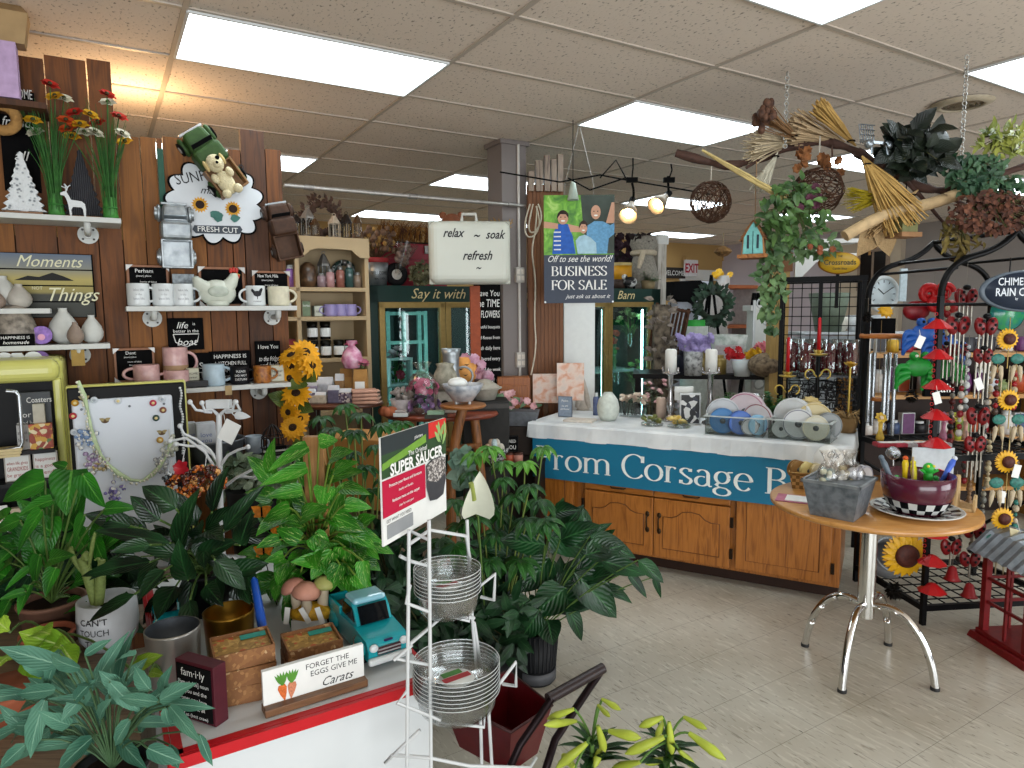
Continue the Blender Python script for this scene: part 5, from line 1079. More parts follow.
o=MB().box((0,0,(sc_p.z)/2-.002),(.07,.06,sc_p.z-.006)).build('wooden_post',M('#8a3d1a',.6,var=.15),loc=(op.x,op.y,0),rz=.1,bevel=.003);tag(o,'orange brown wooden post carrying the white suitcase','post')
cp_=P(493,290,4.85);zt_=cp_.z;t=thing('chalkboard','tall black chalkboard of white handwriting beside the orange post','chalkboard',(P(488,300,4.95).x,P(488,300,4.95).y,0),RA*.6)
MB().box((0,.02,.98),(.2,.02,1.78)).build('board',black,t);MB().box((0,.045,.5),(.16,.03,1.0)).build('easel_back',M('#5a3a20',.6),t)
for k,(tx,hh)in enumerate([('Have You',.055),('the TIME',.07),('of FLOWERS',.065),('beautiful bouquets',.03),('and Roses from',.03),('fresh daily here',.035),('Delivered every',.035),('day of the week',.03),('Open until six',.03),('ask us today',.03)]):MB().textfit(tx,hh*.8,.18,(0,.0085,1.76-.078*k),shear=.1).build('lettering',ink_w,t)
# ---- brown stuff above the suitcase
t=thing('teddy_bear','brown plush bear head peeking above the suitcase','plush toy',P(452,222,4.95)+Vector((0,0,-.1)),0);MB().ball((0,0,.08),.08,14,10).ball((0,.02,-.06),.1,14,10,1.1).build('body',M('#7a4a33',.95,var=.2,bump=.6),t)
for s in(-1,1):MB().ball((s*.065,0,.145),.028,10,8,1,1,.5).build('ear',M('#7a4a33',.95,bump=.6),t)
shp=P(470,229,5.0);o=thing('high_shelf','grey shelf board high behind the suitcase','shelf',(shp.x,shp.y,shp.z-.06),RA);MB().box((0,.05,-.1),(.5,.2,.02)).build('board',pewter,o);MB().box((.2,.17,-.15),(.03,.03,.1)).build('bracket',pewter,o)
t=thing('straw_bundle','tan straw bundle at the right above the suitcase','dried grass',(P(500,226,4.98).x,P(500,226,4.98).y,shp.z-.15),RA);q=MB()
for k in range(60):a=rnd(0,6.3);q.tube([(0,0,0),(rnd(-.05,.05),rnd(-.05,.05),.12),(rnd(-.08,.08),rnd(-.06,.06),rnd(.15,.22))],.003,4)
q.build('straws',M('#9c7a45',.9,var=.3),t)
# ---- cords hanging by the column
t=thing('extension_cord','coiled white cord looped over the conduit beside the column','cord',P(528,206,5.05));q=MB();o0=P(528,206,5.05)
for pts in([(530,204),(524,222),(526,238),(536,236),(541,220),(536,206)],[(533,204),(528,224),(530,234),(538,230),(543,214),(538,204)],[(537,206),(536,230),(531,250),(536,280),(534,320),(537,350),(531,375)]):
 pp_=[P(x,y,5.03)-o0 for x,y in pts];sm=[v for k in range(len(pp_)-2)for v in bez((pp_[k]+pp_[k+1])/2 if k else pp_[0],pp_[k+1],(pp_[k+1]+pp_[k+2])/2 if k<len(pp_)-3 else pp_[-1],5)];q.tube([tuple(v)for v in sm],.006,6)
q.build('cable',M('#c3b9a6',.5),t)
# ---- business for sale poster
PB=P(579,303,4.75);pw,ph=.485,.735
t=thing('poster','business for sale poster with a family photo above slate grey lettering','poster',PB,0)
slate=M('#3b4250',.6,var=.04);MB().box((0,.006,ph*.225),(pw,.01,ph*.45)).build('slate_panel',slate,t);MB().box((0,.006,ph*.725),(pw,.01,ph*.55)).build('photo_panel',ramp_mat('foliage_photo',[(0,'#1f3a12'),(.35,'#3f7a1c'),(.55,'#6fae2c'),(.75,'#a9cf6a'),(.9,'#2a3a20')],(1,1,1),'noise',14,.5,dist=1),t)
def flat(nm,ol,mat,y):return MB().prism([(x*pw,z*ph)for x,z in ol],.002,'y',(0,y,0)).build(nm,mat,t)
flat('photo_shade',[(.1,.46),(.5,.46),(.5,1),(.02,1),(.06,.7)],M('#39423a',.6,var=.3,scale=8),-.0005)
skin=M('#c4957a',.6,var=.05)
def ell(cx,cz,rx,rz_,n=20):return[(cx+rx*cos(2*pi*k/n),cz+rz_*sin(2*pi*k/n))for k in range(n)]
flat('printed_figure',[(-.38,.46),(-.36,.66),(-.3,.735),(-.16,.735),(-.09,.62),(-.05,.46)],M('#1f57ad',.6,var=.2),-.002)
for ol in([(-.5,.7),(-.5,.76),(-.3,.74),(-.3,.69)],[(-.16,.735),(.06,.70),(.06,.66),(-.12,.66)],[(.38,.74),(.46,.93),(.5,.93),(.5,.74)]):flat('printed_arm',ol,skin,-.0022)
flat('printed_figure',[(-.02,.46),(-.05,.58),(.0,.62),(.08,.635),(.16,.61),(.24,.56),(.25,.46)],M('#9fc0cf',.6),-.0045)
flat('printed_figure',[(.1,.6),(.12,.72),(.22,.76),(.34,.755),(.44,.72),(.5,.74),(.5,.64),(.42,.6),(.4,.46),(.24,.46)],M('#5e93b8',.6,var=.2,scale=60),-.003)
for cx,cz,rx,rz_,hair in((-.23,.79,.075,.06,'#2a1a14'),(.06,.70,.055,.055,'#35241a'),(.235,.84,.068,.065,None)):
 flat('printed_face',ell(cx,cz,rx,rz_),skin,-.006);flat('printed_smile',ell(cx,cz-rz_*.45,rx*.4,rz_*.12),ink_w,-.0075);[flat('printed_eye',ell(cx+e*rx*.4,cz+rz_*.12,rx*.12,rz_*.1,8),ink_b,-.0075)for e in(-1,1)]
 if hair:flat('printed_hair',[(cx-rx*1.15,cz-.01)]+[(cx+rx*1.15*cos(radians(a)),cz+rz_*1.2*sin(radians(a)))for a in range(170,5,-15)]+[(cx+rx*1.0,cz),(cx+rx*.5,cz+rz_*.55),(cx-rx*.5,cz+rz_*.6)],M(hair,.7),-.007)
q=MB();
for k in range(5):q.box((-.31*pw+.0,-.0045,(.5+.04*k)*ph),(.1*pw,.001,.012*ph))
q.build('printed_stripes',M('#d5d8da',.6),t)
for tx,hh,z,kw in(('Off to see the world!',.045,.385,{'shear':.45}),('just ask us about it',.028,.045,{'shear':.45})):MB().textfit(tx,hh,pw*.92,(0 if hh>.03 else .06,-.001,z*ph),**kw).build('lettering',ink_w,t)
for tx,z in(('BUSINESS',.255),('FOR SALE',.125)):
 q=MB();hh=.066;sx=pw*.8/(serif_w(tx)*hh);serif(q,tx,hh,0,-.001,z*ph,True,.16,sx);q.build('lettering',ink_w,t)
for x,z in((-.235,.008),(.235,.008)):MB().at((x,-.002,z),rx=pi/2).cyl((0,0,0),.007,.004,10).build('pin',cer_w,t)
c0=MB().tube([(-.1,0,ph),(-.1,0,ph+.06),(0,0,CEIL-PB.z)],.0025,5).tube([(.1,0,ph),(.1,0,ph+.06),(0,0,CEIL-PB.z)],.0025,5);c0.build('hanging_wire',M('#8f8c86',.5,.5),t)
p=P(573,200,4.65);t=thing('white_cone','small pale folded cone hanging above the poster','ornament',p,0);MB().lathe([(0,.14),(.012,.13),(.04,.0),(.034,0)],14).build('cone',M('#b4c4b8',.6),t);MB().tube([(0,0,.13),(0,0,CEIL-p.z)],.003,5).build('cord',black,t)
# ---- clamp lights
def clamp(label,px,py,apex,d=4.4):
 p=P(px,py,d);o=thing('clamp_light',label,'lamp',p,0);D=Vector((-.25,-.6,-.62)).normalized()if px<645 else Vector((-.55,-.5,-.5)).normalized()
 R3=D.to_track_quat('Z','Y').to_matrix().to_4x4()
 q=MB();q.T=R3;q.lathe([(.02,-.09),(.028,-.06),(.045,-.02),(.062,.045),(.058,.045),(.04,-.01),(.0,-.03)],20);q.build('shade',M('#8a7c68',.4),o)
 q=MB();q.T=R3;q.ball((0,0,.012),.03,12,8,1.1);q.build('bulb',M('#ffd9a0',.3,emit=30,var=0),o)
 q=MB();q.T=R3;q.cyl((0,0,-.14),.02,.06,12);q.build('socket',black,o)
 a=P(*apex,d)-p;MB().tube(bez(tuple(D*-.13),(tuple(a*.5+Vector((.03,0,.02)))),tuple(a),8),.008,6).build('arm',black,o)
 return o
clamp('lit clamp lamp at the left on the ceiling track, above the poster edge',629,212,(632,183));clamp('lit clamp lamp at the right on the ceiling track, pointing left',659,203,(668,176),4.5)
a,b=P(612,172,4.4),P(690,190,4.45);e=P(560,176,4.4)
t=thing('lamp_wire','black wire running under the ceiling to the clamp lamps','wire',a);q=MB()
for pts in([(500,172),(560,182),(600,175),(632,181),(668,187),(720,196)],[(600,178),(616,160),(628,182)],[(568,178),(590,190),(625,178)],[(632,178),(633,168),(633,158)],[(668,182),(672,170),(671,164)]):
 v=[P(x,y,4.45)-a for x,y in pts];v=[x if x.z+a.z<CEIL-.01 else Vector((x.x,x.y,CEIL-.01-a.z))for x in v];q.tube([tuple(x)for x in v],.005,6)
q.build('cable',black,t)
for px,py in((632,180),(669,180)):MB().at(tuple(P(px,py,4.42)-a)).box((0,0,0),(.07,.03,.03)).build('clamp',black,t)
# ---- pumpkin table: rustic wooden table with goods in front of the cooler
WT0=P(441,412,4.3);WZ=WT0.z
red_w=wood('red_wood','#4a1a10','#7d3a24','x',.35)
wt2=thing('rustic_table','reddish wooden log-legged table before the cooler doors','table',(WT0.x,WT0.y,0),0)
MB().lathe([(0,-.03),(.35,-.03),(.37,-.015),(.36,0),(0,0)],40,(0,0,WZ),sy=.62).build('tabletop',red_w,wt2)
for a,b,c,d in((-.22,-.1,-.3,-.16),(.22,-.1,.3,-.14),(-.2,.1,-.26,.16),(.2,.1,.26,.16)):MB().tube([(a,b,WZ-.03),((a+c)/2+.01,(b+d)/2,WZ/2),(c,d,0)],[.03,.027,.032],10).build('leg',wood('log_wood','#4a2a14','#8f5a2c'),wt2)
MB().tube([(-.27,-.13,.75),(.26,-.12,.82)],.018,8).tube([(-.27,-.13,.62),(.27,-.12,.64)],.016,8).build('rail',wood('log_wood','#4a2a14','#8f5a2c'),wt2)
SS0=P(463,404,4.0);SSZ=SS0.z
ss=thing('log_stool','small round topped plant stand on a curved log leg','stool',(SS0.x,SS0.y,0),0)
MB().lathe([(0,-.02),(.13,-.02),(.14,-.01),(.135,0),(0,0)],30,(0,0,SSZ)).build('seat',wood('stool_top','#6a3d1c','#9c6432','x',.35),ss)
MB().tube(bez((0,-.02,SSZ-.02),(-.06,-.03,SSZ*.8),(-.08,-.04,SSZ*.55),8)+[(-.08,-.04,.02)],.03,10).build('leg',wood('log_wood','#4a2a14','#8f5a2c'),ss);MB().cyl((-.08,-.04,0),.13,.03,24).build('foot',wood('log_wood','#4a2a14','#8f5a2c'),ss)
def on_wt(px,y=4.2):p=P(px,410,y);return Vector((p.x,p.y,WZ))
p=on_wt(402,4.2);t=thing('paper_wrapped_pot','small grey flared pot of dried flowers at the left of the rustic table','pot',p);MB().lathe([(0,.0),(.045,0),(.075,.1),(.068,.1),(.04,.01),(0,.01)],16).build('pot',M('#a8a0a0',.6),t);q=MB()
for k in range(30):q.ball((rnd(-.055,.055),rnd(-.05,.05),rnd(.1,.16)),rnd(.01,.02),6,5)
q.build('dried_heads',ramp_mat('dried_grey',[(.3,'#7a706c'),(.7,'#a99f98')],(1,1,1),tscale=25,rough=.9),t)
p=on_wt(423,4.18);t=thing('pink_bouquet','bouquet of pink and purple roses in clear wrap on the rustic table','bouquet',p)
for nm,z0,n,R,c1,c2,sq in(('purple_blooms',.06,26,.095,'#4f3560','#9a7aa6',1),('pink_blooms',.17,34,.085,'#b03a68','#d98aa8',1)):
 q=MB()
 for k in range(n):a=rnd(0,6.3);e=rnd(-.6,1.2);v=Vector((R*cos(a)*cos(e),R*.8*sin(a)*cos(e),z0+.05*sin(e)));bloom(q,v,(v.x,v.y-.02,v.z-z0+.03),.024,6,'petal',.6,.9,2)
 q.build(nm,ramp_mat(nm,[(.3,c1),(.7,c2)],(1,1,1),tscale=25,rough=.6),t)
MB().lathe([(.03,.0),(.09,.06),(.1,.16),(.075,.24),(.03,.28),(.06,.33)],16).build('wrap',glass('cellophane','#f7f5f2',.05,.22),t)
p=on_wt(436,4.05);t=thing('book_stack','flat green and white wrapped soap on the table front','soap',p+Vector((0,0,.0)));MB().box((0,0,.012),(.13,.08,.022)).build('base',M('#3a3a34',.6),t);MB().box((.0,0,.035),(.1,.06,.02)).build('soap_bar',M('#8fae92',.5),t)
p=on_wt(401,4.13);t=thing('small_dish','small white lidded dish at the front left of the rustic table','dish',p);MB().box((0,0,.012),(.09,.06,.024)).build('dish_body',cer_w,t,bevel=.004);MB().box((0,0,.032),(.07,.045,.014)).build('lid',M('#b3aaa8',.5),t,bevel=.004)
p=on_wt(388,4.15);t=thing('cloth_pumpkin','small orange brown pumpkin at the left end of the rustic table','pumpkin',p);q=MB()
for k in range(8):a=2*pi*k/8;q.ball((.03*cos(a),.03*sin(a),.03),.032,10,8,.9)
q.build('body',M('#a05a3a',.7),t);MB().cyl((0,0,.055),.008,.03,8).build('stem',M('#5a4a2a',.8),t)
p=on_wt(446,4.3);t=thing('birdhouse','grey white stacked birdhouse with a round hole on the rustic table','birdhouse',p);MB().box((0,0,.07),(.14,.12,.14)).build('lower_box',M('#a6a093',.7,var=.15),t,bevel=.006);MB().at((0,-.061,.06),rx=pi/2).cyl((0,0,0),.025,.004,16).build('hole',M('#0e0d0c',.8),t)
MB().lathe([(0,.14),(.075,.14),(.085,.2),(.07,.25),(.05,.29),(.06,.31),(0,.32)],14).build('upper_pot',ramp_mat('mossy_stone',[(.3,'#6f6a5a'),(.7,'#a8a594')],(1,1,1),tscale=25,rough=.9),t)
p=on_wt(452,4.42);t=thing('metal_pitcher','silver metal pitcher at the back of the rustic table','pitcher',p);MB().lathe([(0,0),(.07,0),(.085,.1),(.05,.25),(.055,.36),(.065,.4),(.05,.39),(0,.3)],20).build('body',galv,t);MB().torus((.08,0,.22),.06,.008,16,6,'y').build('handle',galv,t)
p=Vector((SS0.x,SS0.y,SSZ));t=thing('enamel_basin','small white blue rimmed enamel footed basin on the log stool','basin',p);MB().lathe([(0,.02),(.06,.02),(.11,.09),(.125,.12),(.118,.12),(.1,.09),(.05,.035),(0,.03)],26).build('bowl',ramp_mat('enamel',[(.35,'#8d95a0'),(.6,'#c2c5c9')],(1,1,1),tscale=25,rough=.3),t);
for s in(-1,1):MB().cyl((s*.04,-.01,0),.008,.03,8).build('foot',cer_w,t)
MB().ball((-.03,0,.125),.06,12,8,.6).build('white_cloth',paper,t)
p=P(465,375,4.6);t=thing('paper_pumpkin_lantern','pale orange lantern sign with black cut birds near the chalkboard','lantern',p+Vector((0,0,-.06)),0);MB().lathe([(0,0),(.07,0),(.085,.1),(.06,.18),(0,.19)],20).build('shade',M('#d99a52',.6,emit=0),t)
q=MB()
for x,z in((-.02,.1),(.02,.13),(.01,.06)):q.prism([(x-.018,z+.01),(x,z),(x+.018,z+.012),(x,z+.008)],.002,'y',(0,-.083,0))
q.build('bird_print',ink_b,t);MB().box((0,0,-.44),(.05,.05,.88)).build('stand',M('#2d2018',.7),t)
# dark tub with plush and pink silk flowers behind stool
p=P(485,404,4.45);t=thing('dark_crate','dark grey crate right of the rustic table','crate',(p.x,p.y,0),.1);MB().box((0,0,.535),(.3,.24,1.07)).build('crate_body',M('#22211f',.7,var=.2),t,bevel=.006);MB().box((0,-.122,1.04),(.3,.01,.03)).build('rim',M('#3a3835',.6),t)
p2=Vector((p.x-.0,p.y-.02,1.073));t=thing('stone_hat_pot','grey stone rimmed pot on the dark crate beside the chalkboard','pot',p2,0);MB().lathe([(0,0),(.07,0),(.09,.06),(.1,.07),(.1,.085),(.08,.1),(.03,.13),(0,.135)],22).build('body',M('#9b968a',.8,var=.15),t);MB().lathe([(.1,.07),(.115,.072),(.115,.08),(.1,.083)],22).build('brim',M('#8b867b',.8),t)
t=thing('pink_silk_bunch','pink and white silk flowers behind the stone pot','artificial flowers',(P(479,378,4.6).x,P(479,378,4.6).y,1.073),0);q=MB()
for k in range(16):bloom(q,(rnd(-.09,.09),rnd(-.04,.04),rnd(.12,.28)),(rnd(-1,1),-1,rnd(-.2,1)),.04,7,'petal',.5,.7,2)
q.build('blooms',ramp_mat('pink_silk',[(.3,'#a05a78'),(.7,'#d3b3c2')],(1,1,1),tscale=16,rough=.7),t);MB().cyl((0,0,0),.05,.12,12).build('vase',M('#5a4a4a',.6),t)
# ---- inside the cooler
def cooler_bunch(label,px,py,z,petal,n,R,H,stem=True):
 p=PW(px,300,CL-PN*.3,PN);t=thing('vase_of_flowers',label,'flowers',(p.x,p.y,z),RA);MB().lathe([(0,0),(.05,0),(.055,.1),(.045,.14),(.05,.15)],16).build('vase',glass('clear_glass'),t)
 s=MB();f=MB();l=MB()
 for k in range(n):
  a=rnd(0,6.3);e=rnd(.4,1.5);v=Vector((cos(a)*cos(e)*R,sin(a)*cos(e)*R,.14+H*sin(e)*rnd(.7,1)));s.tube([(0,0,.03),(v.x*.4,v.y*.4,v.z*.6),tuple(v)],.003,4);bloom(f,v,(v.x*3,v.y*3-.3,.5),.05,6,'petal',.7,.7,2);l.leaf(tuple(v*.6),(v.x,v.y,.1),(0,0,1),.09,.03,.5,.1,4)
 s.build('stems',M('#4a7a3a',.6),t);f.build('blooms',M(petal,.6,var=.2),t);l.build('leaves',leaf_mat('cut_leaf','#2f6a2a','#5a9a45'),t);return t
CZ=1.02
cooler_bunch('white tulips in a vase behind the left cooler door',421,388,.72,'#dcdccb',16,.13,.22);cooler_bunch('pale pink and white bunch at the left inside the cooler',395,370,.85,'#cfa9ae',10,.1,.35);cooler_bunch('orange and red gerberas inside the right cooler door',616,375,.85,'#d1472a',9,.1,.5)
cooler_bunch('large pale green and pink lily bunch behind the right cooler door',630,340,1.25,'#c8d99a',14,.2,.28);cooler_bunch('green ferny bunch low behind the right cooler door',636,395,.7,'#5f9a4a',12,.14,.25)
p=PW(408,300,CL-PN*.42,PN);t=thing('window_frame_decor','pale teal old window frame standing inside the left cooler door','window frame',(p.x,p.y,.56),RA);q=MB();tl=M('#a9cfc8',.5)
for x in(-.2,-.05,.1,.16):q.box((x,0,.55),(.035,.03,1.1))
for z in(.02,.55,.82,1.08):q.box((-.03,0,z),(.4,.028,.03))
q.build('frame',tl,t)
p=PW(441,300,CL-PN*.42,PN);o=MB().box((0,0,.55),(.06,.03,1.1)).build('teal_board',tl,loc=(p.x,p.y,.56),rz=RA);tag(o,'narrow pale teal board at the right inside the left cooler door','board')
p=PW(397,300,CL-PN*.2,PN);t=thing('white_frame_box','small white open box frame with a red flower inside the cooler','box',(p.x,p.y,CZ),RA);q=MB()
for c,d in(((-.1,0,.12),(.02,.1,.24)),((.1,0,.12),(.02,.1,.24)),((0,0,.01),(.2,.1,.02)),((0,0,.23),(.2,.1,.02))):q.box(c,d)
q.build('frame',cer_w,t);bloom(MB(),(0,-.02,.09),(0,-1,.3),.05,8,'petal',.5,.7,2).build('red_flower',M('#a02a40',.6),t)
# ================================================================ goods on the corsage counter
def oc(px,back=.3,dz=0):# on the cloth, `back` behind the counter front, seen in pixel column px
 p=PW(px,420,C0+CBK*back,-CBK);return Vector((p.x,p.y,TZ+.002+dz))
def back_of(px,py):# distance behind the front edge for a base seen at (px, py) on the cloth
 p=PZ(px,py,TZ);return(p-C0).dot(CBK)
def oz(px,py,dz=.002):p=PZ(px,py,TZ+dz);return p
petal_print=ramp_mat('petal_canvas',[(0,'#a86a4e'),(.4,'#cf9a80'),(.55,'#d9c3b5'),(.75,'#c3b9b3'),(.9,'#8f7a6e')],(1,1,1),'noise',16,.6,dist=.5)
for px0,px1,yt,yb,d,lab in((533,558,374,403,4.95,'small square peach floral canvas beside the taller one'),(557,584,363,395,4.85,'taller peach floral canvas standing at the back left of the counter')):
 a,b=P(px0,yb,d),P(px1,yt,d);t=thing('canvas_print',lab,'picture',(a+Vector((b.x,b.y,a.z)))/2,-.1);t.location.z=min(a.z,TZ+.1);hh=b.z-t.location.z
 MB().box((0,.01,hh/2),(b.x-a.x,.03,hh)).build('canvas',petal_print,t);MB().box((0,.03,hh/2),(b.x-a.x-.02,.012,hh-.02)).build('stretcher',M('#7a5a3a',.7),t)
 MB().box((0,.035,(TZ-.02-t.location.z)/2 if False else-.22),(.03,.02,.5)).build('easel_leg',M('#4a3018',.6),t)
p=oz(565,417);box_sign('small blue grey printed plaque standing at the left end of the counter',p,-.3,.1,.145,.015,M('#7b8796',.5,var=.15,scale=60),M('#67717e',.5),[('Psalm',.8,.1),('be still',.55,.08),('and know',.4,.08)],ink_w)
p=oz(583,410);t=thing('open_book_stand','white sculpted praying hands figure at the counter back','figurine',p,-.2)
MB().lathe([(0,0),(.05,0),(.045,.02),(.035,.06),(.03,.12),(.02,.2),(.006,.25),(0,.25)],14,sy=.6).build('body',M('#b5ab9f',.5),t);MB().tube([(-.04,0,.02),(-.03,-.01,.1),(-.005,-.01,.22)],[.02,.022,.008],8).build('hand',M('#b5ab9f',.5),t);MB().tube([(.04,0,.02),(.03,-.01,.1),(.006,-.01,.23)],[.02,.022,.008],8).build('hand',M('#b5ab9f',.5),t)
p=oz(580,421);t=thing('paper_sheet','stack of cream paper sheets lying near the counter left end','paper',p,-.4);MB().box((0,0,.006),(.2,.13,.012)).build('sheets',M('#c9c1b6',.7),t)
t=vase('white egg shaped ribbed vase on the counter',oz(608,420),[(0,0),(.05,0),(.07,.04),(.076,.09),(.065,.14),(.04,.175),(.03,.185),(.03,.19),(.0,.185)],M('#c3c9bf',.5,bump=.3,scale=40))
p=oz(596,415);shop_bottle('slim blue white bottle left of the egg shaped vase',p,.022,.16,M('#5d6a92',.2,coat=.4),cer_w,'bottle','bottle')
# glass box of small bouquets
p=oz(635,416);t=thing('boutonniere_box','dark trimmed clear box of small boutonnieres on the counter','box',p,RC);MB().box((0,0,.05),(.2,.12,.1)).build('acrylic',glassw,t);q=MB()
for k in range(12):q.tube([(-.09+.016*k,rnd(-.04,.04),.01),(-.09+.016*k,rnd(-.03,.03),.1)],.004,5)
q.build('dark_stems',M('#2b2a2a',.6),t);f=MB();l=MB()
for k in range(20):v=(rnd(-.1,.1),rnd(-.05,.05),rnd(.1,.15));bloom(f,v,(rnd(-1,1),-.6,1),.025,6,'petal',.5,.8,2);l.leaf(v,(rnd(-1,1),rnd(-1,1),.3),(0,0,1),.05,.02,.5,.1,3)
f.build('cream_blooms',ramp_mat('cream_bloom',[(.3,'#b89a8a'),(.7,'#d9d0bd')],(1,1,1),tscale=20,rough=.7),t);l.build('leaves',leaf_mat('eucalyptus','#4b6a4a','#7d9a78'),t)
# candles on silver holders
silver=M('#a9a6a6',.2,.9,var=.05)
def pillar_candle(label,pos,hh,r,ch,holder=True):
 t=thing('pillar_candle',label,'candle',pos,0)
 if holder:
  MB().lathe([(0,0),(.055,0),(.05,.012),(.018,.03),(.014,.06),(.03,.1),(.024,.13),(.012,hh*.6),(.02,hh-.02),(.06,hh-.006),(.06,hh),(0,hh)],22).build('holder',silver,t)
  for k in range(9):a=2*pi*k/9;MB().ball((.052*cos(a),.052*sin(a),hh+.014),.012,8,6,1.6,.5,.5).build('gallery_bead',silver,t)if k%2==0 else None
 z=hh if holder else 0
 MB().lathe([(0,z),(r,z),(r,z+ch-.012),(r*.75,z+ch),(0,z+ch-.004)],22).build('wax',M('#d8d8d2',.5,var=.03)if holder else M('#b39c8c',.6,var=.1),t);MB().cyl((0,0,z+ch-.004),.002,.012,6).build('wick',ink_b,t);return t
def cz(py,d):return(384-py)
for px,yb,yt,lab in((670,349,0,'white pillar candle on a silver holder, left one of the pair'),(710,349,0,'white pillar candle on a silver holder, right one of the pair')):
 p=oc(px,.42);zc=P(px,372,p.y).z;t=pillar_candle(lab,p,zc-p.z,.038,P(px,349,p.y).z-zc)
p=oz(661,419);pillar_candle('short blush pink pillar candle on the cloth',p,0,.033,.15,False)
# small arrangements in front
def posy(label,px,py,col1,col2,n,R,H=.05,base=None,name='posy'):
 p=oz(px,py);t=thing(name,label,'flowers',p,0);f=MB();l=MB()
 for k in range(n):v=Vector((rnd(-R,R),rnd(-R*.7,R*.7),rnd(.02,H)));bloom(f,v,(rnd(-.6,.6),-.5,1),.022,6,'petal',.5,.8,2)
 for k in range(n*2):l.leaf((rnd(-R,R)*.8,rnd(-R,R)*.6,rnd(.005,H*.7)),(rnd(-1,1),rnd(-1,1),.3),(0,0,1),.05,.022,.5,.1,3)
 f.build('blooms',ramp_mat(col1+col2,[(.3,col1),(.7,col2)],(1,1,1),tscale=20,rough=.7),t);l.build('leaves',leaf_mat('corsage_leaf','#3f5a3a','#7d8f63'),t)
 if base:MB().lathe([(0,0),(R*1.15,0),(R*1.2,.012),(R*1.1,.015),(0,.01)],22).build('plastic_tray',glassw,t)
 return t
posy('clear tray with a green moss corsage, left one at the counter front',652,425,'#5a6232','#8a8a4a',9,.06,.05,True);posy('clear tray with a yellow flower corsage at the counter front',679,427,'#c9a63a','#d9cf9a',10,.06,.055,True)
posy('white and lilac corsage cluster right of the pink candle',690,412,'#b9aebc','#dcd8d8',24,.075,.1);posy('pink gerbera bouquet behind the pink candle',655,405,'#c98f96','#d9b5b0',16,.09,.2)
p=oc(690,.33);box_sign('black and white floral box behind the lilac corsages',p,-.2,.13,.2,.05,ramp_mat('bw_floral',[(0,'#17181d'),(.45,'#d0d0cf'),(.7,'#2a2c3a'),(.9,'#b5b7ba')],(1,1,1),'cells',30,.5),M('#c9cbcc',.5),[],ink_w,None,'gift_box','box')
p=oc(687,.36);box_sign('tilted white card box above the black and white floral box',p+Vector((0,.09,.14)),-.2,.12,.09,.05,paper,paper,[('ribbon',.5,.2)],M('#8a8d92',.6),None,'card_box','box')
# green fern pots
def fernpot(label,pos,R,H,col,potm,n=60,name='fern_plant'):
 t=thing(name,label,'plant',pos,0);MB().lathe([(0,0),(R*.45,0),(R*.55,.09),(R*.5,.09),(0,.08)],18).build('pot',potm,t);l=MB()
 for k in range(n):
  a=rnd(0,6.3);e=rnd(.1,1.4);d=Vector((cos(a)*cos(e),sin(a)*cos(e),sin(e)));b0=Vector((0,0,.08));L_=R*rnd(.7,1.2);pts=[b0+d*L_*q-Vector((0,0,.3*L_*q*q*cos(e)))for q in(0,.25,.5,.75,1)]
  pts=[Vector((v.x,v.y,.06+(v.z-.06)*H/R))for v in pts]
  l.tube([tuple(v)for v in pts],.0015,4)
  for q in range(1,5):
   for s in(-1,1):l.leaf(pts[q],(d.y*s+d.x*.5,-d.x*s+d.y*.5,.15),(0,0,1),R*.32,R*.16,.4,.1,3)
 l.build('fronds',leaf_mat('fern'+col,col,'#5f9a3f'),t);return t
fernpot('bright green clubmoss pot between the right candle and the wrapped glass',oc(727,.42,.02),.09,.1,'#2f6a1c',M('#5a4a34',.6),50);fernpot('green fern spray in front of the black grid rack',oc(772,.42,.03),.13,.1,'#1f5a2a',M('#3a3a34',.6),60)
p=oc(752,.36);t=thing('wrapped_glass','clear wrapped glass vase at the middle of the counter','vase',p,0);MB().lathe([(0,0),(.06,0),(.075,.08),(.05,.15),(.08,.21),(.075,.21),(.045,.15),(.065,.08),(0,.01)],18).build('glass_body',glass('cellophane','#f7f5f2',.05,.22),t);q=MB()
for k in range(14):q.tube([(rnd(-.05,.05),rnd(-.05,.05),.02),(rnd(-.06,.06),rnd(-.06,.06),.2)],.004,5)
q.build('tissue',M('#b9c3bf',.5),t)
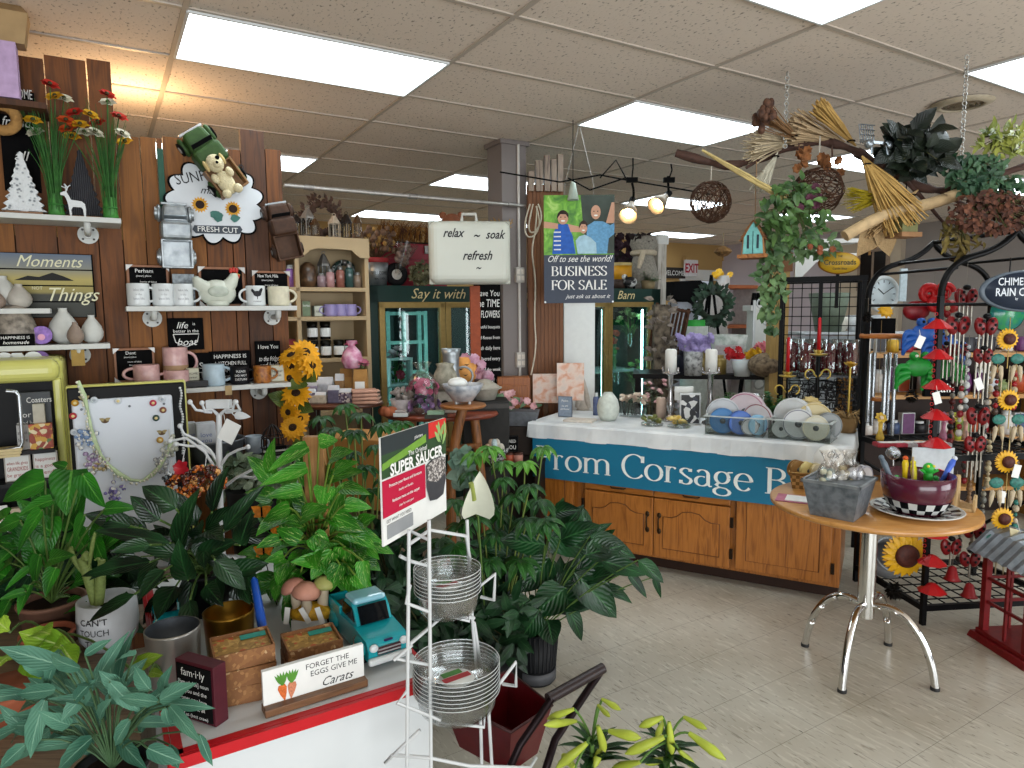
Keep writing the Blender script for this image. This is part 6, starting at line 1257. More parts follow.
# plastic bins with ribbon spools
clear_pl=glass('bin_plastic','#f4f7f6',.06,.2)
def plastic_bin(label,p0,p1,dep,h,nm='storage_bin'):
 a=oz(*p0);b=oz(*p1);m=(a+b)/2;w_=(b-a).length;an=atan2((b-a).y,(b-a).x);t=thing(nm,label,'bin',m,an);q=MB()
 q.box((0,dep/2,.002),(w_,dep,.004));q.box((0,0,h/2),(w_,.003,h)).box((0,dep,h/2),(w_,.003,h)).box((-w_/2,dep/2,h/2),(.003,dep,h)).box((w_/2,dep/2,h/2),(.003,dep,h));q.build('walls',clear_pl,t)
 r=MB()
 for y in(0,dep):r.box((0,y,h),(w_+.02,.014,.006))
 for x in(-w_/2,w_/2):r.box((x,dep/2,h),(.014,dep,.006))
 r.build('rim',M('#b9c0be',.3),t);return t,m,an,w_
def spool(label,base,an,off,R,wd,rib,face='#c6c8c6',hole='#8f9496',tilt=0,facefront=True):
 o=base+Matrix.Rotation(an,3,'Z')@Vector(off);t=thing('ribbon_spool',label,'ribbon',o,an+tilt)
 MB().at((0,0,R),rx=pi/2).lathe([(.0,-wd/2),(R,-wd/2),(R,-wd/2+.004),(R*.85,-wd/2+.004),(R*.85,wd/2-.004),(R,wd/2-.004),(R,wd/2),(0,wd/2)],30,smooth=False).build('spool_body',M(face,.6,var=.04),t)
 MB().at((0,0,R),rx=pi/2).lathe([(R*.86,-wd/2+.005),(R*.9,-wd/2+.006),(R*.9,wd/2-.006),(R*.86,wd/2-.005)],30).build('wound_ribbon',M(rib,.4,var=.15),t)
 MB().at((0,-wd/2-.001,R),rx=pi/2).lathe([(0,0),(R*.22,0),(R*.22,.001),(0,.001)],16).build('core_hole',M('#55595c',.6),t);MB().at((0,-wd/2-.0005,R),rx=pi/2).torus((0,0,0),R*.93,R*.03,30,5).build('rim_ring',M(rib,.5),t);return t
bt,bm,ba,bw=plastic_bin('clear plastic bin of blue and grey ribbon spools, the left bin',(705,434),(763,438),.2,.11)
for off,R,wd,rib,face,lab,tl in(((-.07,.04,.006),.075,.03,'#3f79ad','#4f7fb0','blue ribbon spool at the left inside the left bin',.2),((.03,.04,.006),.07,.03,'#3a66b5','#5a78b8','bright blue ribbon spool beside the zebra one in the left bin',.5),((.085,.035,.006),.05,.025,'#202226','#c9c9cb','black and white patterned ribbon spool at the front of the left bin',.3),
 ((-.08,.12,.006),.1,.03,'#a3a8ad','#bfc2c4','large grey ribbon spool at the back left of the left bin',.1),((.05,.13,.006),.12,.03,'#b07a90','#c5b9bd','large pink wound ribbon spool at the back of the left bin',-.15),((.12,.1,.006),.09,.02,'#8f3f4a','#c3bfc0','pale ribbon spool with a red ribbon at the right of the left bin',-.3),((.125,.05,.006),.06,.02,'#6fa6c9','#9ac0d6','pale blue ribbon spool at the right of the left bin',.6)):
 spool(lab,bm,ba,off,R,wd,rib,face,tilt=tl)
bt,bm,ba,bw=plastic_bin('clear plastic bin of white ribbon spools, the right bin',(768,438),(830,444),.2,.11)
for off,R,wd,rib,face,lab,tl in(((-.1,.03,.006),.05,.02,'#c9c9c4','#c3c6c6','small white ribbon spool at the front left of the right bin',.1),((-.01,.04,.006),.085,.03,'#7a7d8a','#cdcfcf','large white labelled ribbon spool at the front of the right bin',.15),((.08,.04,.006),.07,.04,'#c9c2a5','#c9c6b5','cream ribbon spool at the front right of the right bin',.3),((-.06,.13,.006),.11,.03,'#cfd2d1','#c9cccc','large pale ribbon spool at the back of the right bin',-.1),((.05,.14,.006),.1,.03,'#b9a36a','#c5b78f','gold wound ribbon spool at the back of the right bin',.4),((.13,.12,.006),.075,.03,'#6f7476','#8f9393','grey ribbon spool standing up at the right of the right bin',.7)):
 spool(lab,bm,ba,off,R,wd,rib,face,tilt=tl)
p=oz(846,432);t=thing('woven_basket','small tan woven basket with raffia at the right end of the counter','basket',p,0);wick=ramp_mat('wicker',[(.3,'#6f4f2a'),(.6,'#b08a52')],(1,1,1),'wave_z',60,.8,bump=.8,dist=2)
MB().lathe([(0,0),(.05,0),(.07,.09),(.06,.09),(.04,.01)],20).build('body',wick,t);q=MB()
for k in range(30):a=rnd(0,6.3);q.tube([(0,0,.08),(.05*cos(a),.05*sin(a),.12),(.08*cos(a),.08*sin(a),rnd(.06,.16))],.002,4)
q.build('raffia',M('#a98a5a',.8),t)
t=thing('ribbon_garland','gold ribbon bow lying over the right bin','bow',bm+Matrix.Rotation(ba,3,'Z')@Vector((.02,.19,.19)),0);bloom(MB(),(0,0,0),(0,-.5,1),.06,7,'petal',.4,.6,2).build('loops',M('#b5a06a',.5,var=.2),t)
# iron candelabra with red tapers
def candelabra(label,pos,H):
 t=thing('candelabra',label,'candle holder',pos,0);gm=M('#b79a4a',.3,.7);MB().tube([(0,0,0),(0,0,H)],.008,8).build('stem',blk,t)
 for z in(H*.12,H*.75):
  for s in(-1,1):MB().tube([(0,0,z-.02)]+[(s*(.05-.028*cos(a)*1),0,z+.03*sin(a))for a in[k*.5 for k in range(10)]],.005,6).build('scroll',gm if H>.3 and z>H*.5 else blk,t)
 MB().lathe([(0,H),(.02,H),(.05,H+.008),(.052,H+.014),(.02,H+.012),(.02,H+.035),(0,H+.035)],18).build('drip_pan',gm,t)
 for k in range(6):a=2*pi*k/6;MB().leaf((.018*cos(a),.018*sin(a),H+.012),(cos(a),sin(a),1.2),(-cos(a),-sin(a),.6),.035,.02,-.4,.1,4).build('cup_leaf',gm,t)
 MB().cyl((0,0,.0),.06,.012,18).build('foot',gm,t);return t
tz0=P(816,356,4.3);p=oc(816,.5);H=P(816,356,p.y).z-p.z;candelabra('gold scrolled iron candelabra standing at the back of the counter',p,H)
def taper(label,pos,h,rx=0):t=thing('taper_candle',label,'candle',pos,0);MB().lathe([(0,0),(.012,0),(.009,h*.97),(.004,h),(0,h)],12).build('wax',M('#b3141c',.4),t);MB().cyl((0,0,h-.001),.001,.012,5).build('wick',ink_b,t)
taper('red taper candle in the gold candelabra',p+Vector((0,0,H+.035)),.2)
p=oc(786,.52);H2=P(786,372,p.y).z-p.z;candelabra('smaller gold candelabra at the left of the grid rack',p,H2-.035);taper('red taper candle at the left of the grid rack',p+Vector((0,0,H2)),.22)
# pebble lump and red-yellow arrangement behind
# ================================================================ goods on the grid rack
def ong(fx,dep=.2,z=None):v=Matrix.Rotation(ga,3,'Z')@Vector((gl*fx,dep,0));return Vector((GX.x+v.x,GX.y+v.y,(zs if z is None else z)+.01))
for k,fx in enumerate((.16,.32,.46,.62,.76,.88)):
 t=thing('berry_jar',['leftmost','second','third','fourth','fifth','rightmost'][k]+' tall clear jar of red berries on the grid rack shelf','jar',ong(fx,.12 if k%2 else .18),0,'tall jars of red berries on the grid rack')
 MB().lathe([(.0,0),(.048,0),(.052,.02),(.052,.24),(.047,.24),(.047,.01)],20).build('jar',glassw,t);MB().lathe([(0,.008),(.045,.008),(.046,.2),(0,.22)],18).build('berries',ramp_mat('red_berries',[(.0,'#2a0408'),(.3,'#6a0c1a'),(.6,'#8f1a2c')],(1,1,1),'voronoi',70,.25,bump=.8),t)
t=thing('black_filigree','pile of black curled wire baskets on the lower grid rack shelf','wire basket',ong(.5,.15,zs-.36),0);q=MB();
for k in range(130):c=Vector((rnd(-.24,.24),rnd(-.1,.1),rnd(.05,.3)));r=rnd(.02,.045);q.torus(tuple(c),r,.004,14,5,random.choice('xyz'),rnd(.5,.9),rnd(0,6))
q.build('curled_wire',M('#2a2a2c',.3,.6),t)
t=thing('yellow_flower_candle','gold candle cup with yellow petals at the right of the grid rack','candle holder',oc(848,.5),0);Hh=P(848,368,t.location.y).z-t.location.z;MB().tube([(0,0,0),(0,0,Hh)],.007,8).build('stem',M('#b79a4a',.3,.7),t);bloom(MB(),(0,0,Hh),(0,-.2,1),.05,8,'petal',.8,.5,2).build('petals',M('#c99a2a',.5),t);MB().cyl((0,0,0),.05,.01,16).build('foot',M('#b79a4a',.3,.7),t)
# ================================================================ goods on the round table
def ot(px,py):return PZ(px,py,RTZ)+Vector((0,0,.001))
p=ot(838,514);t=thing('metal_caddy','square galvanised container stuffed with wrapped candy bags on the round table','container',p,-.75)
MB().taper((0,0,0),(.17,.17),(.225,.225),.15).build('body',ramp_mat('galv_dark',[(.3,'#5d646b'),(.6,'#868d94')],(1,1,1),tscale=30,rough=.45,metal=.6,bump=.2),t)
r=MB();
for s in(-1,1):r.box((0,s*.113,.15),(.236,.01,.012)).box((s*.113,0,.15),(.01,.236,.012))
r.build('rim',galv,t)
for k in range(5):
 t=thing('wrapped_candy',['leftmost','second','middle','fourth','rightmost'][k]+' clear wrapped sweet bag in the galvanised container','candy bag',p+Vector((-.07+.035*k,rnd(-.03,.03),.15)),rnd(-.5,.5),'clear wrapped bags in the galvanised container');t.rotation_euler=(rnd(-.3,.1),rnd(-.3,.3),0)
 MB().lathe([(0,-.05),(.035,-.03),(.045,.02),(.03,.06),(.012,.08),(.028,.12)],12).build('wrapper',glass('cellophane','#f7f5f2',.05,.22),t);q=MB()
 for j in range(14):q.ball((rnd(-.025,.025),rnd(-.025,.025),rnd(-.03,.04)),.012,6,5)
 q.build('sweets',M(['#c9cbb5','#8fb0b5','#d9d9d5','#c3b98f','#b5b9c3'][k],.4,var=.2),t)
p=ot(806,487);t=thing('wicker_basket','small tan wicker basket of ribbon spools at the left of the round table','basket',p,-.35);q=MB().taper((0,0,0),(.13,.1),(.16,.12),.075);q.build('body',ramp_mat('wicker_tan',[(.3,'#7a5a2a'),(.6,'#b8925a')],(1,1,1),'checker',60,.8,bump=.5),t)
MB().tube([(-.08,-.06,.077),(.08,-.06,.077),(.08,.06,.077),(-.08,.06,.077)],.007,6,True).build('rim',M('#a37f48',.8),t)
for k,(x,c,R,lab)in enumerate([(-.045,'#8f6a3a',.045,'brown ribbon spool standing in the wicker basket'),(.0,'#d9c98a',.042,'pale yellow ribbon spool in the wicker basket'),(.045,'#c9b98a',.04,'cream ribbon spool at the right of the wicker basket')]):spool(lab,p,-.35,(x,0,.04),R,.03,c,c if k<2 else '#c9c0a5',tilt=.6)
p=ot(828,482);t=thing('oval_tag','tall white oval shop tag leaning behind the wicker basket','tag',p,-.2);t.rotation_euler=(-.15,0,-.2);MB().at((0,0,.1),rx=pi/2).lathe([(0,0),(.07,0),(.07,.006),(0,.006)],30,sy=1.2).build('card',paper,t);MB().text('Ox',.035,(.02,-.0075,.12),shear=.3).build('lettering',M('#8d9196',.6),t)
for k,(px,py,R,c,lab)in enumerate([(826,492,.06,'#6a3a3f','dark red wound ribbon spool standing behind the galvanised container'),(835,494,.055,'#c9b0a5','pinkish ribbon spool behind the galvanised container'),(862,490,.06,'#8d8fa5','grey lilac ribbon spool between the container and the tea cup bowl')]):spool(lab,ot(px,py),0,(0,0,0),R,.03,c,'#c3c3c6',tilt=.5)
p=ot(800,500);t=thing('paper_leaflet','white paper lying on a pink leaflet at the left of the round table','paper',p,-.5);MB().box((0,0,.002),(.2,.13,.003)).build('pink_sheet',M('#b06a80',.6),t);MB().box((.02,.0,.0045),(.16,.1,.002)).build('white_sheet',paper,t)
# teacup planter
p=ot(916,514);t=thing('checked_plate','large black and white checked saucer under the purple bowl','plate',p,0);t.scale=(.9,.9,.9)
def checker(nm,n,rings,prof,parent,twist=0):
 """black and white checks laid out round a surface of revolution"""
 b=MB();c=MB()
 for i in range(n):
  for j in range(len(prof)-1):
   (r0,z0),(r1,z1)=prof[j],prof[j+1];tgt=b if(i+j)%2 else c;a0,a1=2*pi*i/n,2*pi*(i+1)/n;am=(a0+a1)/2
   tgt.add([(r*cos(a),r*sin(a),z)for r,z,a in((r0,z0,a0),(r0,z0,am),(r0,z0,a1),(r1,z1,a1),(r1,z1,am),(r1,z1,a0))],[(0,1,2,3,4,5)])
 b.build(nm+'_black',M('#0d0d10',.25,var=0),parent);c.build(nm+'_white',M('#c9cac6',.25,var=0),parent)
MB().lathe([(0,.002),(.09,.0),(.17,.018),(.192,.026),(.195,.03),(.19,.031),(.1,.01),(0,.01)],48).build('plate_body',M('#c5c6c2',.25,var=.02),t)
checker('checks',28,2,[(.1,.0115),(.14,.022),(.178,.0305)],t)
p2=p+Vector((0,0,.011));t=thing('purple_bowl','large round wine purple bowl with a checked base holding toys','bowl',p2,0);t.scale=(.84,.84,.98)
MB().lathe([(0,0),(.11,0),(.115,.012),(.13,.03),(.148,.062),(.162,.105),(.166,.165),(.158,.168),(.15,.11),(.13,.05),(0,.03)],48).build('body',M('#4a0f26',.2,var=.15,scale=14,coat=.5),t)
checker('checks',24,2,[(.118,.012),(.134,.032),(.151,.062)],t)
# toys in the bowl
def inb(px,py,d=.0):v=P(px,py,p2.y+d);return v
t=thing('green_toy','bright green plastic frog man toy sticking out of the bowl','toy',inb(928,480),0);gm=M('#2fa83a',.35);MB().ball((0,0,.05),.022,12,8,1.1).ball((0,0,.015),.018,12,8,1.6).tube([(-.008,0,.0),(-.016,0,-.04),(-.018,0,-.06)],.008,8).tube([(.008,0,.0),(.016,0,-.04),(.018,0,-.06)],.008,8).tube([(-.012,0,.03),(-.035,-.01,.045)],.006,8).tube([(.012,0,.03),(.035,-.01,.045)],.006,8).build('body',gm,t)
q=MB()
for s in(-1,1):MB().ball((s*.012,-.016,.062),.006,8,6).build('eye',M('#d9c93a',.4),t)
for px,py,c,lab,h in((914,476,'#d9d020','yellow plastic toy pen right of the wooden stick in the bowl',.1),(905,470,'#d3b51a','yellow and orange plastic toy at the left of the wooden stick',.09),(896,484,'#2fa84a','short green plastic toy at the left front of the bowl',.05),(948,470,'#3f62c3','blue and white plastic toy leaning right in the bowl',.1),(888,472,'#5d6a75','grey scoop leaning at the left of the bowl',.12),(936,486,'#2f9a4a','small green toy behind the frog man in the bowl',.06)):
 v=inb(px,py,.02);t=thing('plastic_toy',lab,'toy',v,rnd(-.5,.5));t.rotation_euler=(rnd(-.2,.1),{948:.5,888:-.4}.get(px,0),0)
 MB().lathe([(0,-.07),(.008,-.07),(.01,-.01),(.013,h*.3),(.009,h*.5),(0,h*.55)],12).build('body',M(c,.35),t);MB().ball((0,0,h*.56),.011,10,8).build('top',M({905:'#c9521a',948:'#c9cdd6'}.get(px,c),.35),t)
t=thing('wooden_stick','thin wooden stick standing up in the purple bowl','stick',inb(913,478),0);MB().tube([(0,0,-.06),(-.004,0,.085)],.004,8).build('stick',M('#b39a6a',.7),t);MB().ball((-.004,0,.087),.005,8,6).build('knob',M('#b39a6a',.7),t)
t=thing('silver_balloon','crumpled silver foil ball behind the purple bowl','ornament',P(893,453,p2.y+.15),0);MB().ball((0,0,0),.03,12,8).build('foil',M('#a9aeb2',.15,.9,bump=1,scale=60),t);MB().tube([(0,0,-.02),(-.0,-.02,-.12)],.003,5).build('stick',silver,t)
o=MB().box((0,0,.09),(.2,.005,.16)).build('clear_card',M('#b5bcc0',.3,var=.1),loc=PZ(935,484,RTZ)+Vector((.02,.06,0)),rz=-.1);tag(o,'white printed card standing behind the toys on the round table','card')
p=ot(962,508);t=thing('wooden_heart_box','light wooden napkin holder with a rounded back at the right of the round table','holder',p,.9);lw=wood('light_wood','#9a7a48','#c5a878');MB().prism([(-.06,0),(.06,0),(.062,.09),(.045,.13),(0,.145),(-.045,.13),(-.062,.09)],.012,'y',(0,.02,0)).build('back_plate',lw,t);MB().prism([(-.055,0),(.055,0),(.055,.05),(0,.065),(-.055,.05)],.01,'y',(0,-.045,0)).build('front_plate',lw,t);MB().box((0,-.012,.006),(.11,.07,.012)).build('base',lw,t)
# ---- stand left of the counter: dark shelf with egg basket and signs
bs=P(520,440,4.5);bz=P(520,456,4.5).z
o=thing('dark_stand','low dark shelf at the left end of the counter holding the egg basket','shelf',(P(512,450,4.4).x,P(512,450,4.4).y,0),-.2);MB().box((0,0,bz-.012),(.42,.28,.024)).build('board',M('#1e1612',.6),o)
for x in(-.19,.19):MB().box((x,0,bz/2-.012),(.03,.26,bz-.024)).build('side',M('#1e1612',.6),o)
p=P(494,452,4.35);p.z=bz+.001;t=thing('egg_basket','black and white patterned basket of pale eggs at the counter left end','basket',p,0);MB().lathe([(0,.0),(.07,0),(.1,.09),(.094,.09),(.06,.01)],22).build('basket_body',ramp_mat('bw_basket',[(0,'#1c1c1f'),(.5,'#a9a9a6')],(1,1,1),'checker',55,.7),t)
for k in range(9):a=2*pi*k/6;r=.05 if k<6 else .02;e=thing('craft_egg',['front left','front','front right','right','back','left','top left','top','top right'][k]+' pale craft egg heaped in the patterned basket','egg',p+Vector((r*cos(a+pi*1.2),r*sin(a+pi*1.2),.09+(.03 if k>5 else 0))),a,'pale eggs in the patterned basket');MB().ball((0,0,0),.024,12,8,1.3).build('shell',M(['#c3a58c','#bcd0d3','#c9c3b5'][k%3],.6),e)
p=P(509,446,4.35);p.z=bz+.062;box_sign('black block sign with bold white words stacked on the red cans',p,-.1,.115,.1,.04,lines=[('ALL I NEED',.7,.2),('IS YOU',.3,.26)])
for k,(px,c)in enumerate(((500,'#8f4a3a'),(509,'#9c4a30'),(518,'#b07a6a'))):
 p=P(px,455,4.33);p.z=bz+.001;t=thing('small_candle_tin',['left','middle','right'][k]+' rusty red candle tin under the block sign','candle',p,0);MB().lathe([(0,0),(.032,0),(.032,.05),(0,.05)],16).build('tin',M(c,.4),t);MB().lathe([(.033,.048),(.033,.058),(0,.058)],16).build('lid',M('#4a2a20',.4,.4),t)
ps=P(520,416,4.65);t=thing('stone_trough','grey trough planter with pink silk roses by the brown wood door','planter',(ps.x-.0,ps.y,ps.z-.06),-.15);MB().taper((0,0,0),(.22,.12),(.26,.15),.1).build('trough',M('#5d5f63',.8,var=.2),t);f=MB();l=MB()
for k in range(16):v=(rnd(-.14,.12),rnd(-.05,.05),rnd(.1,.24));bloom(f,v,(rnd(-1,1),-1,.6),.032,7,'petal',.6,.8,2);l.leaf(v,(rnd(-1,1),-.4,rnd(-.5,.8)),(0,-1,.3),.07,.03,.5,.1,4)
f.build('roses',ramp_mat('blush_rose',[(.3,'#b5737c'),(.7,'#d9b5b5')],(1,1,1),tscale=16,rough=.7),t);l.build('leaves',leaf_mat('eucalyptus','#4b6a4a','#7d9a78'),t)
o=MB().box((0,0,(ps.z-.06)/2-.001),(.24,.14,ps.z-.064)).build('plinth',M('#2a2019',.7),loc=(ps.x,ps.y,0),rz=-.15);tag(o,'dark plinth under the grey trough of silk roses','plinth')
pc=P(514,405,4.9);t=thing('wooden_cabinet','small orange brown cabinet with a plank door at the foot of the column','cabinet',(pc.x,pc.y,0),.05);zt=P(514,376,5.0).z;orw=wood('orange_wood','#6a3512','#94541f');MB().box((0,.06,zt/2),(.24,.12,zt)).build('carcass',orw,t,bevel=.004)
MB().box((0,-.004,zt*.6),(.2,.012,zt*.7)).build('door',orw,t,bevel=.003);MB().ball((.08,-.016,zt*.62),.01,8,6).build('knob',black,t)
o=MB().box((0,0,.55),(.03,.03,1.1)).build('wooden_stake',M('#8a5a2c',.7),loc=(P(491,395,4.75).x,P(491,395,4.75).y,0));tag(o,'thin upright wooden stake at the left foot of the column','stake')
p=P(528,410,4.75);box_sign('black tilted tray right of the silk roses',Vector((p.x,p.y,ps.z-.02)),-.1,.13,.06,.05,black,black,[],ink_w,None,'black_tray','tray')
# ================================================================ chimes on the black rack
rstrip=M('#b0161a',.35,var=.1);brick=M('#6a1216',.4,var=.25);wood_c=M('#b0935f',.7,var=.2);green_g=M('#2f6f64',.5,var=.4,scale=60)
def cord(mb,z0,z1,x=0,y=0,r=.0012):return mb.tube([(x,y,z0),(x,y,z1)],r,4)
# rain chain of red umbrellas
rc0=P(936,318,3.36);t=thing('rain_chain','rain chain of red umbrella shaped cups hanging at the front post','rain chain',rc0,0)
for k,(px,py)in enumerate([(938,325),(938,355),(937,385),(936,415),(936,443),(935,470),(934,500),(933,532),(932,560),(932,588)]):
 c=P(px,py,3.36)-rc0;q=MB().at(tuple(c)).lathe([(.006,.03),(.02,.024),(.07,-.016),(.066,-.019),(.016,.016),(.0,.02)],8,smooth=False);q.build('umbrella_cup',rstrip,t)
q=MB();
for k in range(46):z=-.028*k+.02;q.at((0,-.012*k/46,z)).torus((0,0,0),.008,.0018,10,4,'x' if k%2 else 'y')
q.build('links',rstrip,t)
def ladybug_mesh(b,c,R):
 return b.ball(c,R,12,8,.92,1,.5)
def ladybug_chime(label,px,py,d=3.5,R=.045,hang=.28,tubes=4,top=None):
 p=P(px,py,d);t=thing('wind_chime',label,'wind chime',p,0)
 for s in(-1,1):MB().at(ry=s*.22).ball((s*R*.62,0,0),R*.85,12,8,1.15,.7,.4).build('wing',M('#7a1418',.35,var=.2),t)
 MB().ball((0,-.004,R*.9),R*.38,10,8,.8).build('head',M('#121214',.4),t);q=MB()
 for s in(-1,1):
  for x,z in((.45,.4),(.8,.0),(.45,-.4)):q.ball((s*R*x,-R*.36,R*z),R*.17,8,6,1,1,.4)
 q.build('spots',M('#121214',.4),t);q=MB();cord(q,R,R+.12)
 q.build('cord',M('#8a8378',.7),t)
 for k in range(tubes):MB().tube([((k-(tubes-1)/2)*.022,0,-R*.7),((k-(tubes-1)/2)*.022,0,-R-.02-hang*(.8+.1*(k%3)))],.0055,8).build('chime_tube',M('#9a958a',.3,.8),t)
 return t
for px,py,d,lab,R,h in((966,296,3.6,'ladybug chime at the top, left of the oval sign',.05,.1),(958,324,3.55,'ladybug chime just right of the rain chain, second row',.052,.16),(986,325,3.5,'ladybug chime under the left end of the oval sign',.05,.18),(961,349,3.6,'narrow ladybug chime in the third row, left one',.035,.16),(983,355,3.5,'bright ladybug chime in the third row left of the sunflower',.042,.2),(978,415,3.45,'large ladybug chime in the middle of the rack',.05,.22),(975,443,3.4,'dark ladybug chime low in the middle of the rack',.045,.14),(946,350,3.62,'round ladybug medallion beside the green frog',.04,.1)):
 ladybug_chime(lab,px,py,d,R,h)
def sunflower_chime(label,px,py,d=3.35,R=.056,leaves=True,tag_=False,tubes=True):
 p=P(px,py,d);t=thing('sunflower_chime',label,'wind chime',p,0);y=M('#d9a412',.45,var=.15)
 b=MB().at(rx=pi/2).torus((0,0,0),R*.6,R*.12,24,8);f=bloom(MB(),(0,0,0),(0,-1,0),R,18,'petal',.05,.3,1).build('petals',y,t);bloom(MB(),(0,.004,0),(0,-1,0),R*.97,18,'petal',.02,.3,1,.17).build('back_petals',M('#c98f10',.45,var=.15),t)
 MB().at((0,-.006,0),rx=pi/2).lathe([(R*.5,-.006),(R*.5,.004),(R*.32,.014),(0,.016)],22).build('disc',M('#4a1f14',.6,var=.3,scale=80),t);q=MB();cord(q,R*.9,R+.05,r=.002)
 if leaves:
  cord(q,-R*2.6,-R*.9,r=.0025)
  for s in(-1,1):
   MB().ball((s*R*.85,0,-R*1.75),R*.62,12,8,.75,1,.3).build('green_disc',green_g,t)
   cord(q,-R*3.0,-R*2.1,s*R*.85)
   if tubes:
    for e in(-1,1):MB().at((s*R*.85+e*R*.25,0,-R*2.3),ry=e*-.12).lathe([(0,0),(R*.2,-R*.2),(R*.17,-R*.9),(R*.05,-R*1.5),(0,-R*1.55)],10).build('wooden_drop',M('#b5a68a',.6,var=.15),t)
  for x in(-.1,.12):MB().tube([(x*R*3,.01,-R*2.4),(x*R*3,.01,-R*5.2)],R*.055,8).build('chime_tube',M('#a99c7a',.4,.5),t)
 q.build('cord',M('#a58a4a',.6),t)
 if tag_:MB().at((R*.5,-.02,-R*.7),ry=.2).box((0,0,0),(R*.6,.002,R*1.1)).build('price_tag',paper,t)
 return t
sunflower_chime('topmost sunflower chime, just below the oval sign',1009,339);sunflower_chime('second sunflower chime down at the right edge of the rack',1010,400);sunflower_chime('third sunflower chime down, carrying a white price tag',1008,462,3.3,.06,True,True);sunflower_chime('sunflower chime lying low beside the red lantern roof',1004,519,3.25,.058,True,False,False)
sunflower_chime('large sunflower with thin yellow petals under the round table',907,556,3.47,.125,False,False)
# pieces that hang between them
def drop(label,name,px,py,d,build,mats,cat='wind chime',up=.06):
 p=P(px,py,d);t=thing(name,label,cat,p,0);q=MB();cord(q,0,up,r=.0015);q.build('cord',M('#6f675c',.7),t);build(t);return t
def disc_b(t,c,r):MB().at(rx=pi/2).lathe([(0,-.006),(r,-.006),(r,.006),(0,.006)],24,smooth=False).build('disc',c,t)
teal_g=ramp_mat('teal_glass',[(0,'#0f3f63'),(.4,'#1f6f6a'),(.6,'#2f8a4f'),(.85,'#1a4a8a')],(1,1,1),'noise',20,.2)
def blue_spinner(t):
 MB().at(rx=pi/2).lathe([(0,-.012),(.09,-.006),(.092,0),(.09,.006),(0,.012)],32).build('glass_disc',teal_g,t);MB().at(rx=pi/2).torus((0,0,0),.093,.004,32,6).build('rim',blk,t)
drop('round blue green glass disc hanging below the oval sign','glass_suncatcher',1007,313,3.55,blue_spinner,None)
def swirl(t):
 for k,(x,z,R)in enumerate(((-.03,.0,.05),(.05,.01,.045),(.0,-.06,.04))):MB().tube([(x+R*(1-a/14)*cos(a),-.01*k,z+R*(1-a/14)*sin(a))for a in[k2*.35 for k2 in range(36)]],[.02*(1-k2/60)for k2 in range(36)],8).build('swirl_arm',rstrip,t)
 MB().ball((.075,-.01,-.07),.055,12,8,.7,1.2,.5).build('body',rstrip,t);MB().ball((-.08,.02,-.09),.07,12,8,.8,1.1,.4).build('dark_body',M('#7a0f16',.4,var=.3),t)
drop('red metal swirling octopus hanging at the upper left of the rack','metal_figure',934,294,3.75,swirl,None,'metal figure',.12)
def crab(col,col2):
 def f(t):
  m=M(col,.4,var=.2);MB().ball((0,0,0),.07,14,10,.75,1.1,.35).build('body',m,t)
  for s in(-1,1):
   MB().ball((s*.03,-.01,.06),.024,10,8).build('eye_bump',m,t)
   for k in range(3):MB().tube(bez((s*.05,0,-.01-.02*k),(s*.12,-.01,.03-.05*k),(s*.115,0,-.05-.035*k),8),[.018]*5+[.014,.012,.01,.008],8).build('leg',m,t)
  q=MB()
  for s in(-1,1):q.ball((s*.03,-.034,.062),.008,8,6)
  q.build('pupils',M(col2,.4),t)
 return f
drop('blue metal frog figure hanging on the rack below the red octopus','metal_figure',925,333,3.7,crab('#2458a8','#10131a'),None,'metal figure',.05)
drop('blue metal figure half hidden right of the rain chain','metal_figure',944,345,3.7,crab('#2f5fae','#10131a'),None,'metal figure',.05)
drop('green metal frog figure hanging left of the rain chain','metal_figure',918,367,3.65,crab('#16802a','#e0e0d0'),None,'metal figure',.05)
drop('green metal figure partly hidden right of the rain chain','metal_figure',944,368,3.68,crab('#1c8a33','#e0e0d0'),None,'metal figure',.05)
for px,py,rz,lab in((920,342,.4,'white price tag on the blue metal frog'),(937,398,-.3,'white price tag on the rain chain, between the third and fourth cup'),(979,384,-.4,'white price tag tilted left of the ladybug chimes'),(1002,497,.1,'tall white price tag below the third sunflower chime')):
 t=thing('price_tag',lab,'tag',P(px,py,3.3),0);MB().at(ry=rz).box((0,0,0),(.035,.002,.06)).build('card',paper,t);MB().tube([(0,0,.03),(.0,.01,.06)],.001,4).build('string',paper,t)
# tubular chime with round wooden top
p=P(881,336,3.95);t=thing('tube_chime','silver tube wind chime hanging from a round orange wooden top','wind chime',p,0);MB().lathe([(0,-.012),(.11,-.012),(.115,0),(.11,.012),(0,.012)],30).build('wooden_top',M('#a8642a',.5,var=.2),t)
for k in range(6):
 a=2*pi*k/6+.4;L_=.3+.04*(k%3);MB().tube([(.08*cos(a),.08*sin(a),-.1),(.08*cos(a),.08*sin(a),-.1-L_-.1)],.012,12).build('chime_tube',M('#a5a9ac',.25,.9),t)
for k in range(6):a=2*pi*k/6+.4;cord(MB(),-.1,0,.08*cos(a),.08*sin(a)).build('cord',M('#8f7a4a',.7),t)
q=MB();cord(q,-.38,.09);q.build('cord',M('#8f7a4a',.7),t);MB().lathe([(0,-.38),(.04,-.38),(.04,-.365),(0,-.365)],20).build('clapper',M('#a8642a',.5),t)
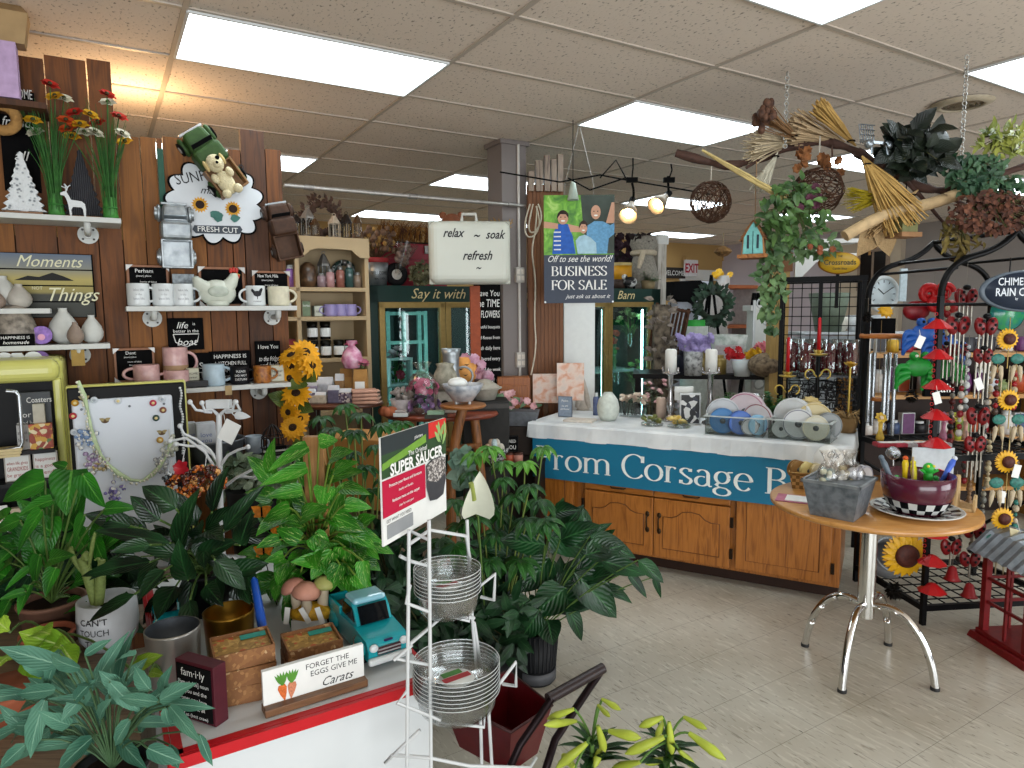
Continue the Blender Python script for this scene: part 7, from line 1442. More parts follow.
for px,py,rr,lab in((868,312,.03,'dark hanging pine cone at the left post of the rack'),(912,390,.035,'dark spiky ball ornament left of the rain chain'),(899,448,.04,'dark spiky pine cone ornament beside the silver ball'),(895,583,.045,'dark metal pine cone hanging under the round table')):
 def cone(t,rr=rr):
  q=MB()
  for k in range(70):a=rnd(0,6.3);e=rnd(-1.2,1.2);d=Vector((cos(a)*cos(e),sin(a)*cos(e),sin(e)*1.2));q.leaf(d*rr*.4-Vector((0,0,rr)),d,(0,0,1),rr*.8,rr*.5,.3,.2,3)
  q.build('scales',M('#17130f',.6,var=.3),t)
 drop(lab,'pine_cone',px,py,3.85 if px<915 and py<500 else 3.5,cone,None,'ornament',.08)
# many smaller hanging bits: red bells, grey glass, cord strands and stems
def bell(t):MB().lathe([(.006,.06),(.018,.05),(.03,.0),(.04,-.012),(.036,-.014),(.02,.02),(0,.03)],16).build('bell',M('#8f1a1f',.4,var=.2),t);MB().ball((0,0,-.016),.008,8,6).build('clapper',blk,t)
for px,py,lab in((952,577,'red metal bell hanging below the table edge, left one'),(969,594,'red metal bell hanging below the table edge, right one')):drop(lab,'metal_bell',px,py,3.35,bell,None,'bell',.14)
for px,py,R,lab in((951,546,.045,'dark red ladybug pair hanging under the table edge, left one'),(970,558,.045,'dark red ladybug hanging under the table edge, right one'),(974,528,.05,'dark red ladybug at the right end of the table')):
 ladybug_chime(lab,px,py,3.4,R,.05,1)
def strand(cols,n,L_,r=.014):
 def f(t):
  for k in range(n):MB().ball((0,0,-L_*k/n-.01),r*(.7+.5*((k*7)%3)/2),8,6,1.2).build('bead',M(cols[k%len(cols)],.35,var=.2),t)
 return f
strs=[(951,415,'#1c1a1a #6f1418',.24,'black and red'),(962,380,'#b5b2aa #7a1a20',.3,'white and red'),(987,395,'#3a3a3c #a9a29a',.28,'charcoal and cream'),(971,465,'#8a6a4a',.22,'brown wooden'),(1020,420,'#a59d8c #5a4a3a',.3,'cream and brown'),(943,475,'#4a4a4c',.26,'dark grey'),(961,520,'#2a1c1c #8a8478',.24,'black and grey'),(948,300,'#8f1a1f #c3b08a',.3,'red and tan'),(954,370,'#6f1418 #7a756a #4a1a1a',.3,'dark red and grey'),(969,345,'#9fa5a8 #c3c6c4',.36,'silver'),(992,352,'#8f7a62 #b5a68a',.34,'tan and brown'),(998,362,'#4a3a30 #8f1a1f',.3,'brown and red'),(966,440,'#7a1a20 #3f3a36',.24,'dark red and charcoal'),(990,440,'#a8997a #c3b58f',.26,'pale wooden'),(984,486,'#6f6f68 #8f8a7a',.3,'grey stone'),(1018,476,'#2f6f64 #b5a68a',.3,'teal and tan'),(1016,360,'#8f1a1f #a8997a',.26,'red and wooden'),(957,480,'#5a1418 #302c2a',.26,'dark maroon'),(975,500,'#7d786c #a59d8c',.26,'grey leaf')]
for px,py,c,L_,nm in strs:drop(nm+' beaded strand hanging on the rack '+('above the middle shelf' if py<430 else 'below the middle shelf')+(', left' if px<975 else ', right')+(', high' if py<340 or 440<=py<470 else ''),'bead_strand',px,py,3.45+rnd(0,.3),strand(c.split(),9,L_),None,'wind chime',.05)
# fairy and flower figures on the middle shelf
for k,(px,c,lab)in enumerate(((943,'#b5738c','pink'),(950,'#8a4a30','rust'),(957,'#a9b03a','lime'),(965,'#c79a8a','peach'),(880,'#c3a03a','yellow'))):
 v=P(px,436,3.8);t=thing('garden_figurine',lab+' small garden flower figurine on the middle wire shelf','figurine',(v.x,v.y,.896),0);MB().lathe([(0,0),(.02,0),(.022,.02),(.01,.06),(.012,.1),(0,.11)],12).build('body',M(c,.5,var=.3),t);bloom(MB(),(0,0,.13),(0,-.8,.5),.035,7,'petal',.3,.7,1).build('petals',M(c,.5,var=.3),t);MB().ball((0,-.008,.132),.012,8,6).build('face',M('#d9c3a0',.5),t)
for k in range(6):
 v=P(884+11*k,452,3.62);t=thing('gift_pack',['leftmost','second','third','fourth','fifth','rightmost'][k]+' red and white wrapped packet lying on the middle wire shelf','packet',(v.x+.0,v.y,.897),rnd(-.4,.4),'packets on the middle wire shelf');MB().box((0,0,.012),(.1,.07,.022)).build('packet',M(['#8f1f2c','#b53a4a','#a9a3a6'][k%3],.5,var=.3,scale=60),t,bevel=.004);MB().box((0,0,.0245),(.06,.04,.002)).build('paper_label',paper,t)
p=P(884,575,3.78);t=thing('grey_pot','grey round metal planter lying on the bottom wire shelf','planter',(p.x,p.y,.2),0);MB().at((0,0,0),rx=.9).lathe([(0,-.1),(.07,-.09),(.11,0),(.1,.09),(.09,.09),(.095,0),(0,-.07)],24).build('body',M('#7d7f82',.5,var=.15),t)
MB().at((0,0,0),rx=.9).torus((0,0,.09),.098,.007,24,6).build('rim',galv,t)
# oval rack sign
p=P(1027,291,3.3);t=thing('oval_sign','dark blue oval sign lettered chimes and rain chains at the right edge','sign',p,0)
MB().at(rx=pi/2,sc=1).lathe([(0,-.008),(.225,-.008),(.235,0),(.225,.01),(.21,.012),(0,.012)],48,sy=.43).build('rim',M('#59646f',.4),t);MB().at((0,-.012,0),rx=pi/2).lathe([(0,.003),(.212,.003),(.212,0),(0,0)],48,sy=.43).build('face',M('#1f2a3a',.4,var=.05),t)
for tx,hh,z,x in(('CHIMES &',.036,.038,-.065),('RAIN CHAINS',.038,-.012,-.03),('by',.012,-.044,-.06)):MB().text(tx,hh,(x,-.0165,z-hh/2+.008),bold=.012,sx=.8).build('lettering',M('#cfd6dc',.5,var=0),t)
MB().tube([(-.09,0,.09),(-.09,0,.16)],.003,5).tube([(.09,0,.09),(.09,0,.16)],.003,5).build('hook',blk,t)
# red lantern on the floor at the right edge
L0=PZ(1012,664,0);t=thing('red_lantern','large red wooden lantern with a grey metal roof on the floor, right edge','lantern',(L0.x+.17,L0.y+.12,0),pi/2+.06)
rw=M('#6f0f12',.45,var=.2);S=.13
b=MB();b.taper((0,0,0),(.36,.36),(.34,.34),.035).box((0,0,.045),(.31,.31,.02));b.build('base',rw,t,bevel=.004)
for a in(-1,1):
 for c in(-1,1):MB().box((a*S,c*S,.25),(.03,.03,.40)).build('post',rw,t)
q=MB()
for z in(.2,.32):
 for s in(-1,1):q.box((0,s*S,z),(2*S,.012,.014)).box((s*S,0,z),(.012,2*S,.014))
for s in(-1,1):q.box((.0,s*S,.25),(.012,.012,.4)).box((s*S,0,.25),(.012,.012,.4))
q.build('muntin',rw,t)
b=MB()
for s in(-1,1):b.box((0,s*S,.44),(.29,.03,.03)).box((s*S,0,.44),(.03,.29,.03))
b.build('top_rail',rw,t)
rf=MB();n=14
for s in(-1,1):
 vs=[]
 for k in range(n+1):x=-.2+.4*k/n;dz=.004*(1 if k%2 else-1);vs+=[(x,s*.19,.44+dz),(x,s*.09,.535+dz),(x,0,.56+dz)]
 rf.add(vs,[(a*3+b_,a*3+3+b_,a*3+4+b_,a*3+1+b_)for a in range(n)for b_ in(0,1)])
o=rf.build('roof',M('#8a9096',.4,.6,var=.2),t);so=o.modifiers.new('Solidify','SOLIDIFY');so.thickness=.005
MB().prism([(-.15,.45),(.15,.45),(0,.54)],.012,'x',(-.13,0,0)).prism([(-.15,.45),(.15,.45),(0,.54)],.012,'x',(.13,0,0)).build('gable',rw,t)
MB().torus((0,0,.6),.035,.005,20,6,'y').build('handle_ring',galv,t)
MB().cyl((0,0,.06),.012,.006,12).build('coin_light',cer_w,t)
# grey metal roof piece and card above the lantern
p=P(1010,545,3.2);t=thing('tilted_card','cream printed card tilted on the lantern roof','tag',p+Vector((.03,-.02,.05)),0);MB().at(rx=-.6,ry=.3).box((0,0,0),(.1,.003,.06)).build('card',M('#c9bf9a',.6),t);MB().tube([(0,0,.02),(0,.03,.08)],.001,4).build('string',paper,t)
# ================================================================ the hanging branch
bk=wood('branch_bark','#2a1a14','#4f342a','x',.8,5)
BD=3.65;B_0=P(676,154,4.0);br=thing('hanging_branch','long dark twisted branch hung from the ceiling on two chains','branch',B_0)
def bp(px,py,d=BD):return P(px,py,d)-B_0
def smooth(ps,n=5):return[v for k in range(len(ps)-2)for v in bez((ps[k]+ps[k+1])/2 if k else ps[0],ps[k+1],(ps[k+1]+ps[k+2])/2 if k<len(ps)-3 else ps[-1],n)]
main=smooth([bp(x,y,4.0-.5*(x-676)/350)for x,y in((676,153),(700,160),(728,167),(756,160),(790,147),(820,141),(845,146),(868,158),(890,172),(920,188),(950,192),(980,184),(1010,170),(1045,160))])
MB().tube([tuple(v)for v in main],[.022+.006*sin(k*.9)for k in range(len(main))],10).build('limb',bk,br)
for ps in(((862,156),(868,170),(876,190),(884,206),(880,216)),((940,190),(960,205),(1000,215),(1040,208)),((905,180),(925,200),(950,232),(985,246)),((760,158),(752,164),(746,168))):
 v=smooth([bp(x,y,3.65)for x,y in ps])if len(ps)>3 else[bp(x,y,3.85)for x,y in ps];MB().tube([tuple(a)for a in v],[.012*(1-.6*k/len(v))for k in range(len(v))],8).build('side_branch',bk,br)
v=smooth([bp(x,y,3.5)for x,y in((845,236),(880,214),(925,206),(965,192),(985,182))]);MB().tube([tuple(a)for a in v],[.03]*len(v),8).build('pale_stick',M('#b59b74',.8,var=.15),br)
for px,py,d in((785,148,3.76),(960,178,3.5)):
 b=bp(px,py,d);zt=CEIL-B_0.z;q=MB();n=int((zt-b.z)/.022)
 for k in range(n):q.at((b.x,b.y,b.z+.022*k)).torus((0,0,.01),.011,.0028,10,5,'x' if k%2 else 'y')
 q.build('chain',M('#b3b3ae',.3,.7),br)
def fan(label,name,root,tip,d,n,spread,mats,r=.003,tipr=None,L_=None,cat='dried flowers',ball=0,curl=.02,tie_=True):
 a=P(*root,d);b=P(*tip,d-.03);ax=(b-a);ln=ax.length;u=ax.normalized();s1=u.orthogonal().normalized();s2=u.cross(s1);t=thing(name,label,cat,a);q=MB();h=MB()
 for k in range(n):
  an=rnd(0,6.3);rr=sqrt(rnd(0,1));e=u*ln*rnd(.8,1.05)+(s1*cos(an)+s2*sin(an))*spread*rr;m=e*.5+Vector((rnd(-curl,curl),rnd(-curl,curl),rnd(-curl,curl)))*.5
  q.tube([(0,0,0),tuple(m),tuple(e)],[r,r,tipr if tipr is not None else r],4)
  if ball:h.ball(tuple(e),ball*rnd(.7,1.2),7,5,1.3)
 q.build('stems',mats[0],t)
 if ball:h.build('seed_heads',mats[1],t)
 if tie_:MB().at(tuple(u*ln*.12)).torus((0,0,0),.018,.004,14,5).build('tie',black,t)
 return t
straw=M('#b08d50',.8,var=.2);podm=ramp_mat('pod_brown',[(.3,'#2f1a12'),(.7,'#6a4630')],(1,1,1),tscale=30,rough=.8);pamp=M('#b39a78',.95,var=.15)
fan('bundle of dark brown poppy pods sticking up at the left of the branch','pod_bundle',(800,140),(762,112),3.75,26,.075,[M('#7a5a3a',.8),podm],.003,None,None,ball=.019)
fan('straw coloured dried palm bundle standing on the middle of the branch','straw_bundle',(856,146),(815,104),3.7,70,.05,[straw],.004)
fan('soft tan pampas plume fan spreading above the branch','pampas_plume',(845,142),(790,126),3.8,120,.09,[pamp],.003,.005,tie_=False)
fan('pale cream grass fan below the left of the branch','grass_fan',(795,142),(748,148),3.85,110,.1,[M('#bfae90',.95,var=.1)],.002,.003)
fan('long pale bamboo cane bundle crossing the left of the branch','cane_bundle',(702,150),(790,200),3.7,10,.02,[M('#b5a068',.6,var=.15)],.007,tie_=False)
fan('white feathery grass hanging below the branch at the left','grass_fan',(778,152),(757,190),3.8,60,.05,[M('#c3bda9',.95)],.002,.003)
for px,py,lab in((799,160,'left cluster of brown dried roses under the branch'),(832,163,'right cluster of brown dried roses under the branch')):
 t=thing('dried_roses',lab,'dried flowers',P(px,py,3.72));f=MB()
 for k in range(9):bloom(f,(rnd(-.06,.06),rnd(-.03,.03),rnd(-.05,.04)),(rnd(-1,1),-1,rnd(-.6,.6)),.032,7,'petal',.8,.8,2)
 f.build('rose_heads',M('#8a5a35',.9,var=.35,scale=40),t);MB().tube([(0,0,.03),(0,.01,.09)],.005,5).build('stem',podm,t)
def twig_ball(label,px,py,R,d,hang,ring=False):
 p=P(px,py,d);t=thing('twig_ball',label,'ornament',p,0);q=MB()
 for k in range(38):
  n=Vector((rnd(-1,1),rnd(-1,1),rnd(-1,1))).normalized();u=n.orthogonal().normalized();v2=n.cross(u);o=rnd(-.45,.45)*R;rr=sqrt(max(.01,R*R-o*o))*rnd(.93,1.0);a0=rnd(0,6);m_=22
  q.tube([tuple(n*o+(u*cos(a0+5.4*j/m_)+v2*sin(a0+5.4*j/m_))*rr*(1+.03*sin(j)))for j in range(m_)],.0022+.001*(k%2),4)
 q.build('twigs',M('#4a3020',.9,var=.4),t);MB().tube([(0,0,R*.9),(0,0,R+hang)],.0035,5).build('hanger',M('#c3bcae',.6),t);return t
twig_ball('open brown twig ball hanging from the left end of the branch',710.5,202,.117,3.95,.1);twig_ball('dense brown twig ball under the middle of the branch',818,191,.128,3.75,.16)
# birdhouse, sign and greenery
p=P(754,255,3.75);t=thing('birdhouse','wooden birdhouse with a teal shuttered front and shingled roof, hanging','birdhouse',p,-.5);t.scale=(.72,.72,.8);bhw=wood('rough_wood','#6f4522','#a8743f')
ol=[(-.085,0),(.085,0),(.075,.12),(.03,.19),(0,.23),(-.03,.19),(-.075,.12)];MB().prism(ol,.16,'y',(0,.02,0)).build('house',bhw,t);MB().prism([(a*.86,b*.92+.005)for a,b in ol],.006,'y',(0,-.0625,0)).build('teal_front',M('#6fb0ab',.6,var=.15),t)
for x in(-.035,.035):MB().box((x,-.067,.085),(.016,.005,.09)).build('slot',M('#22303a',.6),t)
MB().box((0,-.067,.08),(.004,.005,.15)).build('seam',M('#22303a',.6),t);MB().box((0,.0,-.012),(.21,.21,.024)).build('ledge',ramp_mat('cork_edge',[(.3,'#6a3a1a'),(.6,'#a06a3a')],(1,1,1),tscale=40,rough=.9,bump=.6),t)
for s in(-1,1):
 q=MB()
 for k in range(6):
  for j in range(5):z=.235-.13*k/6*1.0;x=s*(.01+.085*(k/6)**.8);q.at((x,-.06+.04*j+.012*(k%2),z-.02),ry=s*.75).box((0,0,0),(.035,.037,.008))
 q.build('shingles',M('#7a5030',.85,var=.4,scale=50),t)
MB().tube([(0,0,.23),(0,0,.62)],.004,5).build('hanger',M('#8a6a4a',.7),t)
def foliage(label,px,py,rx,rz_,d,n,L_,W,mat,shape='ovate',name='hanging_greenery',down=.3,cat='greenery',stem=M('#4a4a2a',.8),blooms=None,base=None):
 t=thing(name,label,cat,P(px,py,d),0);k_=d/FOC;q=MB();s=MB()
 for k in range(n):
  a=rnd(0,6.3);r=sqrt(rnd(0,1));v=Vector((rx*k_*r*cos(a),rnd(-.5,.5)*min(rx,rz_)*k_,rz_*k_*r*sin(a)));q.leaf(v,(rnd(-1,1),rnd(-1,.4),rnd(-1,1)-down),(rnd(-.4,.4),-1,.4),L_*rnd(.7,1.2),W,.4,.12,4,shape)
  if k%6==0:s.tube([(0,0,0),tuple(v*.5+Vector((0,0,.02))),tuple(v)],.0025,4)
 q.build('leaves',mat,t);s.build('stems',stem,t)
 if base is not None:b=base-t.location.z;MB().lathe([(0,b),(.08,b),(.11,-rz_*k_*.45),(.1,-rz_*k_*.45),(0,-rz_*k_*.5)],20).build('pot',M('#131314',.5),t)
 if blooms:
  f=MB()
  for k in range(blooms[1]):bloom(f,(rnd(-rx,rx)*k_*.8,-.06,rnd(-rz_,rz_)*k_*.8),(rnd(-.5,.5),-1,.2),.024,7,'petal',.4,.7,2)
  f.build('blooms',M(blooms[0],.7,var=.2),t)
 return t
eu=leaf_mat('dusty_green','#24401c','#5a7a40');eu2=leaf_mat('deep_green','#0d1410','#222b1e');yg=leaf_mat('yellow_green','#5f6f26','#a9ad55')
foliage('mixed green garland with plum flowers under the branch, right of the birdhouse',793,212,30,30,3.65,200,.07,.032,eu,blooms=('#4a1f30',5))
foliage('trailing ivy streamer hanging down right of the birdhouse',771,282,12,52,3.72,150,.06,.035,leaf_mat('ivy','#2a4722','#6a8656'))
foliage('green garland swag over the white trellis behind the yellow oval sign',808,246,34,11,4.6,120,.07,.035,leaf_mat('ivy','#2a4722','#6a8656'),blooms=('#a05a3a',4))
foliage('black green magnolia leaf bunch at the right of the branch',912,150,26,20,3.5,110,.11,.085,eu2,'ovate',down=-.3)
foliage('dark green boxwood sprays along the branch at the right',972,168,30,14,3.5,240,.05,.025,leaf_mat('box_green','#1f3f2c','#4f7050'))
foliage('lower dark green boxwood spray at the right edge of the branch',992,185,34,10,3.45,200,.05,.025,leaf_mat('box_green','#1f3f2c','#4f7050'))
foliage('yellow green silk spray at the top right of the branch',1003,142,26,14,3.5,150,.06,.022,yg,down=-.4)
foliage('rust red dried hydrangea mass at the lower right of the branch',992,212,38,20,3.4,520,.032,.026,ramp_mat('rust_petal',[(.3,'#33201a'),(.55,'#5a3424'),(.75,'#8a5a40')],(1,1,1),tscale=30,rough=.9),name='dried_hydrangea',cat='dried flowers')
foliage('brown hanging dried leaves below the hydrangea at the right',962,232,22,20,3.5,90,.06,.02,ramp_mat('brown_petal',[(.3,'#4a3a1a'),(.7,'#7a6a30')],(1,1,1),tscale=30,rough=.9),name='dried_leaves',cat='dried flowers',down=.8)
fan('broad raffia broom bundle hanging from the middle of the branch','raffia_bundle',(862,156),(905,225),3.55,110,.12,[straw],.004,.003)
fan('lower tan raffia fan pointing left below the branch','raffia_bundle',(918,190),(868,232),3.6,60,.05,[M('#b5966a',.8,var=.2)],.004)
fan('mustard yellow dried grass tuft pointing left under the branch','dried_grass',(885,196),(850,200),3.6,90,.07,[M('#9c8a1a',.9,var=.25)],.003,.002)
t=thing('silver_chair','small silver metal wire basket figure sitting on the branch','ornament',P(874,142,3.5),.3);ws=M('#8f979d',.35,.8)
MB().at(rx=.3).box((0,0,.0),(.1,.09,.012)).build('seat',ws,t);q=MB()
for k in range(7):q.tube([(-.045+.015*k,.04,0),(-.04+.0135*k,.06,.1)],.003,5)
for k in range(4):q.tube([(-.045,.045,.02+.025*k),(.045,.045,.02+.025*k)],.003,5)
q.build('back_mesh',ws,t)
for s in(-1,1):MB().tube([(s*.045,-.03,0),(s*.05,-.04,-.07)],.008,6).build('leg',ws,t);MB().ball((s*.06,-.03,-.02),.022,10,8).build('arm',ws,t)
t=thing('birdhouse','small olive green birdhouse hanging below the raffia','birdhouse',P(904,233,3.55),.2);MB().prism([(-.045,0),(.045,0),(.045,.08),(0,.13),(-.045,.08)],.08,'y').build('house',M('#6f7048',.7,var=.2),t)
for x in(-.022,0,.022):MB().box((x,-.041,.06),(.01,.004,.05)).build('slot',black,t)
MB().box((0,0,-.012),(.12,.11,.024)).build('ledge',M('#8f6a48',.8),t);MB().tube([(0,0,.13),(0,0,.25)],.003,5).build('hanger',black,t)
t=thing('burlap_bow','tan burlap hanging bow below the branch','bow',P(878,222,3.6),0)
for s in(-1,1):MB().leaf((0,0,0),(s*.5,0,-1),(0,-1,0),.2,.12,.3,.2,6,'strap').build('tail',M('#a08660',.9,bump=.5,scale=120),t)
MB().ball((0,-.01,0),.03,10,8,.8).build('knot',M('#a08660',.9),t)
for px,py,r,lab,d in((723,252,.055,'tan woven basket ornament hanging far off near the exit sign',6.0),(870,244,.05,'brown woven bird nest hanging above the wall clock',4.4)):
 t=thing('woven_nest',lab,'ornament',P(px,py,d),0);MB().lathe([(0,-r*.8),(r*.7,-r*.6),(r*1.4,0),(r*1.1,r*.5),(r*.4,r*.9),(0,r)],18,smooth=False).build('nest',ramp_mat('nest',[(.3,'#4a3018'),(.6,'#8f6a3c')],(1,1,1),tscale=40,rough=.9,bump=.8),t);MB().tube([(0,0,r),(0,0,r*3)],.004,5).build('hanger',M('#8a7a5a',.7),t)
 MB().tube([(0,0,-r*.7),(0,0,-r*1.4)],.008,5).build('tassel',M('#8f6a3c',.9),t)
p=P(839,263,4.6);t=thing('oval_shop_sign','yellow gold oval sign with dark lettering over the grid rack','sign',p,-.05)
MB().at(rx=pi/2).lathe([(0,-.01),(.135,-.01),(.14,0),(.135,.01),(0,.01)],44,sy=.53).build('rim',M('#8a5a14',.4),t);MB().at((0,-.0105,0),rx=pi/2).lathe([(0,.004),(.128,.003),(.13,0),(0,0)],44,sy=.52).build('face',M('#b58f1c',.4,var=.12,scale=8),t)
for tx,hh,z in(('Crossroads',.034,-.012),('THE',.012,.038),('Candle Shop',.013,-.044)):MB().textfit(tx,hh,.21,(0,-.0155,z),bold=.015).build('lettering',M('#22301f',.5,var=0),t)
MB().box((0,.014,-.15),(.02,.012,.3)).build('stem',blk,t)
# white trellis on a wooden post behind the grid rack
p=P(777,330,5.3);t=thing('arbor_post','golden timber arbor post with a white fretwork bracket behind the grid rack','post',(p.x,p.y,0),-.1);tm=wood('timber','#8a6a34','#b08f4f');zt=P(777,272,5.3).z
MB().box((0,0,zt/2),(.13,.13,zt)).build('timber',tm,t);MB().box((0,-.0,zt+.1),(.16,.16,.2)).build('cap_block',M('#6a4528',.7),t);b=MB().box((.24,0,zt+.22),(.62,.2,.03)).box((.3,-.05,zt+.1),(.5,.02,.06));b.build('beam',white,t)
MB().prism([(.1,zt+.2),(.38,zt+.2),(.1,zt-.1)],.02,'y',(0,-.06,0)).build('bracket',white,t)
# ================================================================ far right background
def wall_pt(px,py):v=ray(px,py);k=(A_WALL-.125)/v.dot(AV);return Vector((0,0,CAM_H))+v*k
p=P(882,294,8.2);t=thing('wall_clock','round white wall clock behind the arch of the chime rack','clock',p,.2);R=18*8.2/FOC
MB().at(rx=pi/2).lathe([(0,0),(R,0),(R,.03),(R*.96,.045),(R*.82,.045),(R*.8,.02),(0,.02)],40).build('case',cer_w,t);MB().at((0,-.021,0),rx=pi/2).lathe([(0,.002),(R*.8,.002),(R*.8,0),(0,0)],40).build('dial',M('#c9d3d6',.5,var=.02),t);q=MB()
for k in range(12):a=2*pi*k/12;q.at((R*.68*sin(a),-.025,R*.68*cos(a)),ry=a).box((0,0,0),(.008,.003,.03))
q.build('hour_marks',ink_b,t);MB().at((0,-.028,0),ry=-.9).box((0,0,R*.22),(.012,.003,R*.5)).build('hour_hand',ink_b,t);MB().at((0,-.03,0),ry=1.0).box((0,0,R*.3),(.008,.003,R*.65)).build('minute_hand',ink_b,t);MB().box((0,.12,-.0),(.06,.22,.06)).build('wall_mount',M('#6a6058',.6),t)
def bw(px,py):v=ray(px,py);return Vector((0,0,CAM_H))+v*((B_WALL-.17)/v.dot(BV))
p=bw(692,268);t=thing('exit_sign','white exit sign with red letters high on the tan wall','sign',p,RA);MB().box((0,.03,0),(.32,.05,.3)).build('housing',M('#d3cfd0',.5),t);MB().text('EXIT',.16,(0,.002,-.08),sx=.75,bold=.03).build('lettering',M('#a8233a',.5,var=0),t);MB().box((0,.1,.18),(.2,.1,.06)).build('mount',tan,t)
box_sign('dark plank sign with white words on the tan wall left of the exit sign',bw(678,278)+BV*.12,RA,.62,.2,.03,M('#2a2522',.7),M('#2a2522',.7),[('WELCOME',.5,.45)],ink_w)
# shapes in front of the doorway
p=P(683,300,8.6);t=thing('draped_stand','tall grey draped stand topped with black cloth before the far doorway','stand',(p.x,p.y,0),RA);zt=P(683,282,8.6).z;MB().taper((0,0,0),(.5,.2),(.36,.16),zt-.25).build('drape',M('#a9adb8',.8,var=.1),t);MB().prism([(-.24,zt),(.2,zt+.02),(.26,zt-.02),(.1,zt-.3),(-.02,zt-.24),(-.26,zt-.22)],.2,'y').build('black_cloth',black,t)
p=P(694,350,6.6);t=thing('column_candle','tall white pillar with a green top behind the pair of candles','pillar',(p.x,p.y,0),0);zt=P(694,320,6.6).z;MB().cyl((0,0,0),.13,zt-.06,24).build('shaft',M('#c6cbc4',.5),t);MB().cyl((0,0,zt-.06),.1,.06,20).build('green_top',M('#2f9a3a',.5),t)
p=P(713,305,6.8);t=thing('easel_wreath','dark green leaf wreath on a black easel before the far doorway','wreath',(p.x,p.y,p.z),0);q=MB();k_=6.8/FOC
for k in range(200):a=rnd(0,6.3);r=(13+rnd(-4,5))*k_;q.leaf((r*cos(a),rnd(-.05,.05),r*sin(a)*1.1),(cos(a+rnd(-1,1)),rnd(-.6,.2),sin(a+rnd(-1,1))),(0,-1,0),.07,.035,.4,.1,3)
q.build('leaves',leaf_mat('wreath_green','#122418','#2f4f38'),t);MB().torus((0,0,0),13*k_,.03,24,6,'y').build('hoop',M('#1f2a1c',.8),t)
for a,b in((-.28,-.3),(.28,-.3),(0,.4)):MB().tube([(0,.08,.3),(a,.1+b*.5+.12,-p.z+.0)],.014,6).build('easel_leg',black,t)
p=P(758,345,7.0);t=thing('easel','black wooden easel at the lavender wall holding a dark wreath','easel',(p.x,p.y,0),0);zt=P(758,293,7.0).z
for a,b in((-.3,-.1),(.3,-.1),(.0,.4)):MB().tube([(a*.15,.02,zt),(a,b,0)],.022,6).build('leg',black,t)
MB().box((0,-.05,zt*.55),(.5,.03,.05)).build('ledge',black,t)
t=thing('leaf_wreath','dark leafy spray on the ledge of the black easel','wreath',(p.x,p.y-.08,zt*.55+.12),0);q=MB()
for k in range(120):q.leaf((rnd(-.25,.25),rnd(-.06,.06),rnd(-.08,.1)),(rnd(-1,1),rnd(-1,.2),rnd(-.3,1)),(0,-1,.2),.12,.045,.4,.1,3)
q.build('leaves',leaf_mat('wreath_green','#122418','#2f4f38'),t);MB().tube([(-.2,0,-.08),(.2,0,-.08)],.012,6).build('stem',M('#3a2a1c',.8),t)
p=P(745,320,8.6);t=thing('bookcase','orange and white shelving at the lavender wall behind the easel','shelf',(p.x,p.y,0),RA);zt=P(745,286,8.6).z
MB().box((0,.2,zt/2),(1.1,.03,zt)).build('back',M('#b9aeb0',.7),t);
for z in(zt-.02,zt-.5,zt-1.0):MB().box((0,0,z),(1.1,.4,.04)).build('shelf_board',M('#a8603a',.6),t)
for x in(-.55,0,.55):MB().box((x,0,zt/2),(.04,.4,zt)).build('side',M('#c3bcb8',.6),t)
t=thing('yellow_flowers','yellow flower pot on top of the orange shelving','flowers',(p.x-.35,p.y-.2,zt),0);q=MB()
for k in range(14):bloom(q,(rnd(-.1,.1),rnd(-.06,.06),rnd(.1,.17)),(rnd(-1,1),-1,.6),.045,8,'petal',.3,.6,1)
q.build('blooms',M('#d3a41a',.6),t);MB().cyl((0,0,0),.08,.12,14).build('pot',cer_w,t)
# white display plinth and lacy backdrop
p=P(782,330,6.2);t=thing('white_pedestal','white square pedestal left of the arbor post','pedestal',(P(758,330,6.3).x,6.3,0),0);zt=P(758,308,6.3).z;MB().box((0,0,zt/2),(.16,.16,zt)).build('shaft',white,t);MB().box((0,0,zt),(.22,.22,.05)).build('cap',white,t)
# long table of goods behind the counter (between the cooler and the grid rack)
mt=P(706,372,5.9);mz=mt.z
t=thing('back_table','dark back table behind the counter, holding tins and a white tin tray','table',(mt.x,mt.y,0),-.2);MB().box((0,0,mz-.02),(1.25,.5,.04)).build('tabletop',M('#171414',.5),t)
for x in(-.58,.58):
 for y in(-.2,.2):MB().box((x,y,mz/2-.02),(.05,.05,mz-.04)).build('leg',M('#171414',.5),t)
def onb(px,d=5.8):v=P(px,370,d);return Vector((v.x,v.y,mz+.001))
vase('white floral tin bucket at the back of the back table',onb(728,5.95),[(0,0),(.13,0),(.16,.32),(.15,.32),(.12,.02)],ramp_mat('floral_tin',[(.4,'#c3c6c0'),(.62,'#8f9a8f'),(.7,'#c9c9c4')],(1,1,1),tscale=18,rough=.5),'tin_bucket','bucket')
box_sign('white speckled round backed card on the back table',onb(729,5.75),0,.24,.24,.02,M('#b9b3b5',.6,var=.2,scale=40),M('#b9b3b5',.6),[],ink_w,None,'printed_board','board')
for px,c,h,lab in((702,'#8a7a4a',.2,'gold tin canister on the back table, left one'),(719,'#96824a',.16,'short gold tin canister on the back table, right one'),(683,'#1c1e2c',.2,'dark blue jar behind the left white candle')):shop_bottle(lab,onb(px,5.7),.06,h,M(c,.4,.4),M(c,.4,.4),'canister','canister')
t=thing('lilac_flowers','lilac silk flower bunch between the two white candles','artificial flowers',onb(693,5.6),0);q=MB()
for k in range(26):bloom(q,(rnd(-.13,.13),rnd(-.06,.06),rnd(.2,.32)),(rnd(-1,1),-1,.8),.045,6,'petal',.4,.7,2)
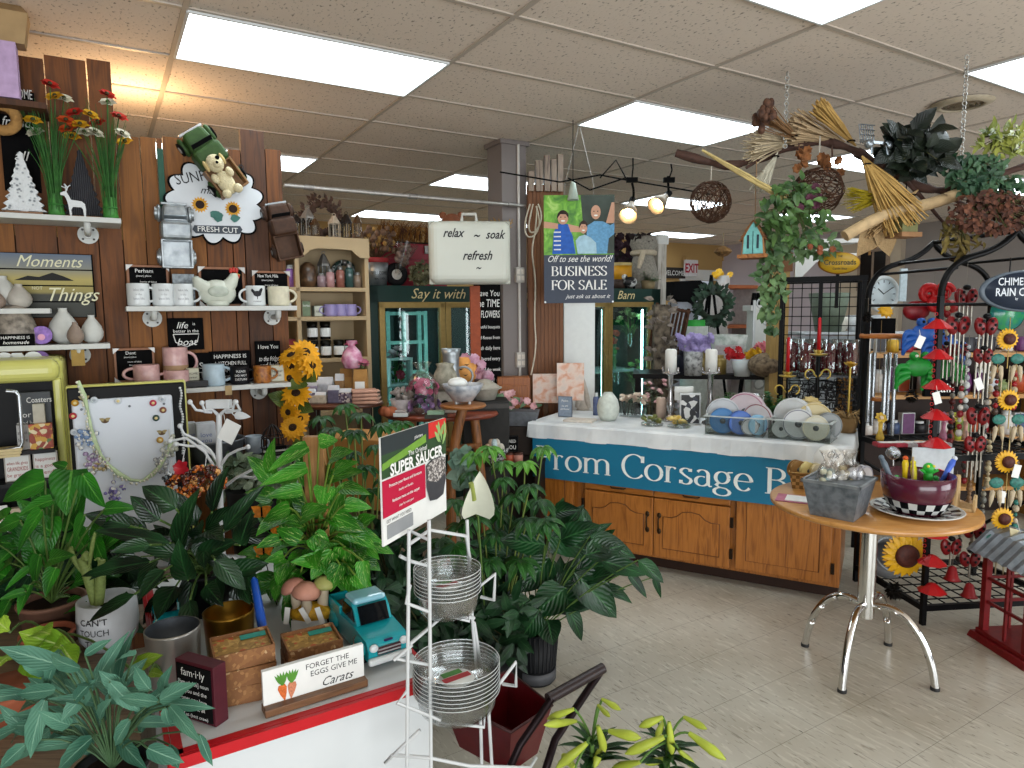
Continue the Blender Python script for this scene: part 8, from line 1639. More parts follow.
q.build('blooms',M('#a294c3',.7,var=.2),t);MB().lathe([(0,0),(.07,0),(.08,.2),(.07,.2),(0,.02)],16).build('speckled_vase',ramp_mat('bw_vase',[(.3,'#4a4a4c'),(.6,'#b5b5b3')],(1,1,1),tscale=35),t)
t=thing('red_yellow_bouquet','red and yellow silk bouquet in a white pot on the back table','artificial flowers',onb(742,5.5),0);
for nm,c,x0 in(('red_blooms','#b51a20',-.07),('yellow_blooms','#d9a81c',.07)):
 q=MB()
 for k in range(8):bloom(q,(x0+rnd(-.06,.06),rnd(-.05,.05),rnd(.14,.22)),(rnd(-1,1),-1,.6),.038,7,'petal',.4,.7,2)
 q.build(nm,M(c,.6,var=.2),t)
MB().lathe([(0,0),(.06,0),(.09,.14),(.08,.14),(0,.02)],16).build('pot',cer_w,t)
t=thing('pink_poinsettia','dusty pink poinsettia bush left of the grid rack','artificial flowers',onb(770,5.6),0);q=MB()
for k in range(16):bloom(q,(rnd(-.12,.12),rnd(-.06,.06),rnd(.15,.28)),(rnd(-1,1),-1,.8),.042,6,'petal',.3,.6,1)
q.build('bracts',M('#b55a64',.7,var=.2),t);MB().lathe([(0,0),(.08,0),(.11,.16),(0,.16)],14).build('pot',M('#3a2a24',.6),t)
t=thing('woven_goose','large brown wicker goose basket beside the grid rack','basket',onb(766,5.35)+Vector((0,0,0)),0);MB().ball((0,0,.1),.14,18,12,.7).build('body',ramp_mat('goose_wicker',[(.3,'#3f2f22'),(.6,'#8a765c')],(1,1,1),tscale=30,rough=.8,bump=.6),t);MB().tube([(.08,0,.12),(.14,0,.18),(.12,0,.23)],[.04,.03,.025],10).build('neck',M('#5a4634',.8),t)
# tied grey sack, twig crate and small goods on top of the cooler's right end
q_=on_cl(643,.25);t=thing('tied_sack','tall grey wool sack tied with a cream scarf at the cooler right end','sack',q_,0);gw=M('#8f8a80',.95,var=.25,bump=.5,scale=50);MB().lathe([(0,0),(.15,.01),(.16,.15),(.12,.32),(.1,.38),(.15,.48),(.13,.56),(0,.58)],20).build('body',gw,t)
MB().at((0,0,.39)).torus((0,0,0),.115,.03,24,8).build('scarf',M('#bdb09a',.9),t);MB().tube([(-.03,-.13,.39),(-.06,-.17,.3),(-.08,-.16,.22)],[.03,.03,.02],8).build('scarf_tail',M('#bdb09a',.9),t);q=MB()
for k in range(30):q.leaf((rnd(-.12,.12),rnd(-.1,.05),rnd(.45,.55)),(rnd(-1,1),-.6,rnd(0,1)),(0,-1,0),.1,.05,.4,.1,3)
q.build('dark_leaves',M('#2a1f1c',.8),t)
q_=on_cl(620,.2);t=thing('sunflower_lamp','yellow painted tin drum at the right end of the cooler top','tin',q_,0);MB().lathe([(0,.1),(.12,.1),(.12,.24),(0,.24)],24).build('drum',M('#c98f1c',.5,var=.2,scale=8),t);MB().lathe([(0,0),(.1,0),(.12,.1),(0,.1)],20).build('base',M('#3a2a22',.6),t);MB().lathe([(.125,.24),(.125,.27),(0,.28)],24).build('lid',M('#b5a06a',.5),t)
t=thing('dark_flower_bunch','dark plum and black flower bunch standing behind the yellow tin drum','artificial flowers',on_cl(622,.45),0);q=MB();s=MB()
for k in range(40):v=Vector((rnd(-.16,.16),rnd(-.08,.08),rnd(.25,.6)));bloom(q,v,(v.x*3,-1,.3),.05,7,'petal',.4,.7,2);s.tube([(0,0,0),tuple(v)],.004,4)
q.build('blooms',M('#2a1420',.7,var=.4),t);s.build('stems',M('#2a2a1c',.8),t)
fernpot('small dark ferny plant at the right end of the cooler top',on_cl(648,.1),.14,.1,'#26402a',M('#8a7a5a',.6),30);q_=on_cl(630,.06);t=thing('spotted_figure','small black and white spotted cow figure on the cooler top','figurine',q_,0);MB().ball((0,0,.07),.06,12,8,.9,1.2).ball((-.06,-.02,.12),.03,10,8).build('body',ramp_mat('cow_spots',[(.48,'#17171a'),(.52,'#c3c3c0')],(1,1,1),tscale=12),t)
for a in(-.04,.04):MB().cyl((a,0,0),.014,.05,8).build('leg',black,t)
p=P(668,330,6.4);t=thing('twig_crate','brown twig crate hanging tilted at the right end of the cooler','crate',p,0);t.rotation_euler=(0,.18,.2);tw=M('#4a2f20',.9,var=.4);q=MB()
for k in range(8):q.tube([(-.14+.04*k,0,-.22),(-.14+.04*k+.01,0,.22)],.012,6)
q.build('slats',tw,t);q=MB()
for z in(-.2,.2):q.tube([(-.18,-.02,z),(.18,-.02,z)],.016,6)
for x in(-.16,.16):q.tube([(x,-.02,-.23),(x,-.02,.23)],.016,6)
q.build('frame',tw,t);MB().tube([(0,.02,.2),(0,.1,.35)],.005,5).build('hook',blk,t)
p=P(660,380,6.3);t=thing('lattice_stand','narrow dark mottled stand with dried stems right of the cooler','stand',(p.x,p.y,0),0);MB().box((0,0,.85),(.14,.14,1.7)).build('post',ramp_mat('mottled',[(.35,'#2a211b'),(.6,'#8a7c6a')],(1,1,1),tscale=14,rough=.9),t);q=MB()
for k in range(80):z=rnd(.7,1.75);a=rnd(0,6.3);q.leaf((.07*cos(a),.07*sin(a)-.03,z),(cos(a),sin(a)-.5,rnd(-.5,.8)),(0,-1,.4),.1,.05,.4,.1,3)
q.build('dried_leaves',ramp_mat('mottled_leaf',[(.3,'#3f342c'),(.7,'#a3968a')],(1,1,1),tscale=20,rough=.9),t)
# white lacy panel beside the timber post
p=P(769,335,5.9);t=thing('lace_panel','white lacy metal panel left of the timber post','panel',(p.x,p.y,0),-.1);q=MB();zt=P(769,300,5.9).z
for k in range(24):q.torus((rnd(-.08,.08),0,zt-.03-.035*k),.045,.008,14,5,'y')
q.build('scrolls',cer_w,t);q=MB()
for x in(-.13,.13):q.box((x,0,zt/2),(.02,.02,zt))
q.build('frame',cer_w,t)
# right hand background: shelving with goods behind the chime rack
def bshelf(label,px0,px1,pyt,d,zs_,col,depth=.4,name='display_shelf'):
 a,b=P(px0,400,d),P(px1,400,d);W=b.x-a.x;t=thing(name,label,'shelf',(a.x,d,0),0);zt=P(px0,pyt,d).z
 for z in zs_:MB().box((W/2,depth/2,z-.015),(W,depth,.03)).build('shelf_board',col,t)
 for x in(.015,W-.015):MB().box((x,depth/2,zt/2),(.03,depth,zt)).build('side',col,t)
 MB().box((W/2,depth-.01,zt/2),(W,.02,zt)).build('back',M('#2a1c15',.7)if px1>1000 else col,t);return a.x,W
woodm=wood('shelf_pine','#8a5a24','#b07f3f','x');
x0,W0=bshelf('long pine shelf unit stocked with garden gifts behind the chime rack',862,1064,352,5.0,(1.31,1.0,.68,.3),woodm)
random.seed(21)
cols=['#8f1f2c','#c9c6c0','#2a2a30','#b56a7a','#d3d0c8','#3a4a6a','#7a8a5a','#c3a03a','#5a2a5a','#1c1c20','#b0b4ba','#a84a2a']
names={'#8f1f2c':'dark red','#c9c6c0':'cream','#2a2a30':'charcoal','#b56a7a':'rose','#d3d0c8':'white','#3a4a6a':'navy','#7a8a5a':'sage','#c3a03a':'mustard','#5a2a5a':'plum','#1c1c20':'black','#b0b4ba':'pale grey','#a84a2a':'rust'}
ordw=['first','second','third','fourth','fifth','sixth','seventh','eighth','ninth','tenth','eleventh','twelfth','thirteenth']
for z,rw_,n in((1.31,'top',13),(1.0,'second',13),(.68,'third',13)):
 x=x0+.06
 for k in range(n):
  c=cols[int(rnd(0,11.99))];kind=int(rnd(0,4));p=Vector((x+.05,5.12+rnd(0,.1),z+.001));h=rnd(.09,.2);r=rnd(.035,.055);x+=(W0-.12)/n;m=M(c,.45,var=.2)
  lab=f'{names[c]} %s, {ordw[k]} from the left on the {rw_} pine shelf'
  if kind==0:shop_bottle(lab%'lidded jar',p,r,h,m,cer_w)
  elif kind==1:vase(lab%'vase',p,[(0,0),(r*.7,0),(r,h*.35),(r*.8,h*.7),(r*.4,h*.85),(r*.55,h),(r*.4,h),(0,h*.8)],m)
  elif kind==2:box_sign(lab%'gift box',p,rnd(-.2,.2),r*2,h,.05,m,cer_w,[],ink_w,None,'gift_box','box')
  else:mug(lab%'mug',p,r*.9,min(h,.11),m,rnd(-.5,.5)if k%2 else pi)
x1,W1=bshelf('white low display unit below the wall clock, with mugs',800,905,338,6.6,(1.42,1.0),M('#c6ccd0',.5))
for k,(px,c,nm)in enumerate(((808,'#5f6f62','large sage green pitcher'),(838,'#c9c6b8','cream'),(855,'#c3c6c8','white'),(880,'#b9bcc0','pale grey'))):
 v=P(px,330,6.75);p=Vector((v.x,v.y,1.421))
 if k==0:vase('large sage green flared pot on the white unit, seen through the grid rack',(P(828,330,6.75).x,6.75,1.421),[(0,0),(.12,0),(.19,.38),(.18,.38),(.11,.02)],M('#5f6a5a',.6),'flower_pot','pot')
 else:vase(nm+' ribbed bowl vase on the white unit below the clock',p,[(0,0),(.06,0),(.1,.07),(.08,.16),(.07,.16),(0,.05)],M(c,.4))
t=thing('display_stand','black stand topped with a yellow flower below the wall clock','stand',(P(883,330,5.9).x,5.9,0),0);zt=P(883,316,5.9).z;MB().box((0,0,zt-.1),(.16,.1,.16)).build('black_box',black,t);MB().box((0,0,(zt-.18)/2),(.06,.06,zt-.18)).build('post',black,t);bloom(MB(),(0,-.02,zt+.04),(0,-1,.6),.07,10,'petal',.2,.5,2).build('yellow_bloom',M('#c9961c',.6),t)
o=MB().box((0,0,.0),(.11,.02,.38)).build('price_board',M('#b9c6cb',.6),loc=P(903,285,8.0)+Vector((0,0,0)),rz=.4);tag(o,'pale blue hanging paper strip right of the wall clock','paper strip')
box_sign('black plank sign with white letters ending in lk behind the rain chain',(P(945,392,4.9).x,4.9,1.001),0,.3,.13,.03,black,black,[('talk',.5,.5)],ink_w)
# ================================================================ foreground: goods on the white table
def ow(px,py):return PZ(px,py,TB)+Vector((0,0,.001))
def pot(label,p,r,mat,name='metal_pot',inner=None,rz=0):
 pos=p[2];h=P(p[0],p[1],pos.y).z-pos.z
 t=thing(name,label,'pot',pos,rz);MB().lathe([(0,0),(r*.86,0),(r*.9,.006),(r,h-.006),(r*1.01,h),(r*.97,h)],36).build('body',mat,t);MB().lathe([(r*.965,h-.001),(r*.86,.012),(0,.012)],36).build('inside',inner or mat,t);return t
brushed=M('#a3a19b',.3,.65,var=.08,scale=8);brass=M('#8f6a24',.3,.9,var=.15,scale=8)
pot('brushed silver metal pot on the white table, in front of the dark peace lily',(176,627,ow(176,682)),.062,brushed,inner=M('#5f666e',.4,.6));pot('brass gold metal pot behind the little cardboard boxes',(231,610,ow(231,655)),.063,brass)
cbp=ramp_mat('printed_kraft',[(0,'#7f5430'),(.6,'#8a5e36'),(.86,'#9c7044'),(.93,'#b5946a')],(1,1,1),'cells',130,.8);seedm=ramp_mat('seed_mix',[(0,'#a07a3a'),(.5,'#bb9650'),(.75,'#8a6a2c'),(.9,'#b5522c')],(1,1,1),'cells',110,.6)
def seedbox(label,pos,rz,open_,W=.128,D=.105,H=.041):
 t=thing('seed_box',label,'box',pos,rz,'small printed kraft boxes');q=MB()
 for c,d in(((0,-D/2,H/2),(W,.004,H)),((0,D/2,H/2),(W,.004,H)),((-W/2,0,H/2),(.004,D,H)),((W/2,0,H/2),(.004,D,H)),((0,0,.003),(W,D,.004))):q.box(c,d)
 q.build('tray',cbp,t)
 if open_:MB().box((0,0,H*.72),(W-.006,D-.006,.004)).build('seed_filling',seedm,t);MB().box((W*.22,D/2-.022,H-.006),(W*.45,.02,.003)).build('teal_label',M('#2f8f80',.6),t)
b1,b2=ow(236,704),ow(305,679)
for b,n,rz,nm in((b1,3,.45,'left'),(b2,2,.5,'right')):
 for k in range(n):seedbox(['bottom','middle','top'][k]+f' printed kraft seed box of the {nm} stack on the white table',b+Vector((.004*(k%2),.05,(.0425)*k)),rz+.05*(k-1),k==n-1)
p=ow(197,722);t=box_sign('black and maroon block sign defining family on the white table',p,-.42,.115,.135,.035,black,M('#4a1420',.5,var=.1),[('fam·i·ly',.84,.13),('[fam-uh-lee] noun',.66,.07),('1. you and the',.52,.07),('ones you love',.39,.07),('2. home, all',.25,.07),('of us (best crew)',.11,.06)])
a,b=ow(264,716),ow(366,684);d=b-a;W=d.length;rz=atan2(d.y,d.x);t=thing('carrot_sign','white carats sign with painted carrots in a brown wood base at the table front','sign',(a+b)/2,rz)
MB().box((0,.012,.052),(W*.985,.012,.092)).build('panel',paper,t);MB().box((0,.004,.009),(W,.04,.018)).build('wood_base',wood('brown_strip','#3a2412','#6f4a2a','x'),t,bevel=.002)
for tx,hh,z,x,sh in(('FORGET THE',.013,.081,.03,0),('EGGS GIVE ME',.013,.062,.045,0),('Carats',.021,.034,.05,.45)):MB().text(tx,hh,(x*W/.24,.0055,z-hh/2),shear=sh,sx=W/.25).build('lettering',ink_b,t)
for x,tl,c in((-.075,-.15,'#c9642a'),(-.055,.12,'#c07a5a')):
 MB().at((x*W/.24,.0055,.04),ry=tl).prism([(-.007,.016),(.007,.016),(.01,.008),(.007,-.006),(0,-.024),(-.007,-.006),(-.01,.008)],.002,'y').build('painted_carrot',M(c,.6,var=.35,scale=220),t);lf=MB()
 for k in range(5):lf.leaf((x*W/.24,.0045,.055),(-.5+.25*k+tl,0,1),(0,-1,0),.032,.008,.05,.05,3,'strap')
 lf.build('painted_greens',M('#4f8a2c',.6,var=.2),t)
# ceramic pickup truck
teal=M('#12949e',.12,var=.04,scale=5,coat=.7);sky=M('#7fb0bd',.12,var=.03,coat=.7);gls=M('#0a0c0f',.06,var=0)
def pickup(label,pos,rz,sc=1):
 t=thing('ceramic_truck',label,'toy truck',pos,rz);t.scale=(sc,sc,sc*.86)# nose along -y
 b=MB().prism([(-.135,.022),(.12,.022),(.125,.075),(.03,.08),(-.05,.083),(-.125,.072),(-.138,.05)],.098,'x');b.build('body',teal,t,bevel=.014,seg=3)
 MB().prism([(-.06,.078),(.035,.078),(.03,.115),(.012,.135),(-.025,.135),(-.045,.115)],.086,'x').build('cab',teal,t,bevel=.01,seg=3)
 MB().box((0,-.006,.137),(.082,.062,.018)).build('roof',sky,t,bevel=.009,seg=3)
 MB().prism([(-.064,.086),(-.060,.084),(-.040,.128),(-.044,.13)],.07,'x').build('windshield',gls,t)
 for s in(-1,1):
  MB().prism([(-.045,.09),(.028,.09),(.022,.124),(-.03,.124)],.003,'x',(s*.0435,0,0)).build('side_window',gls,t)
  MB().at((s*.036,-.139,.058),rx=pi/2).lathe([(0,.004),(.008,.003),(.01,0),(.01,-.004)],16).build('headlight',M('#c9cfd0',.1),t)
  for y in(-.085,.085):w_=MB().at((s*.047,y,.024),ry=pi/2).cyl((0,0,-.01),.026,.02,22).build('wheel',black,t);MB().at((s*.058,y,.024),ry=pi/2).cyl((0,0,-.001),.012,.002,14).build('hub_cap',cer_w,w_);MB().ball((s*.046,y,.045),.036,12,8,.7,.35,1).build('fender',teal,t)
 MB().box((0,-.142,.026),(.104,.016,.018)).build('bumper',cer_w,t,bevel=.006);g=MB()
 for z in(.043,.052):g.box((0,-.139,z),(.055,.004,.004))
 g.build('grille_bars',M('#c3cacb',.2,.6),t);MB().box((0,-.1385,.0475),(.056,.003,.02)).build('grille',M('#3a1f24',.4),t);MB().box((0,-.134,.07),(.02,.004,.005)).build('badge',M('#2a1f4a',.3),t)
 q=MB().box((0,.082,.078),(.078,.075,.003));q.build('bed_floor',M('#5a3a24',.7),t);q=MB()
 for s in(-1,1):q.box((s*.045,.08,.088),(.008,.085,.026))
 q.box((0,.12,.088),(.098,.008,.026)).build('bed_wall',teal,t,bevel=.003);return t
n0,n1=ow(390,664),ow(348,622);d=n0-n1;tr=pickup('teal ceramic pickup truck with a pale blue roof at the right of the white table',(n0+n1)/2+Vector((-.005,0,.0)),atan2(d.x,-d.y),1.13)
p=ow(150,640);pickup('teal ceramic truck half hidden behind the dark peace lily leaves',p+Vector((.0,.1,0)),.5,.7)
# mushrooms
p=ow(306,650);t=thing('mushroom_figure','ceramic mushroom cluster with two pink caps and a green cap on a yellow base','figurine',p+Vector((-.015,.1,0)),0);t.scale=(.9,.9,.95);MB().ball((0,0,.06),.065,16,10,.5,1,.6).build('base',M('#b58a1c',.6,var=.4,scale=80),t);MB().box((0,0,.025),(.1,.07,.05)).build('plinth',cer_w,t)
for x,y,z,r,c,tl,nm in((-.05,0,.135,.038,'#b07a68',-.35,'pink_cap'),(-.005,-.02,.125,.045,'#b5806c',.15,'pink_cap'),(.045,.01,.14,.036,'#9a9a58',.1,'green_cap')):
 MB().at((x,y,z),ry=tl).lathe([(0,.0),(r*.9,-.004),(r,.004),(r*.85,r*.45),(r*.45,r*.72),(0,r*.78)],22).build(nm,M(c,.55,var=.12),t);MB().tube([(x*.7,y,.06),(x,y,z)],[.02,.012],10).build('mushroom_stem',M('#b3a48c',.7),t)
for x,rz_ in((-.055,.15),(.0,-.5),(.045,-.3)):MB().at((x,-.055,.075),ry=rz_).box((0,0,0),(.016,.002,.05)).build('price_tag',paper,t)
p0,p1=ow(272,682),P(267,575,1.72);t=thing('garden_stake','long blue plastic garden stake standing between the two box stacks','stake',p0,.2);v=p1-p0;MB().tube([(0,0,0),(v.x*.3,v.y*.3,v.z*.3),tuple(v*.6),tuple(v*.97),tuple(v)],[.004,.01,.012,.009,.003],10).build('blade',M('#12449a',.3,var=.1),t)
# ---- plant bench to the left of the table
bz=.74;o=thing('plant_bench','weathered wooden plant bench at the far left behind the ferns','bench',(0,0,0));bwd=wood('bench_wood','#4a3a2c','#7a6650','x')
q0=TC-AV*.03;c=q0-AV*.45+BV*.5;MB().at((c.x,c.y,0),RA).box((0,0,bz-.015),(.86,1.3,.03)).build('benchtop',bwd,o)
for a in(-.38,.38):
 for b in(-.58,.58):v=c+AV*a+BV*b;MB().at((v.x,v.y,0),RA).box((0,0,bz/2-.015),(.05,.05,bz-.03)).build('leg',bwd,o)
c2=TC+BV*1.37+AV*.3;t=thing('plant_stand','dark plank stand behind the white table carrying the back row of plants','stand',(c2.x,c2.y,0),RA);MB().box((0,0,.585),(1.1,.5,.03)).build('top_board',bwd,t)
for a in(-.5,.5):
 for b in(-.2,.2):MB().box((a,b,.285),(.05,.05,.57)).build('leg',bwd,t)
def on_bench(px,py,z=None):return PZ(px,py,bz)+Vector((0,0,.001))
# ---- plants
def L_(mb,b,tp,w,d,dt=0,nrm=(0,-.75,.65),bend=.35,shape='ovate',fold=.14,wave=0):
 B_=P(*b,d);T_=P(*tp,d+dt);ch=T_-B_;ln=ch.length;u=ch.normalized();n=Vector(nrm);n=(n-u*n.dot(u)).normalized();mb.leaf(B_,u*cos(bend/2)+n*sin(bend/2),n,ln*1.02,w*d/FOC,bend,fold,7,shape,wave)
 return B_
def plant(label,name,root,leaves,d,mat,potm=None,potr=.07,poth=.12,potz=None,shape='ovate',stem='#4f6a2f',extra=(),depth=.15,cat='potted plant',stemr=.003,fold=.14,wave=0,ex_size=(.1,.05)):
 """leaves: base px, tip px, width px measured on the photograph; each petiole runs back to the pot"""
 R_=Vector(root);t=thing(name,label,cat,R_);q=MB();s=MB();q.T=s.T=Matrix.Translation(-R_);z0=R_+Vector((0,0,poth*.9))
 for b,tp,w in leaves:
  dd=d+rnd(-depth,depth);B_=L_(q,b,tp,w,dd,rnd(-.08,.03),(rnd(-.3,.3),-.8,.6),rnd(.2,.6),shape,fold,wave);s.tube(bez(z0,(z0+B_)/2+Vector((0,0,.06)),B_,5),stemr,5)
 for(cx,cy,rx,ry,n)in extra:
  for k in range(n):
   a=rnd(0,6.3);r=sqrt(rnd(0,1));b=(cx+rx*r*cos(a),cy+ry*r*sin(a));dd=d+rnd(.02,depth*2.2);B_=P(*b,dd);o_=(B_-z0);o_.z+=rnd(-.1,.1);q.leaf(B_,(o_.normalized()+Vector((rnd(-.5,.5),rnd(-.7,.2),rnd(-.7,.3)))),(rnd(-.3,.3),-.5,.8),ex_size[0]*rnd(.7,1.2),ex_size[1],.5,fold,5,shape)
   if k%3==0:s.tube(bez(z0,(z0+B_)/2+Vector((0,0,.05)),B_,4),stemr*.8,4)
 q.build('leaves',mat,t);s.build('stems',M(stem,.6,var=.2),t)
 if potm:MB().lathe([(0,0),(potr*.78,0),(potr,poth*.92),(potr*1.05,poth*.92),(potr*1.05,poth),(potr*.92,poth),(potr*.9,poth*.85),(0,poth*.85)],26).build('pot',potm,t);MB().lathe([(0,poth*.87),(potr*.9,poth*.86)],18).build('soil',M('#20150f',.95),t)
 return t
dk=leaf_mat('peace_lily','#07180c','#1c4020','#2f5a30',rough=.28);blkpot=M('#131314',.5)
plant('large dark green peace lily behind the silver and brass pots','peace_lily',ow(190,630)+Vector((0,.12,0)),[((176,509),(142,486),26),((180,552),(198,489),27),((212,512),(228,466),20),((224,530),(264,485),17),((226,577),(268,563),25),((228,565),(200,552),16),((180,556),(112,532),20),((176,586),(157,619),28),((206,585),(223,606),18),((150,562),(80,576),17),((135,594),(88,622),14),((170,543),(94,530),16),((130,526),(84,514),21),((160,520),(130,496),20),((240,545),(252,510),18),((196,560),(238,540),24),((190,600),(196,640),22),((215,560),(246,590),22),((165,570),(138,600),20),((205,530),(240,505),18),((150,545),(110,552),16),((188,580),(178,540),24),((240,580),(250,604),16)],1.72,dk,blkpot,.07,.13,extra=((190,560,60,45,34),),ex_size=(.13,.055),fold=.2)
pt=leaf_mat('pothos','#164a12','#2f7a1c','#5a9a3a');pv=leaf_mat('golden_pothos','#1f5f12','#409022','#66a540','#b5c97a',vscale=5)
plant('large leaved pothos at the far left in front of the yellow fridge','pothos',on_bench(55,640),[((45,481),(1,501),28),((72,470),(66,515),32),((83,474),(105,508),21),((53,500),(17,516),15),((105,509),(138,508),14),((66,467),(52,463),9),((48,517),(46,559),26),((42,510),(17,553),17),((49,560),(74,555),17),((40,555),(37,592),18),((56,568),(45,597),17),((30,568),(4,591),9),((25,592),(-2,600),9),((18,545),(-4,565),16),((20,520),(-6,532),18),((75,530),(92,560),18),((85,515),(74,545),16),((30,585),(18,615),14),((95,540),(108,570),14),((10,600),(-2,625),14)],1.75,pt,M('#6a4a3a',.7),.08,.12,shape='heart',extra=((48,560,60,60,60),),ex_size=(.11,.06))
lm=leaf_mat('lime_crinkle','#5f8a1a','#9abf3f','#c9d98a',rough=.45)
plant('bright lime green crinkled leaf plant left of the white tub','primrose',on_bench(50,665),[((80,652),(19,632),26),((60,660),(24,655),18),((10,632),(-4,620),20),((130,668),(160,655),14),((12,655),(-6,668),18)],1.36,lm,M('#8a4a34',.8),.06,.09,shape='obl',wave=.8,extra=((30,645,35,15,8),),ex_size=(.08,.05),depth=.04)
# totem pothos
TP=ow(318,600)+Vector((0,.22,0));tot=plant('golden pothos climbing a wooden board in the middle of the display','golden_pothos',(P(318,600,2.0).x,2.0,.751),[((319,443),(338,440),16),((308,447),(268,471),17),((307,468),(259,486),15),((331,458),(353,451),17),((330,478),(364,471),17),((325,487),(322,508),20),((302,490),(265,497),15),((302,520),(283,543),23),((302,517),(329,507),20),((343,488),(370,494),15),((334,517),(361,529),18),((322,561),(291,562),16),((331,550),(311,580),23),((345,547),(351,580),24),((360,526),(376,516),18),((354,537),(379,559),18),((363,561),(366,588),15),((284,557),(264,562),13),((300,540),(276,528),16),((290,508),(262,522),16),((345,505),(372,508),15),((312,535),(330,556),20),((340,565),(330,592),18),((300,575),(290,598),18),((280,540),(256,548),15),((335,470),(358,462),14),((298,478),(276,482),14),((355,575),(374,596),16)],1.86,pv,blkpot,.1,.18,shape='heart',extra=((318,560,55,42,60),(300,500,36,40,20)),ex_size=(.1,.06),stem='#6f8a35',depth=.1)
b0=P(319,560,1.98);zt=P(319,436,1.98).z;MB().box((b0.x-P(318,600,2.0).x,-.02,(zt-.751)/2+.06),(.062,.03,zt-.751-.12)).build('climbing_board',wood('totem_board','#7a5428','#a87a42'),tot,bevel=.003)
# scheffleras
def schefflera(label,root,clusters,d,mat,R=20,potr=.1,stemc='#6a7a3a',low=()):
 R_=Vector(root);t=thing('schefflera',label,'potted plant',R_);q=MB();s=MB();q.T=s.T=Matrix.Translation(-R_);k_=d/FOC
 for cx,cy in clusters:
  dd=d+rnd(-.12,.12);c=P(cx,cy,dd);n=random.choice((7,8));ph=rnd(0,6);rr=R*rnd(.8,1.15)*k_
  for k in range(n):a=2*pi*k/n+ph;q.leaf(c,(cos(a),sin(a)-.25,rnd(-.25,.15)),(0,-.25,1),rr,rr*.36,1.0,.2,5,'lance')
  s.tube(bez(R_+Vector((0,0,.15)),(R_+c)/2+Vector((0,.05,.12)),c,8),.0035,5)
 q.build('leaflets',mat,t);s.build('stems',M(stemc,.6),t);MB().lathe([(0,0),(potr*.8,0),(potr,.2),(potr*.92,.2),(potr*.9,.17),(0,.17)],24).build('pot',blkpot,t)
 return t
sm_=leaf_mat('schefflera','#0f3312','#285a20','#4f8a42');sm2=leaf_mat('schefflera_new','#2a5f1a','#5f9a34','#8fb86a')
schefflera('umbrella plant before the small side table and the cooler door',(P(362,600,2.5).x,2.5,0),[(345,405),(321,417),(361,414),(382,424),(402,422),(354,431),(331,428),(375,445),(395,452),(350,452),(365,466),(385,478),(340,470),(405,440),(372,490),(398,500),(355,500)],2.5,sm_)
schefflera('bushy umbrella plant right of the super saucer rack sign',(P(495,640,2.75).x,2.75,0),[(514,495),(475,518),(528,518),(519,536),(496,532),(460,525),(462,560),(440,540),(490,560),(503,478),(540,500),(455,500),(480,490),(520,560),(445,575),(475,585),(505,590),(470,472),(488,505),(545,520),(500,515),(530,485),(455,545),(485,550)],2.75,sm_,25)
schefflera('pale green young umbrella plant tips below the counter banner',(P(520,640,2.9).x,2.9,0),[(475,453),(503,462),(525,462),(543,447),(490,447)],2.9,sm2,24,potr=.08)
# right peace lily in its ribbed pot
rp=PZ(537,688,0);rl=plant('peace lily with broad drooping leaves in a dark ribbed pot on the floor','peace_lily',(rp.x,rp.y+.08,0),[(u,v,w*1.25)for u,v,w in[((548,535),(598,556),25),((590,536),(636,558),17),((550,558),(520,592),28),((574,572),(617,618),29),((566,588),(531,615),28),((567,606),(582,641),14),((575,570),(635,562),25),((531,617),(510,652),25),((548,620),(553,645),22),((638,560),(664,583),13),((627,571),(647,598),9),((654,577),(661,598),6),((553,512),(580,510),15),((545,545),(500,540),24),((560,540),(600,525),20),((530,600),(495,620),22),((525,575),(490,585),22),((540,610),(520,640),20),((585,555),(625,545),20),((556,600),(600,600),22),((535,560),(500,562),20),((600,560),(645,575),18)]],2.8,leaf_mat('peace_lily_right','#0a2210','#1f4a26','#3a6a3c',rough=.3),None,.09,.22,extra=((550,570,50,45,40),),ex_size=(.2,.085),fold=.18)
q=MB().lathe([(0,0),(.08,0),(.085,.06),(.09,.07)],30);n=40
q.lathe([(.085,.06),(.1,.24),(.092,.24),(.088,.2),(0,.2)],30);q.build('pot',M('#17181a',.45),rl);q=MB()
for k in range(30):a=2*pi*k/30;q.tube([(.086*cos(a),.086*sin(a),.07),(.1*cos(a),.1*sin(a),.235)],.0035,5)
q.build('pot_ribs',M('#1c1d20',.45),rl);MB().lathe([(.086,.012),(.089,.012),(.09,.06),(.086,.06)],30).build('pot_band',M('#4a4b4e',.5),rl)
t=thing('peace_lily_bloom','large white peace lily spathe rising beside the super saucer sign','flower',P(478,516,2.55));q=MB();a=P(478,516,2.55);q.T=Matrix.Translation(-a);L_(q,(476,514),(480,472),30,2.55,-.03,(.2,-.9,.2),.5,'heart',.3);q.build('spathe',M('#d0d2bf',.5,var=.04),t);MB().tube([tuple(P(474,500,2.52)-a),tuple(P(471,483,2.5)-a)],.01,8).build('spadix',M('#8f9a4a',.7),t);MB().tube([(0,0,0),(.02,.1,-.5),(.05,.15,-.9)],.004,6).build('stem',M('#4f6a2f',.6),t)
fo=leaf_mat('shade_green','#0c1f10','#24482a','#3a5f3a',rough=.35)
